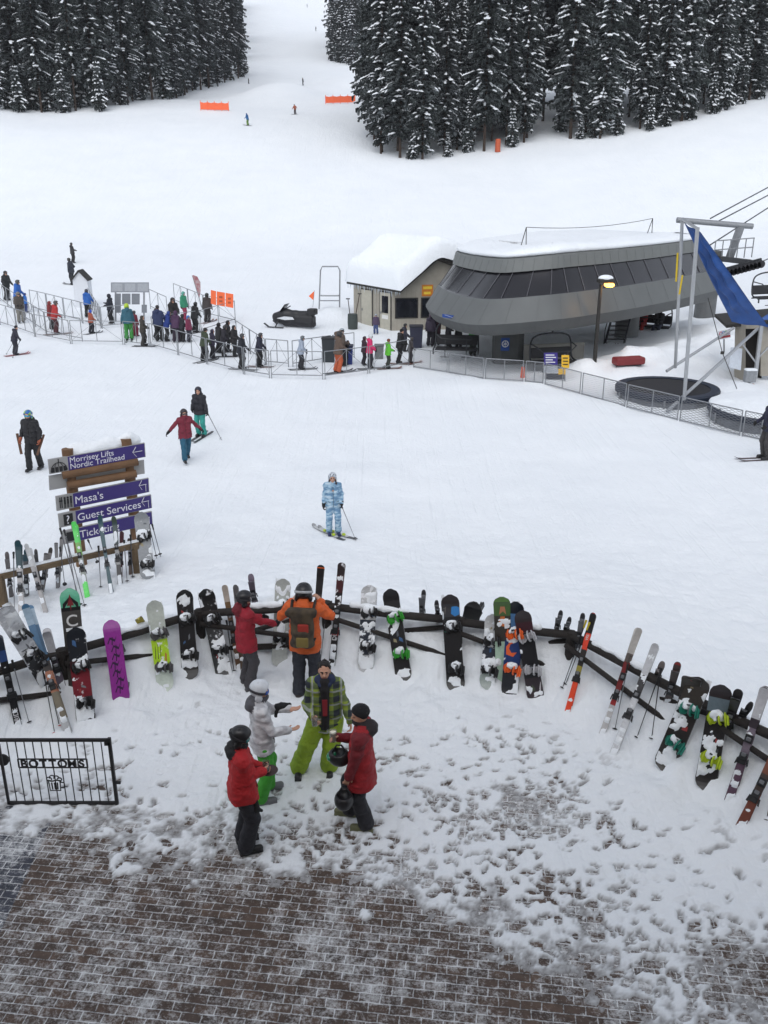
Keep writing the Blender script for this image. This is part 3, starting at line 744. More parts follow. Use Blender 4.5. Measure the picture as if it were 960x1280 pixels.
# ------------------------------------------------------------------ conifers
BARK = mat('bark', (58, 46, 38), .9, .3, 6, .8, 14)
def needle_mat():
    m = mat('needles', (26, 34, 32), .8, .35, 1.2); nt = m.node_tree; N = nt.nodes; L = nt.links; b = N['Principled BSDF']
    src = b.inputs['Base Color'].links[0].from_socket
    oi = N.new('ShaderNodeObjectInfo'); tc = N.new('ShaderNodeTexCoord'); ge = N.new('ShaderNodeNewGeometry')
    hv = N.new('ShaderNodeHueSaturation'); mr = N.new('ShaderNodeMapRange'); mr.inputs['To Min'].default_value = .5; mr.inputs['To Max'].default_value = 1.5
    L.new(oi.outputs['Random'], mr.inputs['Value']); L.new(mr.outputs['Result'], hv.inputs['Value']); L.new(src, hv.inputs['Color'])
    n1 = N.new('ShaderNodeTexNoise'); n1.inputs['Scale'].default_value = .9; n1.inputs['Detail'].default_value = 3; n2 = N.new('ShaderNodeTexNoise'); n2.inputs['Scale'].default_value = 7; n2.inputs['Detail'].default_value = 5
    L.new(tc.outputs['Object'], n1.inputs['Vector']); L.new(tc.outputs['Object'], n2.inputs['Vector'])
    a = N.new('ShaderNodeMath'); a.operation = 'MULTIPLY_ADD'; a.inputs[1].default_value = .7; L.new(n1.outputs['Fac'], a.inputs[0]); L.new(n2.outputs['Fac'], a.inputs[2])
    cr = N.new('ShaderNodeValToRGB'); cr.color_ramp.elements[0].position = .86; cr.color_ramp.elements[1].position = 1.06; cr.color_ramp.elements[1].color = (.34, .34, .34, 1); L.new(a.outputs[0], cr.inputs['Fac'])
    mx = N.new('ShaderNodeMix'); mx.data_type = 'RGBA'; mx.inputs['B'].default_value = srgb(168, 176, 182)+(1,); L.new(cr.outputs['Color'], mx.inputs['Factor']); L.new(hv.outputs['Color'], mx.inputs['A']); L.new(mx.outputs['Result'], b.inputs['Base Color'])
    return m
NEED = needle_mat()
TSNOW = mat('branch_snow', (232, 236, 241), .8, .05, 3)
def conifer_meshes(seed, Ht, Rad, zb, snowy):
    r = random.Random(seed); V = []; Fc = []; mi = []
    def quad(a, b, c, d, m):
        n = len(V); V.extend([tuple(a), tuple(b), tuple(c), tuple(d)]); Fc.append((n, n+1, n+2, n+3)); mi.append(m)
    z = zb; k = 0
    while z < Ht-.3:
        t = (z-zb)/(Ht-zb); rad = Rad*((1-t)**.75)*(.35+.65*min(1, (t+.02)/.14)) * r.uniform(.8, 1.15)
        nb = 8 if rad > 1.2 else 6; ph = r.uniform(0, 6.28)
        for i in range(nb):
            if r.random() < .06: continue
            an = ph+6.283*i/nb+r.uniform(-.3, .3); L = max(.3, rad*r.uniform(.65, 1.2)); dirv = Vector((math.cos(an), math.sin(an), 0)); sd_ = Vector((-dirv.y, dirv.x, 0))
            dr = r.uniform(.25, .55)
            def bp(s): return dirv*(L*s)+Vector((0, 0, z-dr*L*s*s*1.1+.16*L*s+(.22*L*max(0, s-.75))))
            nseg = max(3, int(L/.33)); snow_here = r.random() < snowy*(.55+.6*t)
            for j in range(nseg):
                s0 = (j+.2)/nseg; s1 = min(1.0, (j+1.35)/nseg); p = bp(s0); q = bp(s1)
                w = (.36-.18*s0)*min(1, .5+L*.3)*r.uniform(.8, 1.3)
                # the spray along the branch, hanging sides
                e = r.uniform(.10, .26)
                quad(p, p+sd_*w*.9+dirv*.16-Vector((0, 0, e)), q+sd_*w*.35-Vector((0, 0, e*.5)), q, 0)
                quad(p, q, q-sd_*w*.35-Vector((0, 0, e*.5)), p-sd_*w*.9+dirv*.16-Vector((0, 0, e)), 0)
                if r.random() < .8:
                    hgt = r.uniform(.25, .6); x = r.uniform(-.1, .1)
                    quad(p+sd_*x, q+sd_*x, q+sd_*(x*1.5)-Vector((0, 0, hgt*.7)), (p+q)/2-Vector((0, 0, hgt)), 0)
                if r.random() < .45:
                    f = r.choice((-1, 1)); tp = p+sd_*f*w*r.uniform(1.2, 1.8)+dirv*r.uniform(.1, .3)-Vector((0, 0, r.uniform(.1, .3)))
                    quad(p, p+dirv*.12, tp, p+sd_*f*w*.6-Vector((0, 0, .18)), 0)
                if (snow_here and s0 > .3 and r.random() < .7) or r.random() < .07*snowy:
                    ww = w*r.choice((.22, .3, .45, .6, .9, 1.25))*r.uniform(.8, 1.2); up = Vector((0, 0, r.uniform(.04, .13))); off = sd_*r.uniform(-.15, .15)*w
                    p2 = p+off+Vector((0, 0, .03)); q2 = q+off+Vector((0, 0, .02)); mdl = (p2+q2)/2+up
                    quad(p2, p2+sd_*ww-Vector((0, 0, .07)), q2+sd_*ww*.8-Vector((0, 0, .07)), mdl, 1); quad(p2, mdl, q2-sd_*ww*.8-Vector((0, 0, .07)), p2-sd_*ww-Vector((0, 0, .07)), 1); quad(mdl, q2+sd_*ww*.8-Vector((0, 0, .07)), q2+dirv*.1-Vector((0, 0, .05)), q2-sd_*ww*.8-Vector((0, 0, .07)), 1)
        z += r.uniform(.34, .52)*(1.0 if rad > 1 else .8); k += 1
    for i in range(5):
        a = i*1.257; quad((0, 0, Ht+.5), (.06*math.cos(a), .06*math.sin(a), Ht), (.25*math.cos(a), .25*math.sin(a), Ht-.5), (0, 0, Ht-.4), 0)
    tb = MB(); rr = .0042*Ht+.03
    tb.tube([(0, 0, -.6), (0, 0, .3), (.03, .02, Ht*.3), (0, .03, Ht*.7), (0, 0, Ht)], [rr*1.35, rr, rr*.8, rr*.4, .02], 8)
    for i in range(10):     # dead lower limbs
        a = r.uniform(0, 6.28); zz = r.uniform(.8, max(1.2, zb)); l = r.uniform(.4, 1.1); tb.tube([(0, 0, zz), (math.cos(a)*l, math.sin(a)*l, zz-.15*l)], [.03, .008], 4)
    return V, Fc, mi, tb
TREES = []
for i, (Ht, Rad, zb, sn) in enumerate([(27, 2.5, 2.2, .42), (24, 2.2, 1.4, .60), (30, 2.8, 3.2, .36), (22, 2.0, 1.0, .75), (26, 2.1, 4.0, .42), (9, 1.35, .3, .70), (5, 1.0, .15, .9)]):
    V, Fc, mi, tb = conifer_meshes(100+i, Ht, Rad, zb, sn)
    root = thing('pine_tree', 'x', 'tree', (0, 0, 0)); c = mesh_obj('crown', V, Fc, [NEED, TSNOW], root, mi); t = tb.build('trunk', BARK, root); TREES.append(root)
_used = set()
def tree(kind, x, y, label, group, sc_=1.0, sink=.1):
    o = TREES[kind]
    if kind in _used: o = copy_tree(o)
    _used.add(kind)
    o.location = (x, y, G(x, y)-sink); o.rotation_euler = (random.uniform(-.02, .02), random.uniform(-.02, .02), random.uniform(0, 6.28))
    k = sc_*random.uniform(.9, 1.1); o.scale = (k*random.uniform(.9, 1.12), k*random.uniform(.9, 1.12), k)
    tag(o, label, 'tree', group); return o
rt = random.Random(3)
LR = 'snow flecked dark conifer in the dense forest right of the ski run'
LL = 'dark snow dusted conifer in the dense forest left of the ski run'
# right forest: front edge follows these ground pixels
def place_row(px, back, jitter, kinds, label, group, n, minsep, gap=None):
    """n trees scattered between the front edge and `back` metres behind it"""
    done = []
    fr = [at(u, v) for u, v in px]; tries = 0
    while len(done) < n and tries < n*60:
        tries += 1; i = rt.randrange(len(fr)-1); t = rt.random(); p = fr[i].lerp(fr[i+1], t)
        b = back*rt.random()**1.3 if rt.random() > .4 else rt.random()*jitter
        d = Vector((p.x, p.y, 0)).normalized(); x, y = p.x+d.x*b, p.y+d.y*b
        if gap and abs(x-gap.x-(y-gap.y)*.18) < 1.5 and y < gap.y+6.5: continue
        if any((x-a)**2+(y-c)**2 < minsep**2 for a, c in done): continue
        done.append((x, y)); tree(rt.choice(kinds), x, y, label, group, rt.uniform(.8, 1.2))
    return done
GAP = at(692, 178)
EDGE_R = [(466, 184), (486, 195), (520, 198), (560, 193), (610, 188), (660, 178), (745, 172), (800, 165), (850, 152), (900, 138), (960, 118), (1040, 100)]
place_row(EDGE_R, 26, 3, [0, 0, 1, 1, 2, 2, 3, 4], LR, 'conifers of the right hand forest', 108, 1.8, GAP)
for u, v, k, s_ in [(476, 192, 1, 1), (500, 197, 0, 1), (528, 199, 3, 1), (605, 189, 2, 1), (750, 173, 1, 1), (838, 153, 3, .9)]:
    p = at(u, v); tree(k, p.x, p.y, LR, 'conifers of the right hand forest', s_)
for u, v, k, s_ in [(830, 158, 5, .8), (742, 172, 5, 1.0), (700, 165, 5, .9), (925, 130, 5, .8), (640, 184, 6, .9), (890, 142, 6, 1), (515, 199, 6, .7), (560, 196, 6, .55), (585, 190, 5, .75), (770, 169, 6, 1.1), (812, 163, 6, .8), (860, 150, 5, .9), (905, 137, 6, 1.2), (945, 124, 5, 1), (725, 174, 6, .6)]:
    p = at(u, v); tree(k, p.x, p.y, 'short snow laden young conifer at the foot of the right forest', 'young conifers at the right forest edge', s_)
EDGE_L = [(-60, 128), (0, 139), (60, 141), (110, 141), (150, 132), (200, 126), (235, 118), (270, 108), (298, 98)]
place_row(EDGE_L, 60, 5, [0, 1, 1, 2, 3, 4, 2], LL, 'conifers of the left hand forest', 98, 2.3)
for u, v, k, s_ in [(40, 137, 5, 1.3), (60, 139, 5, 1.2), (100, 134, 5, 1.4), (240, 112, 5, 1.2), (285, 100, 5, 1.2), (300, 96, 5, 1.0), (305, 93, 6, 1.3), (10, 136, 5, 1.3), (175, 125, 5, 1.2), (25, 140, 6, 1.1), (80, 141, 5, 1.0), (125, 139, 6, 1.3), (150, 131, 5, 1.3), (205, 124, 6, 1.4), (222, 120, 5, 1.1), (262, 108, 5, 1.3)]:
    p = at(u, v); tree(k, p.x, p.y, 'short young conifer dusted white along the left forest edge', 'young conifers at the left forest edge', s_)
EDGE_B = [(300, 86), (292, 60), (296, 30), (300, 10)]
place_row(EDGE_B, 40, 5, [0, 1, 3], LL, 'conifers of the left hand forest', 22, 3)
EDGE_M = [(418, 72), (430, 78), (450, 80)]
place_row(EDGE_M, 60, 6, [1, 3, 0], 'pale distant conifer in the gap between ski run and right forest', 'distant conifers beside the upper run', 22, 2.5)
for u, v, k in [(416, 76, 5), (424, 78, 5), (432, 79, 5), (441, 81, 5)]:
    p = at(u, v); tree(k, p.x, p.y, 'small bare looking conifer at the edge of the upper ski run', 'small conifers beside the upper run', 1.4)
# ------------------------------------------------------------------ lift base: hut, terminal, chairs
SIDING = mat('cream_siding', (156, 151, 140), .8, .14, 3, .3, 30); DARKT = mat('dark_trim', (44, 42, 40), .7, .2, 12); GLASS = mat('dark_glass', (30, 32, 38), .12, .3, 2, spec=.6)
DOORM = mat('door_paint', (176, 172, 158), .6, .1, 5); GALV = mat('galvanised_steel', (140, 143, 147), .5, .2, 14, metal=.35); ALU = mat('aluminium_pole', (168, 171, 175), .4, .1, 10, metal=.4)
CH = mat('chair_steel', (52, 54, 58), .5, .2, 15, metal=.3); PAD = mat('chair_pad', (34, 34, 38), .7, .2, 18)
def catmull(P, n):
    P = [np.array(p, float) for p in P]; P = [2*P[0]-P[1]]+P+[2*P[-1]-P[-2]]; out = []
    for i in range(1, len(P)-2):
        for k in range(n):
            t = k/n; out.append(.5*((2*P[i])+(-P[i-1]+P[i+1])*t+(2*P[i-1]-5*P[i]+4*P[i+1]-P[i+2])*t*t+(-P[i-1]+3*P[i]-3*P[i+1]+P[i+2])*t**3))
    out.append(P[-2]); return out
def V2(p, z): return Vector((p[0], p[1], z))
def wallbox(b, p, q, z0, z1, out, thick, m=0):
    """panel on a wall line p->q standing `out` proud"""
    p = Vector(p).to_2d(); q = Vector(q).to_2d(); d = (q-p).normalized(); n = Vector((d.y, -d.x))
    a = p+n*out; c = q+n*out
    b.prism([V2(a, z0), V2(c, z0), V2(c, z1), V2(a, z1)], V2(-n*thick, 0), m)
C0, C1, C2, C3 = Vector((-1.6, 48.6)), Vector((.42, 46.2)), Vector((4.9, 46.9)), Vector((2.9, 51.0))
hut = thing('lift_hut', 'cream sided lift operator hut with two doors under a thick snow roof', 'hut', (1.5, 48.2, .3))
b = MB(); pk = Vector((2.75, 46.56))
b.prism([V2(C0, -.2), V2(C1, -.2), V2(C1, 2.62), V2(C0, 2.62)], V2(-(Vector((C1.y-C0.y, C0.x-C1.x))).normalized()*.14, 0))
n1 = Vector(((C2-C1).y, -(C2-C1).x)).normalized()
b.prism([V2(C1, -.2), V2(C2, -.2), V2(C2, 3.0), V2(pk, 4.1), V2(C1, 2.62)], V2(-n1*.14, 0))
b.prism([V2(C2, -.2), V2(C3, -.2), V2(C3, 3.0), V2(C2, 3.0)], V2(Vector((-.8, -.4))*.12, 0))
wall = b.build('wall', SIDING, hut)
b = MB()
for i in range(1, 15):
    p = C0.lerp(C1, i/15); wallbox(b, p-(C1-C0)*.004, p+(C1-C0)*.004, .2, 2.55, .006, .02)
for i in range(1, 19):
    p = C1.lerp(C2, i/19); wallbox(b, p-(C2-C1)*.002, p+(C2-C1)*.002, .2, 2.6, .006, .02)
b.build('batten', mat('batten', (142, 137, 126), .8), wall)
for t0, t1, gl in ((.22, .49, False), (.71, .96, True)):
    p, q = C0.lerp(C1, t0), C0.lerp(C1, t1)
    b = MB(); e = (C1-C0)*.022; wallbox(b, p-e, q+e, .4, 2.42, .02, .03); d = b.build('door', DARKT, hut)
    b = MB(); wallbox(b, p, q, .42, 2.36, .045, .04); b.build('door_leaf', DOORM, d)
    if gl:
        b = MB(); wallbox(b, p.lerp(q, .18), p.lerp(q, .82), 1.35, 2.2, .055, .02); b.build('window_pane', GLASS, d)
        b = MB(); wallbox(b, p.lerp(q, .2), p.lerp(q, .8), 1.05, 1.25, .058, .02); b.build('notice', mat('paper', (215, 215, 212)), d)
    b = MB(); b.box(V2(p.lerp(q, .12), 1.35)+Vector((-.06, -.05, 0)), (.04, .06, .12)); b.build('handle', GALV, d)
for x0, x1 in ((.55, 1.72), (1.86, 3.0)):
    f = lambda x: C1+(C2-C1)*((x-C1.x)/(C2.x-C1.x))
    b = MB(); wallbox(b, f(x0), f(x1), 1.12, 2.14, .03, .05); w = b.build('window', DARKT, hut)
    b = MB(); wallbox(b, f(x0+.06), f(x1-.06), 1.18, 2.08, .036, .02); b.build('pane', GLASS, w)
sgn = thing('wall_sign', 'small orange and yellow notice sign on the hut gable wall', 'sign', (2.15, 46.4, 2.4))
f = lambda x: C1+(C2-C1)*((x-C1.x)/(C2.x-C1.x))
b = MB(); wallbox(b, f(1.9), f(2.46), 2.2, 2.76, .03, .03); b.build('board', mat('sign_orange', (196, 120, 40)), sgn)
b = MB(); wallbox(b, f(1.96), f(2.40), 2.55, 2.68, .036, .01); wallbox(b, f(2.0), f(2.34), 2.30, 2.42, .036, .01); b.split('marking', mat('sign_yellow', (228, 196, 60)), sgn)
d1 = (C0-C1).normalized()*4.3; D1 = Vector((d1.x, d1.y, .1))
E1, R1, E2 = Vector((.80, 45.55, 2.62)), Vector((2.7, 46.05, 4.2)), Vector((5.7, 46.9, 3.0))
b = MB(); b.prism([E1, R1, R1-Vector((0, 0, .16)), E1-Vector((0, 0, .16))], D1); b.prism([R1+Vector((.002, 0, 0)), E2, E2-Vector((0, 0, .16)), R1-Vector((-.002, 0, .16))], D1)
roof = b.build('roof', DARKT, hut)
# snow lies on the roof as one thick slab that follows the pitch, rounded at the eaves and the rake
base = catmull([E1-(R1-E1)*.03, E1.lerp(R1, .5), R1.lerp(E1, .12), R1.lerp(E2, .12)-Vector((0, 0, .0)), R1.lerp(E2, .55), E2+(E2-R1)*.03], 9); base = [Vector(q) for q in base]
SV = []; ns, nt_ = len(base), 40; cum = [0]
for q0, q1 in zip(base[:-1], base[1:]): cum.append(cum[-1]+(q1-q0).length)
for j in range(nt_+1):
    t = j/nt_
    for i, q in enumerate(base):
        ds = min(cum[i], cum[-1]-cum[i]); dt = min(t, 1-t)*D1.length
        es = math.sqrt(max(0, 1-(1-min(1, ds/.55))**2)); et = math.sqrt(max(0, 1-(1-min(1, dt/.5))**2))
        p = q+D1*(t*1.05-.03); th = .95*es*et*(1+.25*(fbm(np.array([p.x*.6]), np.array([p.y*.6]), 3, 12)[0]-.5)); SV.append(p+Vector((-.25*th*(1-i/ns)*(ds < .6), 0, th+.006)))
SF = [(j*ns+i, j*ns+i+1, (j+1)*ns+i+1, (j+1)*ns+i) for j in range(nt_) for i in range(ns-1)]
mesh_obj('roof_snow', SV, SF, SNOW, roof, None, True)
b = MB(); ri = random.Random(4)
for i in range(26):
    p = E1.lerp(E1+D1, (i+ri.random())/26)-Vector((0, 0, .15)); b.tube([p, p-Vector((0, 0, ri.uniform(.1, .34)))], [.022, .003], 5)
b.split('icicle', mat('ice', (205, 215, 225), .1, .05), roof)
# --- terminal ------------------------------------------------------
term = thing('lift_terminal', 'long grey chairlift terminal with a dark window band and snow covered top', 'lift terminal', (8, 41, .3))
ctrl = [(3.0, 44.6), (1.9, 42.0), (2.3, 38.2), (3.6, 35.3), (6.3, 34.75), (8.6, 36.4), (10.9, 38.5), (13.5, 41.3), (16.3, 44.6)]
plan = catmull(ctrl, 5); NF = len(plan)
plan += [np.array((13.4, 47.5)), np.array((10.6, 50.2)), np.array((6.6, 47.6))]
pl = np.array(plan); cen = np.array((8.2, 42.2))
def inset(k):
    n = len(pl); out = []
    for i in range(n):
        a, c = pl[i]-pl[i-1], pl[(i+1) % n]-pl[i]; na = np.array((-a[1], a[0]))/np.linalg.norm(a); nc = np.array((-c[1], c[0]))/np.linalg.norm(c)
        m = na+nc; m /= np.linalg.norm(m); out.append(pl[i]+m*k/max(.5, m@na))
    return out
def ring(z, k):
    ax = np.array((.714, .70)); s_ = pl @ ax; s0 = s_.min()     # the left end leans further in, toward the top
    return [Vector((*(p+ax*max(0, k)*.75*float(1-sstep(0, 6.5, s-s0))), z-.38*float(1-sstep(2.0, 7.0, p[0])))) for p, s in zip(inset(k), s_)]
PANEL = mat('terminal_panel', (94, 97, 97), .55, .10, 1.3, .15, 12); FASC = mat('terminal_fascia', (106, 109, 108), .6, .08, 3); STRIP = mat('terminal_strip', (78, 80, 80), .6, .1, 3)
b = MB().loft([ring(2.74, .01), ring(3.62, .46)]); b.build('panel', PANEL, term, True)
b = MB().loft([ring(2.28, .7), ring(2.25, .30), ring(2.30, .20), ring(2.74, .008)]); b.build('skirt', STRIP, term)
wb = MB().loft([ring(3.62, .462), ring(3.66, .52), ring(4.52, 1.04)]).build('window_band', mat('tinted_glass', (27, 26, 31), .22, .35, .6, spec=.6), term, True)
b = MB(); r0, r1 = ring(3.63, .485), ring(4.54, 1.03)
for i in range(2, NF, 2):
    b.beam(r0[i], r1[i], .022, .02, up=(r0[i]-Vector((cen[0], cen[1], 3.6))))
b.split('mullion', mat('mullion', (84, 84, 90), .5), wb)
b = MB().loft([ring(4.50, 1.03), ring(4.52, .97), ring(5.0, 1.08), ring(5.06, 1.2)]); b.build('fascia', FASC, term)
b = MB(); r0, r1 = ring(4.53, .962), ring(4.99, 1.072)
for i in range(1, NF, 1): b.beam(r0[i], r1[i], .005, .005, up=(r0[i]-Vector((cen[0], cen[1], 4.6))))
r0, r1 = ring(2.76, .0), ring(3.60, .445)
for i in range(1, NF, 2): b.beam(r0[i], r1[i], .005, .005, up=(r0[i]-Vector((cen[0], cen[1], 3))))
b.split('seam', mat('panel_seam', (90, 93, 93), .7), term)  # thin joint strips, a little darker than the terminal cladding
rr = ring(5.05, 1.15); b = MB(); b.add(rr, [tuple(range(len(rr)))]); rr = ring(2.29, .65); b.add(rr, [tuple(range(len(rr)-1, -1, -1))]); b.build('deck', STRIP, term)
lv = [(5.03, 1.20), (5.12, 1.10), (5.24, 1.16), (5.32, 1.4), (5.37, 1.8), (5.40, 2.2)]; rings = []
for z, k in lv:
    q = ring(z, k); rings.append([p+Vector((0, 0, (fbm(np.array([p.x*.7]), np.array([p.y*.7]), 3, 2)[0]-.5)*.5*(z-5.0))) for p in q])
MB().loft(rings, caps=True).build('snow_cap', SNOW, term, True)
for i, u in enumerate((655, 700, 755, 813)):
    if i in (1, 2): continue
    y = 38.2 if i == 0 else 44.3
    st = thing('roof_stake', ('left' if i == 0 else 'right')+' wire stake standing in the snow on the terminal roof', 'stake', (Wy(u, 297 if i == 0 else 281, y)))
    p = Wy(u, 299 if i == 0 else 284, y); t = Wy(u+3, 284 if i == 0 else 273, y); b = MB()
    for dx in (-.12, .1): b.tube([p+Vector((dx, 0, -.3)), t], .018, 5)
    b.split('leg', DARKT, st)
p0, p1 = Wy(658, 284, 38.2), Wy(816, 273, 44.3); b = MB(); b.tube([p0.lerp(p1, t)-Vector((0, 0, .18*4*t*(1-t))) for t in np.linspace(0, 1, 9)], .012, 4)
tag(b.build('safety_line', DARKT), 'thin sagging line strung between the stakes on the terminal roof', 'rope')
# columns, stairs
b = MB(); b.prism([Vector((5.3+x, 38.7+y, 0)) for x, y in ((-.62, -.35), (-.35, -.55), (.35, -.55), (.62, -.35), (.62, .5), (-.62, .5))], (0, 0, 2.35)); b.prism([Vector((5.3+x, 38.7+y, 1.75)) for x, y in ((-1.0, -.3), (1.0, -.3), (1.0, .5), (-1.0, .5))], (0, 0, .5)); b.build('column', mat('column_paint', (72, 74, 74), .6, .15, 4), term)
b = MB(); b.tube([(11.8, 44.3, 0), (11.8, 44.3, 2.4)], .56, 20); b.build('column', mat('column_grey', (98, 100, 101), .6, .12, 4), term)
lt = thing('lift_tower', 'round grey lift tower with sheave wheels and T shaped crossarm behind the terminal', 'lift tower', (17.2, 49.2, .5))
b = MB(); b.tube([(17.2, 49.2, 0), (17.2, 49.2, 4.2)], .55, 20); b.build('column', mat('column_grey', (98, 100, 101)), lt)
yy = 48.5
b = MB(); a, c = Wy(846, 275, yy), Wy(941, 283, yy); b.tube([a, c], .14, 8); b.tube([Wy(926, 283, yy), Wy(912, 322, yy+.3)], .22, 8); b.build('crossarm', GALV, lt)
b = MB(); a, c = Wy(908, 338, yy-.4), Wy(952, 326, yy-.4); b.beam(a, c, .12, .3); b.beam(Wy(890, 322, yy), Wy(940, 328, yy), .8, .25); b.build('platform', CH, lt)
for i in range(9):
    p = a.lerp(c, (i+.5)/9)+Vector((0, -.2, -.12)); b = MB(); b.tube([p-Vector((0, .07, 0)), p+Vector((0, .07, 0))], .2, 12); b.build('sheave_wheel', PAD, lt)
b = MB()
for k in range(6):
    p = Wy(892+k*9.5, 325-k*.7, yy-.3); b.tube([p, p+Vector((0, 0, .95))], .03, 5)
for z in (.5, .95): b.tube([Wy(892, 325, yy-.3)+Vector((0, 0, z)), Wy(940, 321.5, yy-.3)+Vector((0, 0, z))], .03, 5)
b.split('handrail', GALV, lt)
for i, (u0, v0, u1, v1) in enumerate([(888, 273, 966, 231), (895, 278, 966, 241), (888, 306, 966, 256), (950, 328, 966, 321)]):
    p, q = Wy(u0, v0, 48.5), Wy(u1, v1, 56); d = (q-p); b = MB(); b.tube([p, q, p+d*6], .035, 5)
    tag(b.build('haul_cable', CH), ['topmost dark cable running up right from the lift tower crossarm', 'second dark cable just below the topmost one from the crossarm', 'lower dark cable sloping up to the right behind the tarp pole', 'short lowest cable leaving the sheave wheels at right'][i], 'cable', 'cables of the chairlift')
st = thing('stair', 'steep dark metal stair leaning against the round terminal column', 'stair', at(768, 436))
p, q = Wy(766, 438, 42.3), Wy(779, 388, 43.3); sd_ = Vector((.42, -.1, 0)); b = MB()
for k in (-1, 1): b.beam(p+sd_*k, q+sd_*k, .06, .16)
b.split('stringer', CH, st)
for i in range(9):
    c = p.lerp(q, (i+.5)/9); b = MB(); b.box(c, (.8, .26, .04)); b.build('tread', CH, st)
b = MB(); b.tube([p-sd_+Vector((0, 0, .9)), q-sd_+Vector((0, 0, .9))], .025, 6); b.tube([p-sd_, p-sd_+Vector((0, 0, .9))], .025, 6); b.split('handrail', CH, st)
sg = thing('round_sign', 'blue plate with a white round symbol on the dark terminal column', 'sign', (5.25, 38.1, 1))
b = MB(); b.box((5.1, 38.13, 1.22), (.36, .02, .54)); b.build('plate', mat('sign_blue', (38, 72, 140)), sg)
b = MB(); c = Vector((5.1, 38.11, 1.24)); b.tube([c+Vector((.13*math.cos(t), 0, .13*math.sin(t))) for t in np.linspace(0, 2*PI, 19)], .018, 5)
for k in range(3): dv = Vector((math.cos(k*PI/3+PI/2), 0, math.sin(k*PI/3+PI/2)))*.12; b.beam(c-dv, c+dv, .02, .03, up=(0, 1, 0))
b.build('symbol', mat('sign_white', (220, 222, 225)), sg)
bs = thing('blue_sign', 'small blue sign hanging under the left end of the terminal', 'sign', (3.3, 37.0, 2.1))
b = MB(); a = Wy(553, 392.5, 37); c = Wy(572, 399, 37); b.prism([a, Vector((c.x, c.y, a.z-.08)), c, Vector((a.x, a.y, c.z+.08))], (0, .03, 0)); b.build('plate', mat('sign_blue', (38, 72, 140)), bs)
b = MB(); b.beam(a.lerp(c, .15)+Vector((0, -.012, 0)), a.lerp(c, .85)+Vector((0, -.012, 0)), .006, .05, up=(0, 1, 0)); b.split('marking', mat('sign_white', (220, 222, 225)), bs)
# --- chairs -------------------------------------------------------
def lift_chair(label, loc, rz, hanger=True):
    root = thing('lift_chair', label, 'lift chair', (0, 0, 0), 'chairs of the chairlift')
    b = MB(); b.box((0, 0, .5), (1.75, .48, .08), None, 0, .03); b.build('seat', PAD, root)
    b = MB(); b.box((0, .27, .82), (1.75, .07, .42), Matrix.Rotation(-.2, 3, 'X'), 0, .025); b.build('backrest', PAD, root)
    b = MB(); pts = [(-.95, -.35, .30), (-.95, -.3, .5), (-.92, .2, .62), (-.86, .3, 1.3), (-.6, .22, 1.55), (0, .2, 1.62), (.6, .22, 1.55), (.86, .3, 1.3), (.92, .2, .62), (.95, -.3, .5), (.95, -.35, .30)]
    b.tube(catmull(pts, 4), .035, 7); b.tube([(-.92, .2, .46), (.92, .2, .46)], .03, 6); b.tube([(-.9, -.2, .46), (.9, -.2, .46)], .03, 6); b.build('frame', CH, root)
    b = MB(); b.tube([(-.9, .25, 1.2), (-.85, -.3, 1.15), (-.6, -.36, .95), (.6, -.36, .95), (.85, -.3, 1.15), (.9, .25, 1.2)], .025, 6)
    for x in (-.45, .45): b.tube([(x, -.36, .95), (x, -.45, .2)], .02, 6); b.tube([(x-.2, -.45, .2), (x+.2, -.45, .2)], .02, 6)
    b.build('safety_bar', CH, root)
    if hanger:
        b = MB(); b.tube(catmull([(0, .2, 1.6), (0, .2, 1.9), (.0, .45, 2.2), (0, .45, 2.75)], 4), .045, 8); b.build('hanger', CH, root)
    root.location = loc; root.rotation_euler = (0, 0, rz); return root
lift_chair('empty dark chair hanging before the terminal near the purple notice board', Wy(690, 467, 36.6), .25)
lift_chair('dark chair at the loading line with a few skiers standing around it', Wy(570, 450, 38.6), -.15, False)
c = lift_chair('chair carrying two seated riders behind the round terminal column', Wy(813, 420, 46), -.6)
lift_chair('empty chair hanging at the right edge beside the blue tarp', Wy(962, 385, 43), .3)
fr = thing('chair_frame', 'old bare tubular chair frame standing alone in the snow left of the hut', 'frame', at(413, 383))
o = at(413, 384); k = 2.15; b = MB(); b.tube([o+Vector((-.62, 0, -.1)), o+Vector((-.5, .05, k*.9)), o+Vector((-.4, .05, k)), o+Vector((.45, .05, k)), o+Vector((.55, .05, k*.9)), o+Vector((.5, 0, -.1))], .04, 6); b.build('frame', GALV, fr)
b = MB(); b.box(o+Vector((0, 0, .62)), (1.05, .25, .05)); b.beam(o+Vector((-.55, 0, .35)), o+Vector((.5, 0, .35)), .05, .05); b.build('seat_bar', GALV, fr)
b = MB(); b.box(o+Vector((0, 0, .66)), (.9, .2, .06), None, 0, .02); b.build('snow_layer', SNOW, fr)
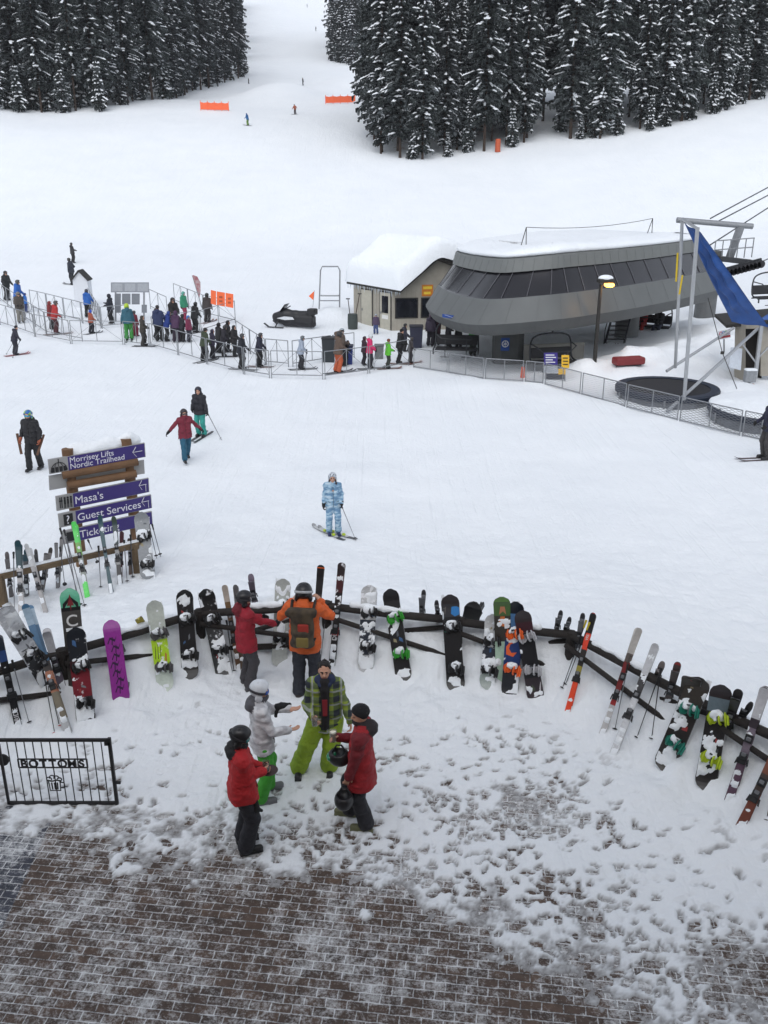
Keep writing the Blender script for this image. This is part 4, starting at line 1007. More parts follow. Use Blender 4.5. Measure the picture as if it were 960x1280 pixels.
# --- lamp -----------------------------------------------------------
yl = 35.7; base = Wy(744.5, 437, yl); top = Wy(757, 356, yl); top.x = base.x+.28; base2 = Vector((base.x, base.y, .2))
lp = thing('street_lamp', 'dark post lamp with a lit amber head in front of the terminal', 'street lamp', base2)
b = MB(); tp = Vector((base.x+.02, yl, top.z)); b.tube([base2, Vector((base.x, yl, tp.z))], [.085, .065], 10); b.split('post', DARKT, lp)
hd = Vector((base.x+.16, yl-.05, tp.z+.06)); b = MB(); b.box(hd+Vector((0, 0, .1)), (.62, .42, .16), None, 0, .04); h_ = b.build('lamp_head', DARKT, lp)
b = MB(); b.box(hd+Vector((.14, -.05, -.05)), (.34, .34, .16), None, 0, .05); b.build('lamp_glass', mat('lit_lens', (255, 190, 90), .3, .02, emit=((255, 178, 70), 5.0)), h_)
S = SDF(hd+Vector((-.4, -.3, .1)), hd+Vector((.4, .3, .5)), .03); S.ell(hd+Vector((0, 0, .19)), (.29, .2, .13), None, 0); S.build('snow_layer', [SNOW], h_)
pl_ = bpy.data.lights.new('lamp_bulb', 'POINT'); pl_.energy = 7; pl_.color = (1, .62, .25); pl_.shadow_soft_size = .1; po = bpy.data.objects.new('lamp_bulb', pl_); COL.objects.link(po); po.location = hd+Vector((.2, -.1, -.25))
# --- grey boards behind the chair -------------------------------------
lw = thing('low_wall', 'low grey board wall behind the empty chair under the terminal', 'wall', Wy(690, 455, 38.3)); b = MB(); b.prism([Wy(655, 455, 38.2), Wy(729, 450, 39.0), Wy(731, 428, 39.0), Wy(655, 431, 38.2)], (0, .06, 0)); b.build('board', mat('grey_board', (138, 136, 130), .8, .15, 3), lw)
# --- notice stand -------------------------------------------------------
o = at(696, 476); ns = thing('notice_stand', 'purple and yellow lift notice boards on a snowy stand at the barrier', 'sign', o)
yb = o.y; b = MB()
for u in (682, 706): b.tube([Wy(u, 480, yb+.05), Wy(u, 443, yb+.05)], .03, 6)
b.split('post', GALV, ns)
def rect(u0, v0, u1, v1, y, th=.03, dz=0): return [Wy(u0, v1, y), Wy(u1, v1+dz, y), Wy(u1, v0+dz, y), Wy(u0, v0, y)]
b = MB(); b.prism(rect(680, 441, 697, 456, yb), (0, .03, 0)); b.build('purple_board', mat('sign_purple', (58, 48, 128), .5), ns)
b = MB(); b.prism(rect(702, 444, 711.5, 460, yb), (0, .03, 0)); b.build('yellow_board', mat('sign_yellow', (228, 180, 50)), ns)
b = MB(); b.prism(rect(698, 461, 707, 468, yb), (0, .03, 0)); b.build('yellow_plate', mat('sign_yellow', (228, 180, 50)), ns)
b = MB(); b.prism(rect(680, 457.5, 697, 466, yb), (0, .03, 0)); b.build('paper_board', mat('paper_grey', (170, 174, 182)), ns)
b = MB(); b.prism(rect(683, 467, 706, 474, yb+.04), (0, .03, 0)); b.build('dark_board', mat('board_dark', (60, 62, 70)), ns)
b = MB()
for k in range(4): b.prism(rect(682, 443.2+k*3, 682+(11, 13, 9, 12)[k], 444.4+k*3, yb-.012), (0, .008, 0))
for k in range(3): b.prism(rect(703.5, 447+k*4, 710, 448.2+k*4, yb-.012), (0, .008, 0), 1)
b.split('marking', [mat('sign_white', (220, 222, 225)), DARKT], ns)
# --- sled ------------------------------------------------------------------
o = at(785, 457); sl_ = thing('rescue_sled', 'red rescue sled lying on the snow between terminal and trampoline', 'sled', o)
S = SDF(o+Vector((-.8, -.4, -.1)), o+Vector((.9, .5, .6)), .03); S.box(o+Vector((0, 0, .2)), (.62, .26, .15), np.array(Matrix.Rotation(.25, 3, 'Z')), .08, .0); S.sub_ell(o+Vector((0, 0, .38)), (.52, .2, .16), np.array(Matrix.Rotation(.25, 3, 'Z'))); S.build('hull', [mat('sled_red', (122, 40, 44), .6)], sl_)
b = MB()
for k in (-1, 1): b.tube([o+Vector((-.55, -.12+k*.2, .04)), o+Vector((.5, .12+k*.2, .04))], .025, 5)
b.split('runner', CH, sl_)
# --- trampolines ---------------------------------------------------------
def trampoline(label, c, r, z, snowy):
    root = thing('trampoline', label, 'trampoline', (c[0], c[1], G(c[0], c[1])), None); n = 40
    circ = lambda rad, zz: [Vector((c[0]+rad*math.cos(2*PI*i/n), c[1]+rad*math.sin(2*PI*i/n), zz)) for i in range(n)]
    b = MB().loft([circ(r-.30, z+.02), circ(r, z+.03), circ(r+.03, z-.03), circ(r+.02, z-.16)]); b.build('pad', mat('tramp_pad', (34, 42, 58), .6, .15, 6), root)
    b = MB(); b.add(circ(r-.29, z), [tuple(range(n))]); b.build('bed', mat('tramp_bed', (36, 36, 40), .8, .2, 8), root)
    b = MB().loft([circ(r-.05, z-.12), circ(r-.08, z-.9)]); b.build('skirt', mat('tramp_skirt', (110, 114, 120), .8, .35, 6), root)
    for i in range(6):
        t = 2*PI*i/6+.2; p = Vector((c[0]+(r+.02)*math.cos(t), c[1]+(r+.02)*math.sin(t), 0)); b = MB(); b.tube([p+Vector((0, 0, z-.1)), p+Vector((0, 0, -.1))], .035, 6); b.split('leg', GALV, root)
    if snowy:
        S = SDF((c[0]-r-.1, c[1]-r-.1, z-.1), (c[0]+r+.1, c[1]+r+.1, z+.4), .06); S.ell((c[0], c[1], z), (r*.99, r*.99, .3), None, 0, 0, [((0, 0, -1), 0)]); S.noise(.06, 2, 3); S.build('snow_cover', [SNOW], root)
    return root
tc_ = Wz(834, 484, .8); trampoline('round dark trampoline standing in the snow behind the barrier', tc_, 1.78, .8, False)
t2 = Wz(966, 509, .8); trampoline('snow covered trampoline cut by the right edge of the photo', t2, 2.0, .8, True)
bg_ = thing('bungee_frame', 'tall silver bungee frame with two poles standing over the dark trampoline', 'frame', Wy(850, 490, 31))
for (u0, v0, u1, v1, y0, y1, r_) in [(853, 272, 844, 460, 33.2, 33.2, .058), (872, 284, 855, 500, 29.8, 29.8, .062)]:
    b = MB(); b.tube([Wy(u0, v0, y0), Wy(u1, v1, y1)], r_, 10); b.build('pole', ALU, bg_)
for (u0, v0, u1, v1, y0, y1, r_) in [(833, 464, 917, 410, 33.3, 34.6, .055), (834, 514, 947, 411, 29.5, 34.2, .06)]:
    b = MB(); b.tube([Wy(u0, v0, y0), Wy(u1, v1, y1)], r_, 10); b.build('boom', ALU, bg_)
b = MB(); b.tube([Wy(853, 274, 33.2), Wy(872, 286, 29.8)], .05, 8); b.build('spreader', ALU, bg_)
b = MB(); b.tube([Wy(847, 316, 33.1), Wy(845, 352, 33.1)], .035, 5); b.tube([Wy(853, 344, 33), Wy(849, 368, 33)], .035, 5); tag(b.build('webbing_strap', mat('yellow_webbing', (206, 178, 40), .8)), 'yellow webbing straps hanging from the silver bungee poles', 'strap')
for i, (u0, v0, u1, v1) in enumerate([(884, 372, 903, 440), (903, 440, 922, 486)]):
    pass
b = MB(); b.tube([Wy(885, 372, 32), Wy(903, 441, 32), Wy(921, 486, 32)], .014, 4); b.box(Wy(903, 441, 32), (.12, .05, .1)); tag(b.build('guy_rope', DARKT), 'thin dark guy rope slanting down right of the trampoline', 'rope')
# tarp: pleated sheet with thickness
A, E, B_, D_ = Wy(856, 279, 33.0), Wy(915, 402, 34.2), Wy(879, 292, 32.2), Wy(961, 409, 33.6)
nu, nv = 26, 44; TV = []; TF = []
nrm = (E-A).cross(B_-A).normalized()
for sgn_ in (0, 1):
    for j in range(nv+1):
        t = j/nv; l = A.lerp(E, t); r_ = B_.lerp(D_, t); r_ = l.lerp(r_, .86+.14*t)
        for i in range(nu+1):
            s_ = i/nu; p = l.lerp(r_, s_); amp = .12*math.sin(PI*s_)*(1-.4*t)
            wv = math.sin(s_*17+t*2.2)*.12*math.sin(PI*min(1, t*1.1))*(.3+.7*math.sin(PI*s_))+.05*math.sin(t*31+s_*6)*math.sin(PI*s_)
            TV.append(p+nrm*(wv+sgn_*.012)-Vector((0, 0, amp*1.1*math.sin(PI*t))))
M_ = (nu+1)*(nv+1)
for k in (0, 1):
    for j in range(nv):
        for i in range(nu):
            q = [j*(nu+1)+i+k*M_, j*(nu+1)+i+1+k*M_, (j+1)*(nu+1)+i+1+k*M_, (j+1)*(nu+1)+i+k*M_]; TF.append(q if k else q[::-1])
tp_ = mesh_obj('tarpaulin', TV, TF, mat('blue_tarp', (38, 82, 150), .42, .35, 2.2, 1.0, 5), None, None, True); tag(tp_, 'crumpled blue tarpaulin slung from the bungee pole down to the right hut', 'tarpaulin')
T2 = [Wy(950, 399, 34.6), Wy(968, 388, 34.6), Wy(968, 408, 34.3), Wy(958, 408, 34.3)]; b = MB(); b.prism(T2, (0, .03, 0)); tag(b.build('tarpaulin', mat('blue_tarp', (38, 82, 150))), 'small second flap of blue tarpaulin at the right picture edge', 'tarpaulin')
# right hut
rh = thing('ticket_hut', 'small tan hut with dark doorway under the blue tarpaulin at right', 'hut', Wy(945, 480, 35))
b = MB(); b.prism([Wy(918, 480, 35), Wy(932, 483, 34.3), Wy(932, 404, 34.3), Wy(920, 404, 35)], (.3, .9, 0)); b.prism([Wy(951, 470, 34.6), Wy(990, 470, 34.6), Wy(990, 402, 34.6), Wy(951, 402, 34.6)], (0, .12, 0)); b.prism([Wy(930, 402, 34.4), Wy(953, 402, 34.4), Wy(953, 411, 34.4), Wy(930, 411, 34.4)], (0, .12, 0)); b.build('wall', SIDING, rh)
b = MB(); b.prism([Wy(930, 478, 35), Wy(952, 478, 35), Wy(952, 409, 35), Wy(930, 409, 35)], (0, .05, 0)); b.build('doorway', mat('dark_interior', (34, 30, 29), .9), rh)
b = MB(); b.prism([Wy(908, 406, 34.8), Wy(990, 398, 34.0), Wy(990, 402, 34.0), Wy(908, 410, 34.8)], (.3, 2.2, .1)); b.build('roof', DARKT, rh)
b = MB(); b.beam(Wy(952, 404, 34.0), Wy(944, 472, 34.0), .12, .12); b.beam(Wy(946, 455, 34), Wy(928, 430, 34), .05, .05); b.beam(Wy(947, 448, 34), Wy(966, 428, 34), .05, .05); b.split('brace_post', ALU, rh)
eb = thing('control_box', 'grey electrical control box on a post before the tan hut', 'box', Wy(938, 492, 33.6)); c = Wy(937.5, 470, 33.6)
b = MB(); b.box(c, (.42, .25, .44), None, 0, .02); b.build('case', GALV, eb); b = MB(); b.box(c+Vector((0, 0, .24)), (.44, .27, .08), None, 0, .03); b.build('snow_layer', SNOW, eb); b = MB(); b.tube([c, c-Vector((0, 0, 1.0))], .06, 8); b.split('post', GALV, eb); b = MB(); b.box(c+Vector((-.05, 0, -.34)), (.5, .12, .08)); b.build('bracket', mat('orange_part', (190, 104, 50)), eb)
wp = thing('metal_sheet', 'pale blue white panel leaning on the tan hut wall', 'panel', Wy(919, 463, 34.2)); b = MB(); b.prism([Wy(911, 459, 34.0), Wy(926, 463, 34.0), Wy(928, 436, 34.3), Wy(914, 434, 34.3)], (0, .05, 0)); b.build('sheet', mat('white_sheet', (196, 203, 212)), wp)
cs = thing('colour_sign', 'small white sign with a coloured scribble beside the tan hut', 'sign', Wy(905, 430, 34.6)); b = MB(); b.prism([Wy(898, 414, 34.6), Wy(913, 411, 34.6), Wy(913.5, 422, 34.6), Wy(898, 425, 34.6)], (0, .03, 0)); b.build('board', mat('sign_white', (220, 222, 225)), cs)
for k, col in enumerate(((190, 60, 90), (60, 120, 190), (90, 160, 80), (120, 60, 150))):
    c = Wy(901+k*3.3, 417-k*.6, 34.57); b = MB(); b.tube([c+Vector((.05*math.cos(t), 0, .07*math.sin(t))) for t in np.linspace(.5, 5.6, 10)], .012, 4); b.split('marking', mat('print_ink', col, .5, .05), cs)
b = MB(); b.prism([Wy(898.5, 421, 34.58), Wy(913, 418.5, 34.58), Wy(913, 421, 34.58), Wy(898.5, 423.6, 34.58)], (0, .01, 0)); b.build('stripe', mat('stripe_red', (150, 50, 55)), cs)
b = MB(); b.tube([Wy(905, 424, 34.62), Wy(905, 440, 34.62)], .03, 6); b.split('post', GALV, cs)
# --- small things by the hut ------------------------------------------------
def bin_(label, u, v, hgt, w, col, lid):
    o = at(u, v); root = thing('waste_bin', label, 'bin', o); b = MB(); b.loft([[o+Vector((k*w*.5*x, k*w*.45*y, z)) for x, y in ((-1, -1), (1, -1), (1, 1), (-1, 1))] for k, z in ((.85, -.05), (1, hgt))], caps=True); b.build('body', mat('bin_plastic', col, .6), root)
    b = MB(); b.box(o+Vector((0, 0, hgt+.03)), (w*1.08, w, .07), None, 0, .02); b.build('lid', mat('bin_plastic', lid, .6), root)
bin_('black waste bin standing inside the queue behind the man with raised arm', 411, 452, 1.0, .55, (48, 54, 58), (34, 36, 40))
bin_('dark blue bin beside the ramp in front of the hut windows', 520, 434, .95, .6, (44, 46, 66), (30, 32, 44))
bin_('blue bin in the queue next to the man with raised arm', 434, 455, .75, .5, (36, 54, 120), (30, 36, 60))
bin_('small grey bin between the pink and green skiers', 474, 448, .55, .4, (110, 114, 114), (90, 92, 94))
o = at(441, 411); root = thing('tool_barrel', 'dark green barrel holding shovels beside the hut corner', 'barrel', o); b = MB(); b.tube([o-Vector((0, 0, .1)), o+Vector((0, 0, .35)), o+Vector((0, 0, .75))], [.24, .27, .25], 14); b.build('drum', mat('bin_plastic', (58, 66, 64)), root)
for i, (dx, l) in enumerate(((-.15, 1.5), (.12, 1.75))):
    s_ = thing('shovel', ['shovel with leaning handle in the barrel left of the hut', 'longer handled shovel standing upright in the hut barrel'][i], 'shovel', o+Vector((0, 0, .3))); b = MB(); q = o+Vector((dx*2.2+.1, .05, l)); b.tube([o+Vector((dx*.5, 0, .2)), q], .022, 6); b.build('handle', BARK, s_); b = MB(); b.box(q, (.2, .04, .05)); b.build('grip', DARKT, s_)
o = at(391, 384); fl = thing('marker_flag', 'tiny orange marker flag on a stick near the snowmobile', 'flag', o); b = MB(); b.tube([o, o+Vector((.12, 0, .95))], .012, 5); b.build('stick', GALV, fl); b = MB(); b.prism([o+Vector((.1, 0, .9)), o+Vector((-.22, 0, .62)), o+Vector((.06, 0, .38))], (0, .012, 0)); b.build('cloth', mat('flag_orange', (236, 108, 60)), fl)
o = at(653, 472); mk = thing('marker_post', 'short orange marker post at the barrier beside the empty chair', 'post', o); b = MB(); b.tube([o, o+Vector((0, 0, .42))], [.09, .06], 10); b.build('foam', mat('flag_orange', (226, 96, 60)), mk); b = MB(); b.tube([o+Vector((0, 0, .4)), o+Vector((0, 0, .55))], .02, 6); b.build('stick', GALV, mk)
o = at(622, 190); mk = thing('tree_marker', 'orange padded marker post at the foot of the right forest', 'post', o); b = MB(); b.tube([o, o+Vector((0, 0, 1.3))], [.3, .28], 10); b.build('pad', mat('flag_orange_dull', (180, 84, 52)), mk)
# snowmobile
o = at(366, 409); sm = thing('snowmobile', 'black snowmobile with white side panels parked near the hut', 'snowmobile', (0, 0, 0)); SB = mat('snowmobile_black', (30, 30, 33), .45)
S = SDF((-1.5, -.5, -.1), (1.5, .5, 1.4), .03); S.cone((.95, 0, .5), (.35, 0, .62), .2, .30, .12).cone((.35, 0, .62), (-.2, 0, .66), .28, .2, .12).cone((-.2, 0, .66), (-1.1, 0, .72), .19, .17, .1).box((-1.15, 0, .85), (.22, .22, .16), None, .06, .05).box((-.25, 0, .42), (1.0, .24, .2), None, .08, .08).cone((.9, 0, .36), (.2, 0, .36), .2, .26, .1); S.build('body', [SB], sm)
b = MB(); b.box((-.35, 0, .22), (1.9, .38, .34), None, 0, .1); b.build('track', PAD, sm)
b = MB(); b.prism([(.62, -.28, .78), (.30, -.24, 1.18), (.30, .24, 1.18), (.62, .28, .78)], (-.03, 0, .0)); b.build('windshield', GLASS, sm)
for k in (-1, 1):
    b = MB(); b.prism([Vector((.75, k*.30, .46)), Vector((.25, k*.34, .40)), Vector((-.25, k*.29, .44)), Vector((-.15, k*.29, .56)), Vector((.3, k*.34, .58))], (0, k*.03, 0)); b.build('side_panel', mat('panel_white', (205, 208, 212)), sm)
    b = MB(); b.beam((.3, k*.48, .03), (1.15, k*.48, .03), .13, .03); b.beam((1.15, k*.48, .03), (1.4, k*.48, .2), .13, .03); b.tube([(.75, k*.48, .05), (.65, k*.2, .45)], .03, 6); b.build('ski', SB, sm)
b = MB(); b.tube([(.28, -.36, 1.02), (.35, -.1, .95), (.35, .1, .95), (.28, .36, 1.02)], .025, 6); b.build('handlebar', CH, sm)
sm.location = o; sm.rotation_euler = (0, 0, R(158))
# feather flag, kiosk, notice frame, orange panels
o = at(253, 386); ff = thing('feather_flag', 'narrow faded red feather flag leaning left behind the queue', 'flag', o); t = Wy(240, 344, o.y)
b = MB(); b.tube([o, o.lerp(t, .5), t], [.03, .025, .012], 6); b.build('pole', GALV, ff)
b = MB(); dd = (t-o); sd_ = Vector((dd.z, 0, -dd.x)).normalized(); Pf = [o+dd*k+sd_*w for k, w in ((.30, .0), (.98, 0), (1.0, .06), (.93, .26), (.75, .34), (.5, .2))]; b.prism(Pf, (0, .015, 0)); b.build('cloth', mat_patch('flag_cloth', (150, 92, 98), (172, 150, 152), 5, .5, .1), ff)
o = at(106, 383); ki = thing('white_kiosk', 'tall narrow white kiosk with small dark gable roof behind the queue', 'kiosk', o); b = MB(); w_, h_ = .42, 1.55
b.prism([o+Vector((x, -.35, z)) for x, z in ((-w_, -.1), (w_, -.1), (w_, h_), (0, h_+.42), (-w_, h_))], (0, .7, 0)); b.build('body', mat('kiosk_white', (212, 215, 220), .6, .05), ki)
b = MB()
for k in (-1, 1): b.beam(o+Vector((k*.5, -.05, h_-.06)), o+Vector((0, -.05, h_+.5)), .82, .07, up=(0, 0, 1))
b.build('roof', DARKT, ki)
o = at(162, 402); nb = thing('notice_board', 'large grey notice board frame standing over the queue entrance', 'sign', o); yb = o.y
b = MB()
for u in (144.5, 180): b.beam(Wy(u, 404, yb+.06), Wy(u, 353, yb+.06), .08, .08, up=(0, 1, 0))
b.split('post', GALV, nb)
NB = mat('notice_grey', (142, 146, 152), .6, .12, 5)
b = MB(); b.prism(rect(138.5, 353, 186, 365.5, yb), (0, .04, 0)); b.build('top_board', NB, nb)
for u0, u1, v0, v1 in ((143.5, 151, 367, 391), (152.5, 163, 367, 380.5), (164.5, 174.5, 367, 380.5), (177, 183.5, 381, 391)):
    b = MB(); b.prism(rect(u0, v0, u1, v1, yb-.002), (0, .03, 0)); b.split('lower_board', mat('notice_dark', (118, 122, 128), .6, .12, 5), nb)
b = MB()
for k in range(3): b.prism(rect(140+k*16, 354.5, 153+k*16, 364, yb-.012), (0, .008, 0))
b.split('paper', mat('paper_grey2', (160, 164, 170)), nb)
for i, (u0, u1) in enumerate(((263.5, 270), (271, 281), (282, 291.5))):
    o = at((u0+u1)/2, 404); y = o.y-i*.6; op = thing('orange_panel', ['leftmost orange warning panel hung on the rear barrier', 'middle orange warning panel with dark print on the rear barrier', 'rightmost orange warning panel with dark print on the rear barrier'][i], 'panel', o)
    v0 = 362.5+i*1.8; b = MB(); b.prism([Wy(u0, v0+17, y), Wy(u1, v0+19, y), Wy(u1, v0+1.6, y), Wy(u0, v0, y)], (0, .03, 0)); b.build('sheet', mat('panel_orange', (240, 112, 66), .7, .06), op)
    if i:
        b = MB()
        for q in (6, 11): b.prism(rect(u0+3, v0+q, u1-3, v0+q+2.4, y-.012), (0, .006, 0))
        b.split('print', mat('print_dull', (170, 84, 56)), op)
# orange nets up the hill
for i, (u0, v0, u1, v1, lab) in enumerate([(251, 138, 286, 139, 'orange safety net fence left of the ski run below the left forest'), (407, 130, 444, 129, 'orange safety net fence beside the right forest corner')]):
    a, c = at(u0, v0), at(u1, v1); nf = thing('safety_net', lab, 'net fence', a, 'orange nets on the slope'); b = MB()
    for j in range(4):
        p = a.lerp(c, j/4); q = a.lerp(c, (j+1)/4); sag = .08
        b.prism([p+Vector((0, 0, .12)), q+Vector((0, 0, .12)), q+Vector((0, 0, .98)), p.lerp(q, .5)+Vector((0, 0, .98-sag)), p+Vector((0, 0, .98))], (0, .03, 0))
    b.build('net', mat('net_orange', (242, 110, 70), .8, .08), nf)
    for j in range(5):
        p = a.lerp(c, j/4); b = MB(); b.tube([p, p+Vector((0, 0, 1.15))], .04, 5); b.build('stake', mat('net_orange', (242, 110, 70)), nf)
# --- queue barriers ----------------------------------------------------------
def barrier_run(px, label, group, hgt=1.1, step=2.2, net=False, drop=0.0):
    P = [at(u, v) for u, v in px]
    for a, c in zip(P[:-1], P[1:]):
        n = max(1, round((c-a).length/step))
        for i in range(n):
            p, q = a.lerp(c, i/n), a.lerp(c, (i+1)/n); e = (q-p).normalized()*.05; p = p+e; q = q-e
            p.z = G(p.x, p.y)-drop; q.z = G(q.x, q.y)-drop; up = Vector((0, 0, 1))
            root = thing('crowd_barrier', label, 'barrier', (p+q)/2, group)
            b = MB(); b.tube([p, p+up*hgt], .019, 6); b.tube([q, q+up*hgt], .019, 6); b.tube([p+up*hgt, q+up*hgt], .019, 6); b.tube([p+up*.16, q+up*.16], .02, 6); m = (p+q)/2; b.tube([m+up*.16, m+up*hgt], .018, 6); b.build('frame', GALV, root)
            b = MB()
            if net:
                k = 9
                for j in range(-k+1, k):
                    x0 = j/k; lo = max(0, x0); hi = min(1, x0+1)
                    f = lambda s, z: p.lerp(q, s)+up*(.17+z*(hgt-.19))
                    b.tube([f(lo, lo-x0), f(hi, hi-x0)], .006, 3, cap=False, smooth=False); b.tube([f(lo, 1-(lo-x0)), f(hi, 1-(hi-x0))], .006, 3, cap=False, smooth=False)
                b.build('netting', mat('net_grey', (120, 122, 126), .8), root)
            else:
                b.tube([p+up*.18, m+up*(hgt-.03)], .008, 4); b.tube([m+up*(hgt-.03), q+up*.18], .008, 4); b.build('brace', GALV, root)
barrier_run([(-12, 402), (0, 406), (44, 421), (89, 430), (155, 431), (188, 434), (223, 444), (259, 455.5), (305, 468), (338, 473), (405, 474.5), (461, 467), (512, 457)], 'grey tube barrier panel in the front row of the lift queue', 'front row of queue barriers')
barrier_run([(0, 376), (58, 418), (104, 427)], 'grey tube barrier panel in the second row at the left of the queue', 'second row of queue barriers')
barrier_run([(39, 387), (60, 392), (127, 411), (160, 408)], 'grey tube barrier panel in the row in front of the white kiosk', 'kiosk row of queue barriers')
barrier_run([(127, 410), (112, 384)], 'grey tube barrier panel running back toward the white kiosk', 'cross row of queue barriers')
barrier_run([(188, 386), (210, 397)], 'grey tube barrier panel right of the notice board frame', 'barriers beside the notice frame')
barrier_run([(218, 378), (255, 394), (295, 404)], 'grey tube barrier panel in the rear row below the feather flag', 'rear row of queue barriers')
barrier_run([(251, 416), (295, 402)], 'grey tube barrier panel slanting back toward the orange panels', 'slanting row of queue barriers')
barrier_run([(190, 425), (251, 416)], 'grey tube barrier panel in the middle of the crowded queue', 'middle row of queue barriers')
barrier_run([(296, 430), (332, 456), (362, 459)], 'grey tube barrier panel behind the queue right of the crowd', 'inner row of queue barriers')
barrier_run([(365, 459), (415, 451), (444, 447)], 'grey tube barrier panel behind the queue near the bins', 'back row of barriers near the bins')
barrier_run([(516, 459), (560, 466), (605, 474), (655, 477), (680, 480), (726, 493), (782, 509), (848, 526), (926, 545), (975, 556)], 'grey netted barrier panel between the piste and the lift terminal', 'netted barriers before the terminal', .92, 2.0, True, .12)
# ------------------------------------------------------------------ log rail fence round the plaza
LOG = mat('dark_log', (40, 36, 34), .85, .35, 5, .7, 18); LOGW = mat('weathered_log', (104, 88, 68), .85, .3, 5, .7, 18)
fence = thing('rail_fence', 'low dark log rail fence with crossed braces curving round the plaza', 'fence', (RAILW[8].x, RAILW[8].y, .8))
def arc_points(P, step):
    out = [P[0]]; acc = 0
    for a, b in zip(P[:-1], P[1:]):
        L = (b-a).length; t = step-acc
        while t < L: out.append(a.lerp(b, t/L)); t += step
        acc = (acc+L) % step
    return out
FP = [RAILW[0]+(RAILW[0]-RAILW[2]).normalized()*1.2]+RAILW+[RAILW[-1]+(RAILW[-1]-RAILW[-3]).normalized()*1.5]
posts = arc_points(FP, 2.25)
i712 = min(range(len(posts)), key=lambda i: (posts[i]-Wz(714, 795, 1.1)).length); posts[i712] = Wz(714, 794, 1.1)
rf_ = random.Random(8)
for p in posts:
    d = Vector((-p.x*.1, -1, 0)).normalized(); b = MB(); z0 = G(p.x, p.y)-.4
    b.tube([(p.x, p.y, min(z0, .2)), (p.x, p.y, 1.16)], .08, 8); b.build('post', LOG, fence)
for a, c in zip(posts[:-1], posts[1:]):
    e = (c-a).normalized(); j = rf_.uniform(-.03, .03)
    b = MB(); b.tube([a-e*.1+Vector((0, 0, j)), a.lerp(c, .5)+Vector((0, 0, -.02)), c+e*.1-Vector((0, 0, j))], .068, 8); rl = b.build('rail', LOG, fence)
    side = Vector((e.y, -e.x, 0)); side = side if side.y < 0 else -side
    b = MB(); b.tube([a+side*.02+Vector((0, 0, -.66)), c+side*.02+Vector((0, 0, -.72))], .055, 7); b.build('rail', LOG, fence)
    b = MB(); b.tube([a+side*.11+Vector((0, 0, -.14)), c+side*.11+Vector((0, 0, -.62))], .043, 7); b.build('brace', LOG, fence)
    if rf_.random() < .5: b = MB(); b.tube([a-side*.11+Vector((0, 0, -.66)), c-side*.11+Vector((0, 0, -.14))], .043, 7); b.build('brace', LOG, fence)
    if rf_.random() < .75:
        s0 = rf_.uniform(0, .5); s1 = s0+rf_.uniform(.2, .45); p, q = a.lerp(c, s0), a.lerp(c, s1); S = SDF(np.minimum(p, q)-.15, np.maximum(p, q)+.2, .03); S.cone(p+Vector((0, 0, .07)), q+Vector((0, 0, .07)), .06, .045); S.noise(.05, 6, 3); S.build('snow_layer', [SNOW], rl)
# ------------------------------------------------------------------ leaning geometry
def lean_fit(ut, vt, ub, vb, gap=.10, sink=.06):
    B = at(ub, vb); best = None; dt = ray(ut, vt)
    for dy in np.arange(.05, 1.4, .02):
        T = Vector(CAM+dt*((B.y+dy)/dt[1]))
        if T.z-B.z < .2: continue
        f = (1.1-B.z)/(T.z-B.z); P = B.lerp(T, min(f, 1.0)); g_ = -float(rail_sd(np.array([P.x]), np.array([P.y]))[0])
        s = abs(g_-gap)
        if best is None or s < best[0]: best = (s, T)
    T = best[1]; u = (T-B).normalized()
    return B-u*sink, T
def behind_fit(ut, vt, dx=0.0, off=.10, lean=.45, z0=None, u_rail=None):
    d = ray(ut, vt); yr = rail_pt(float(Wz(ut, vt+20, 1.1).x)).y
    T = Vector(CAM+d*((yr-.02)/d[1])); B = Vector((T.x+dx, yr+lean, 0)); B.z = G(B.x, B.y)-.1 if z0 is None else z0
    mid = B.lerp(T, (1.1-B.z)/max(.2, T.z-B.z)); sh_ = yr+off-mid.y
    if sh_ > 0: T.y += 0; B.y += sh_
    return B, T
def frame_of(B, T, roll=0.0):
    u = (T-B).normalized(); tc = (Vector((0, 0, H))-B); w = u.cross(tc).normalized(); n = w.cross(u).normalized()
    if roll: M = Matrix.Rotation(roll, 3, u); w = M @ w; n = M @ n
    if n.dot(tc) < 0: n = -n; w = -w
    # w points to picture right
    if w.x < 0: w = -w
    return u, w, n
def snow_crust(parent, B, u, w, n, L, W, seed, amt, off):
    """lumps of snow frozen on the topsheet: raised patches only where it clings"""
    na, nb = int(L/.025), max(5, int(W/.025)); t = (np.arange(na+1)/na)*L; s = (np.arange(nb+1)/nb-.5)*W*.92
    T_, S_ = np.meshgrid(t, s, indexing='ij'); N_ = fbm(T_*6+seed*7.7, S_*6, 4, seed)+.16*np.clip(1-T_/(L*.45), 0, 1)
    h = np.clip((N_-(.76-.24*amt))*.22, -.004, .03); ok = h > 0
    if ok.sum() < 6: return
    ed = np.minimum(1, np.minimum(T_, L-T_)/.06); hw = W*.5*np.sqrt(np.clip(1-(1-ed)**2, 0, 1)); ok &= np.abs(S_) < hw*.95
    B_, u_, w_, n_ = (np.array(k) for k in (B, u, w, n))
    V = B_+T_[..., None]*u_+S_[..., None]*w_+(off+np.maximum(h, -.004))[..., None]*n_
    idx = np.arange((na+1)*(nb+1)).reshape(na+1, nb+1); q = np.stack([idx[:-1, :-1], idx[:-1, 1:], idx[1:, 1:], idx[1:, :-1]], -1).reshape(-1, 4)
    okf = ok.reshape(-1); q = q[okf[q].any(1)]
    if len(q): 
        used = np.unique(q); mp = -np.ones(V.reshape(-1, 3).shape[0], int); mp[used] = np.arange(len(used)); m_ = MB(); m_.add([tuple(k) for k in V.reshape(-1, 3)[used]], mp[q].tolist(), 0, True); m_.split('snow_patch', SNOW, parent, True, 5)
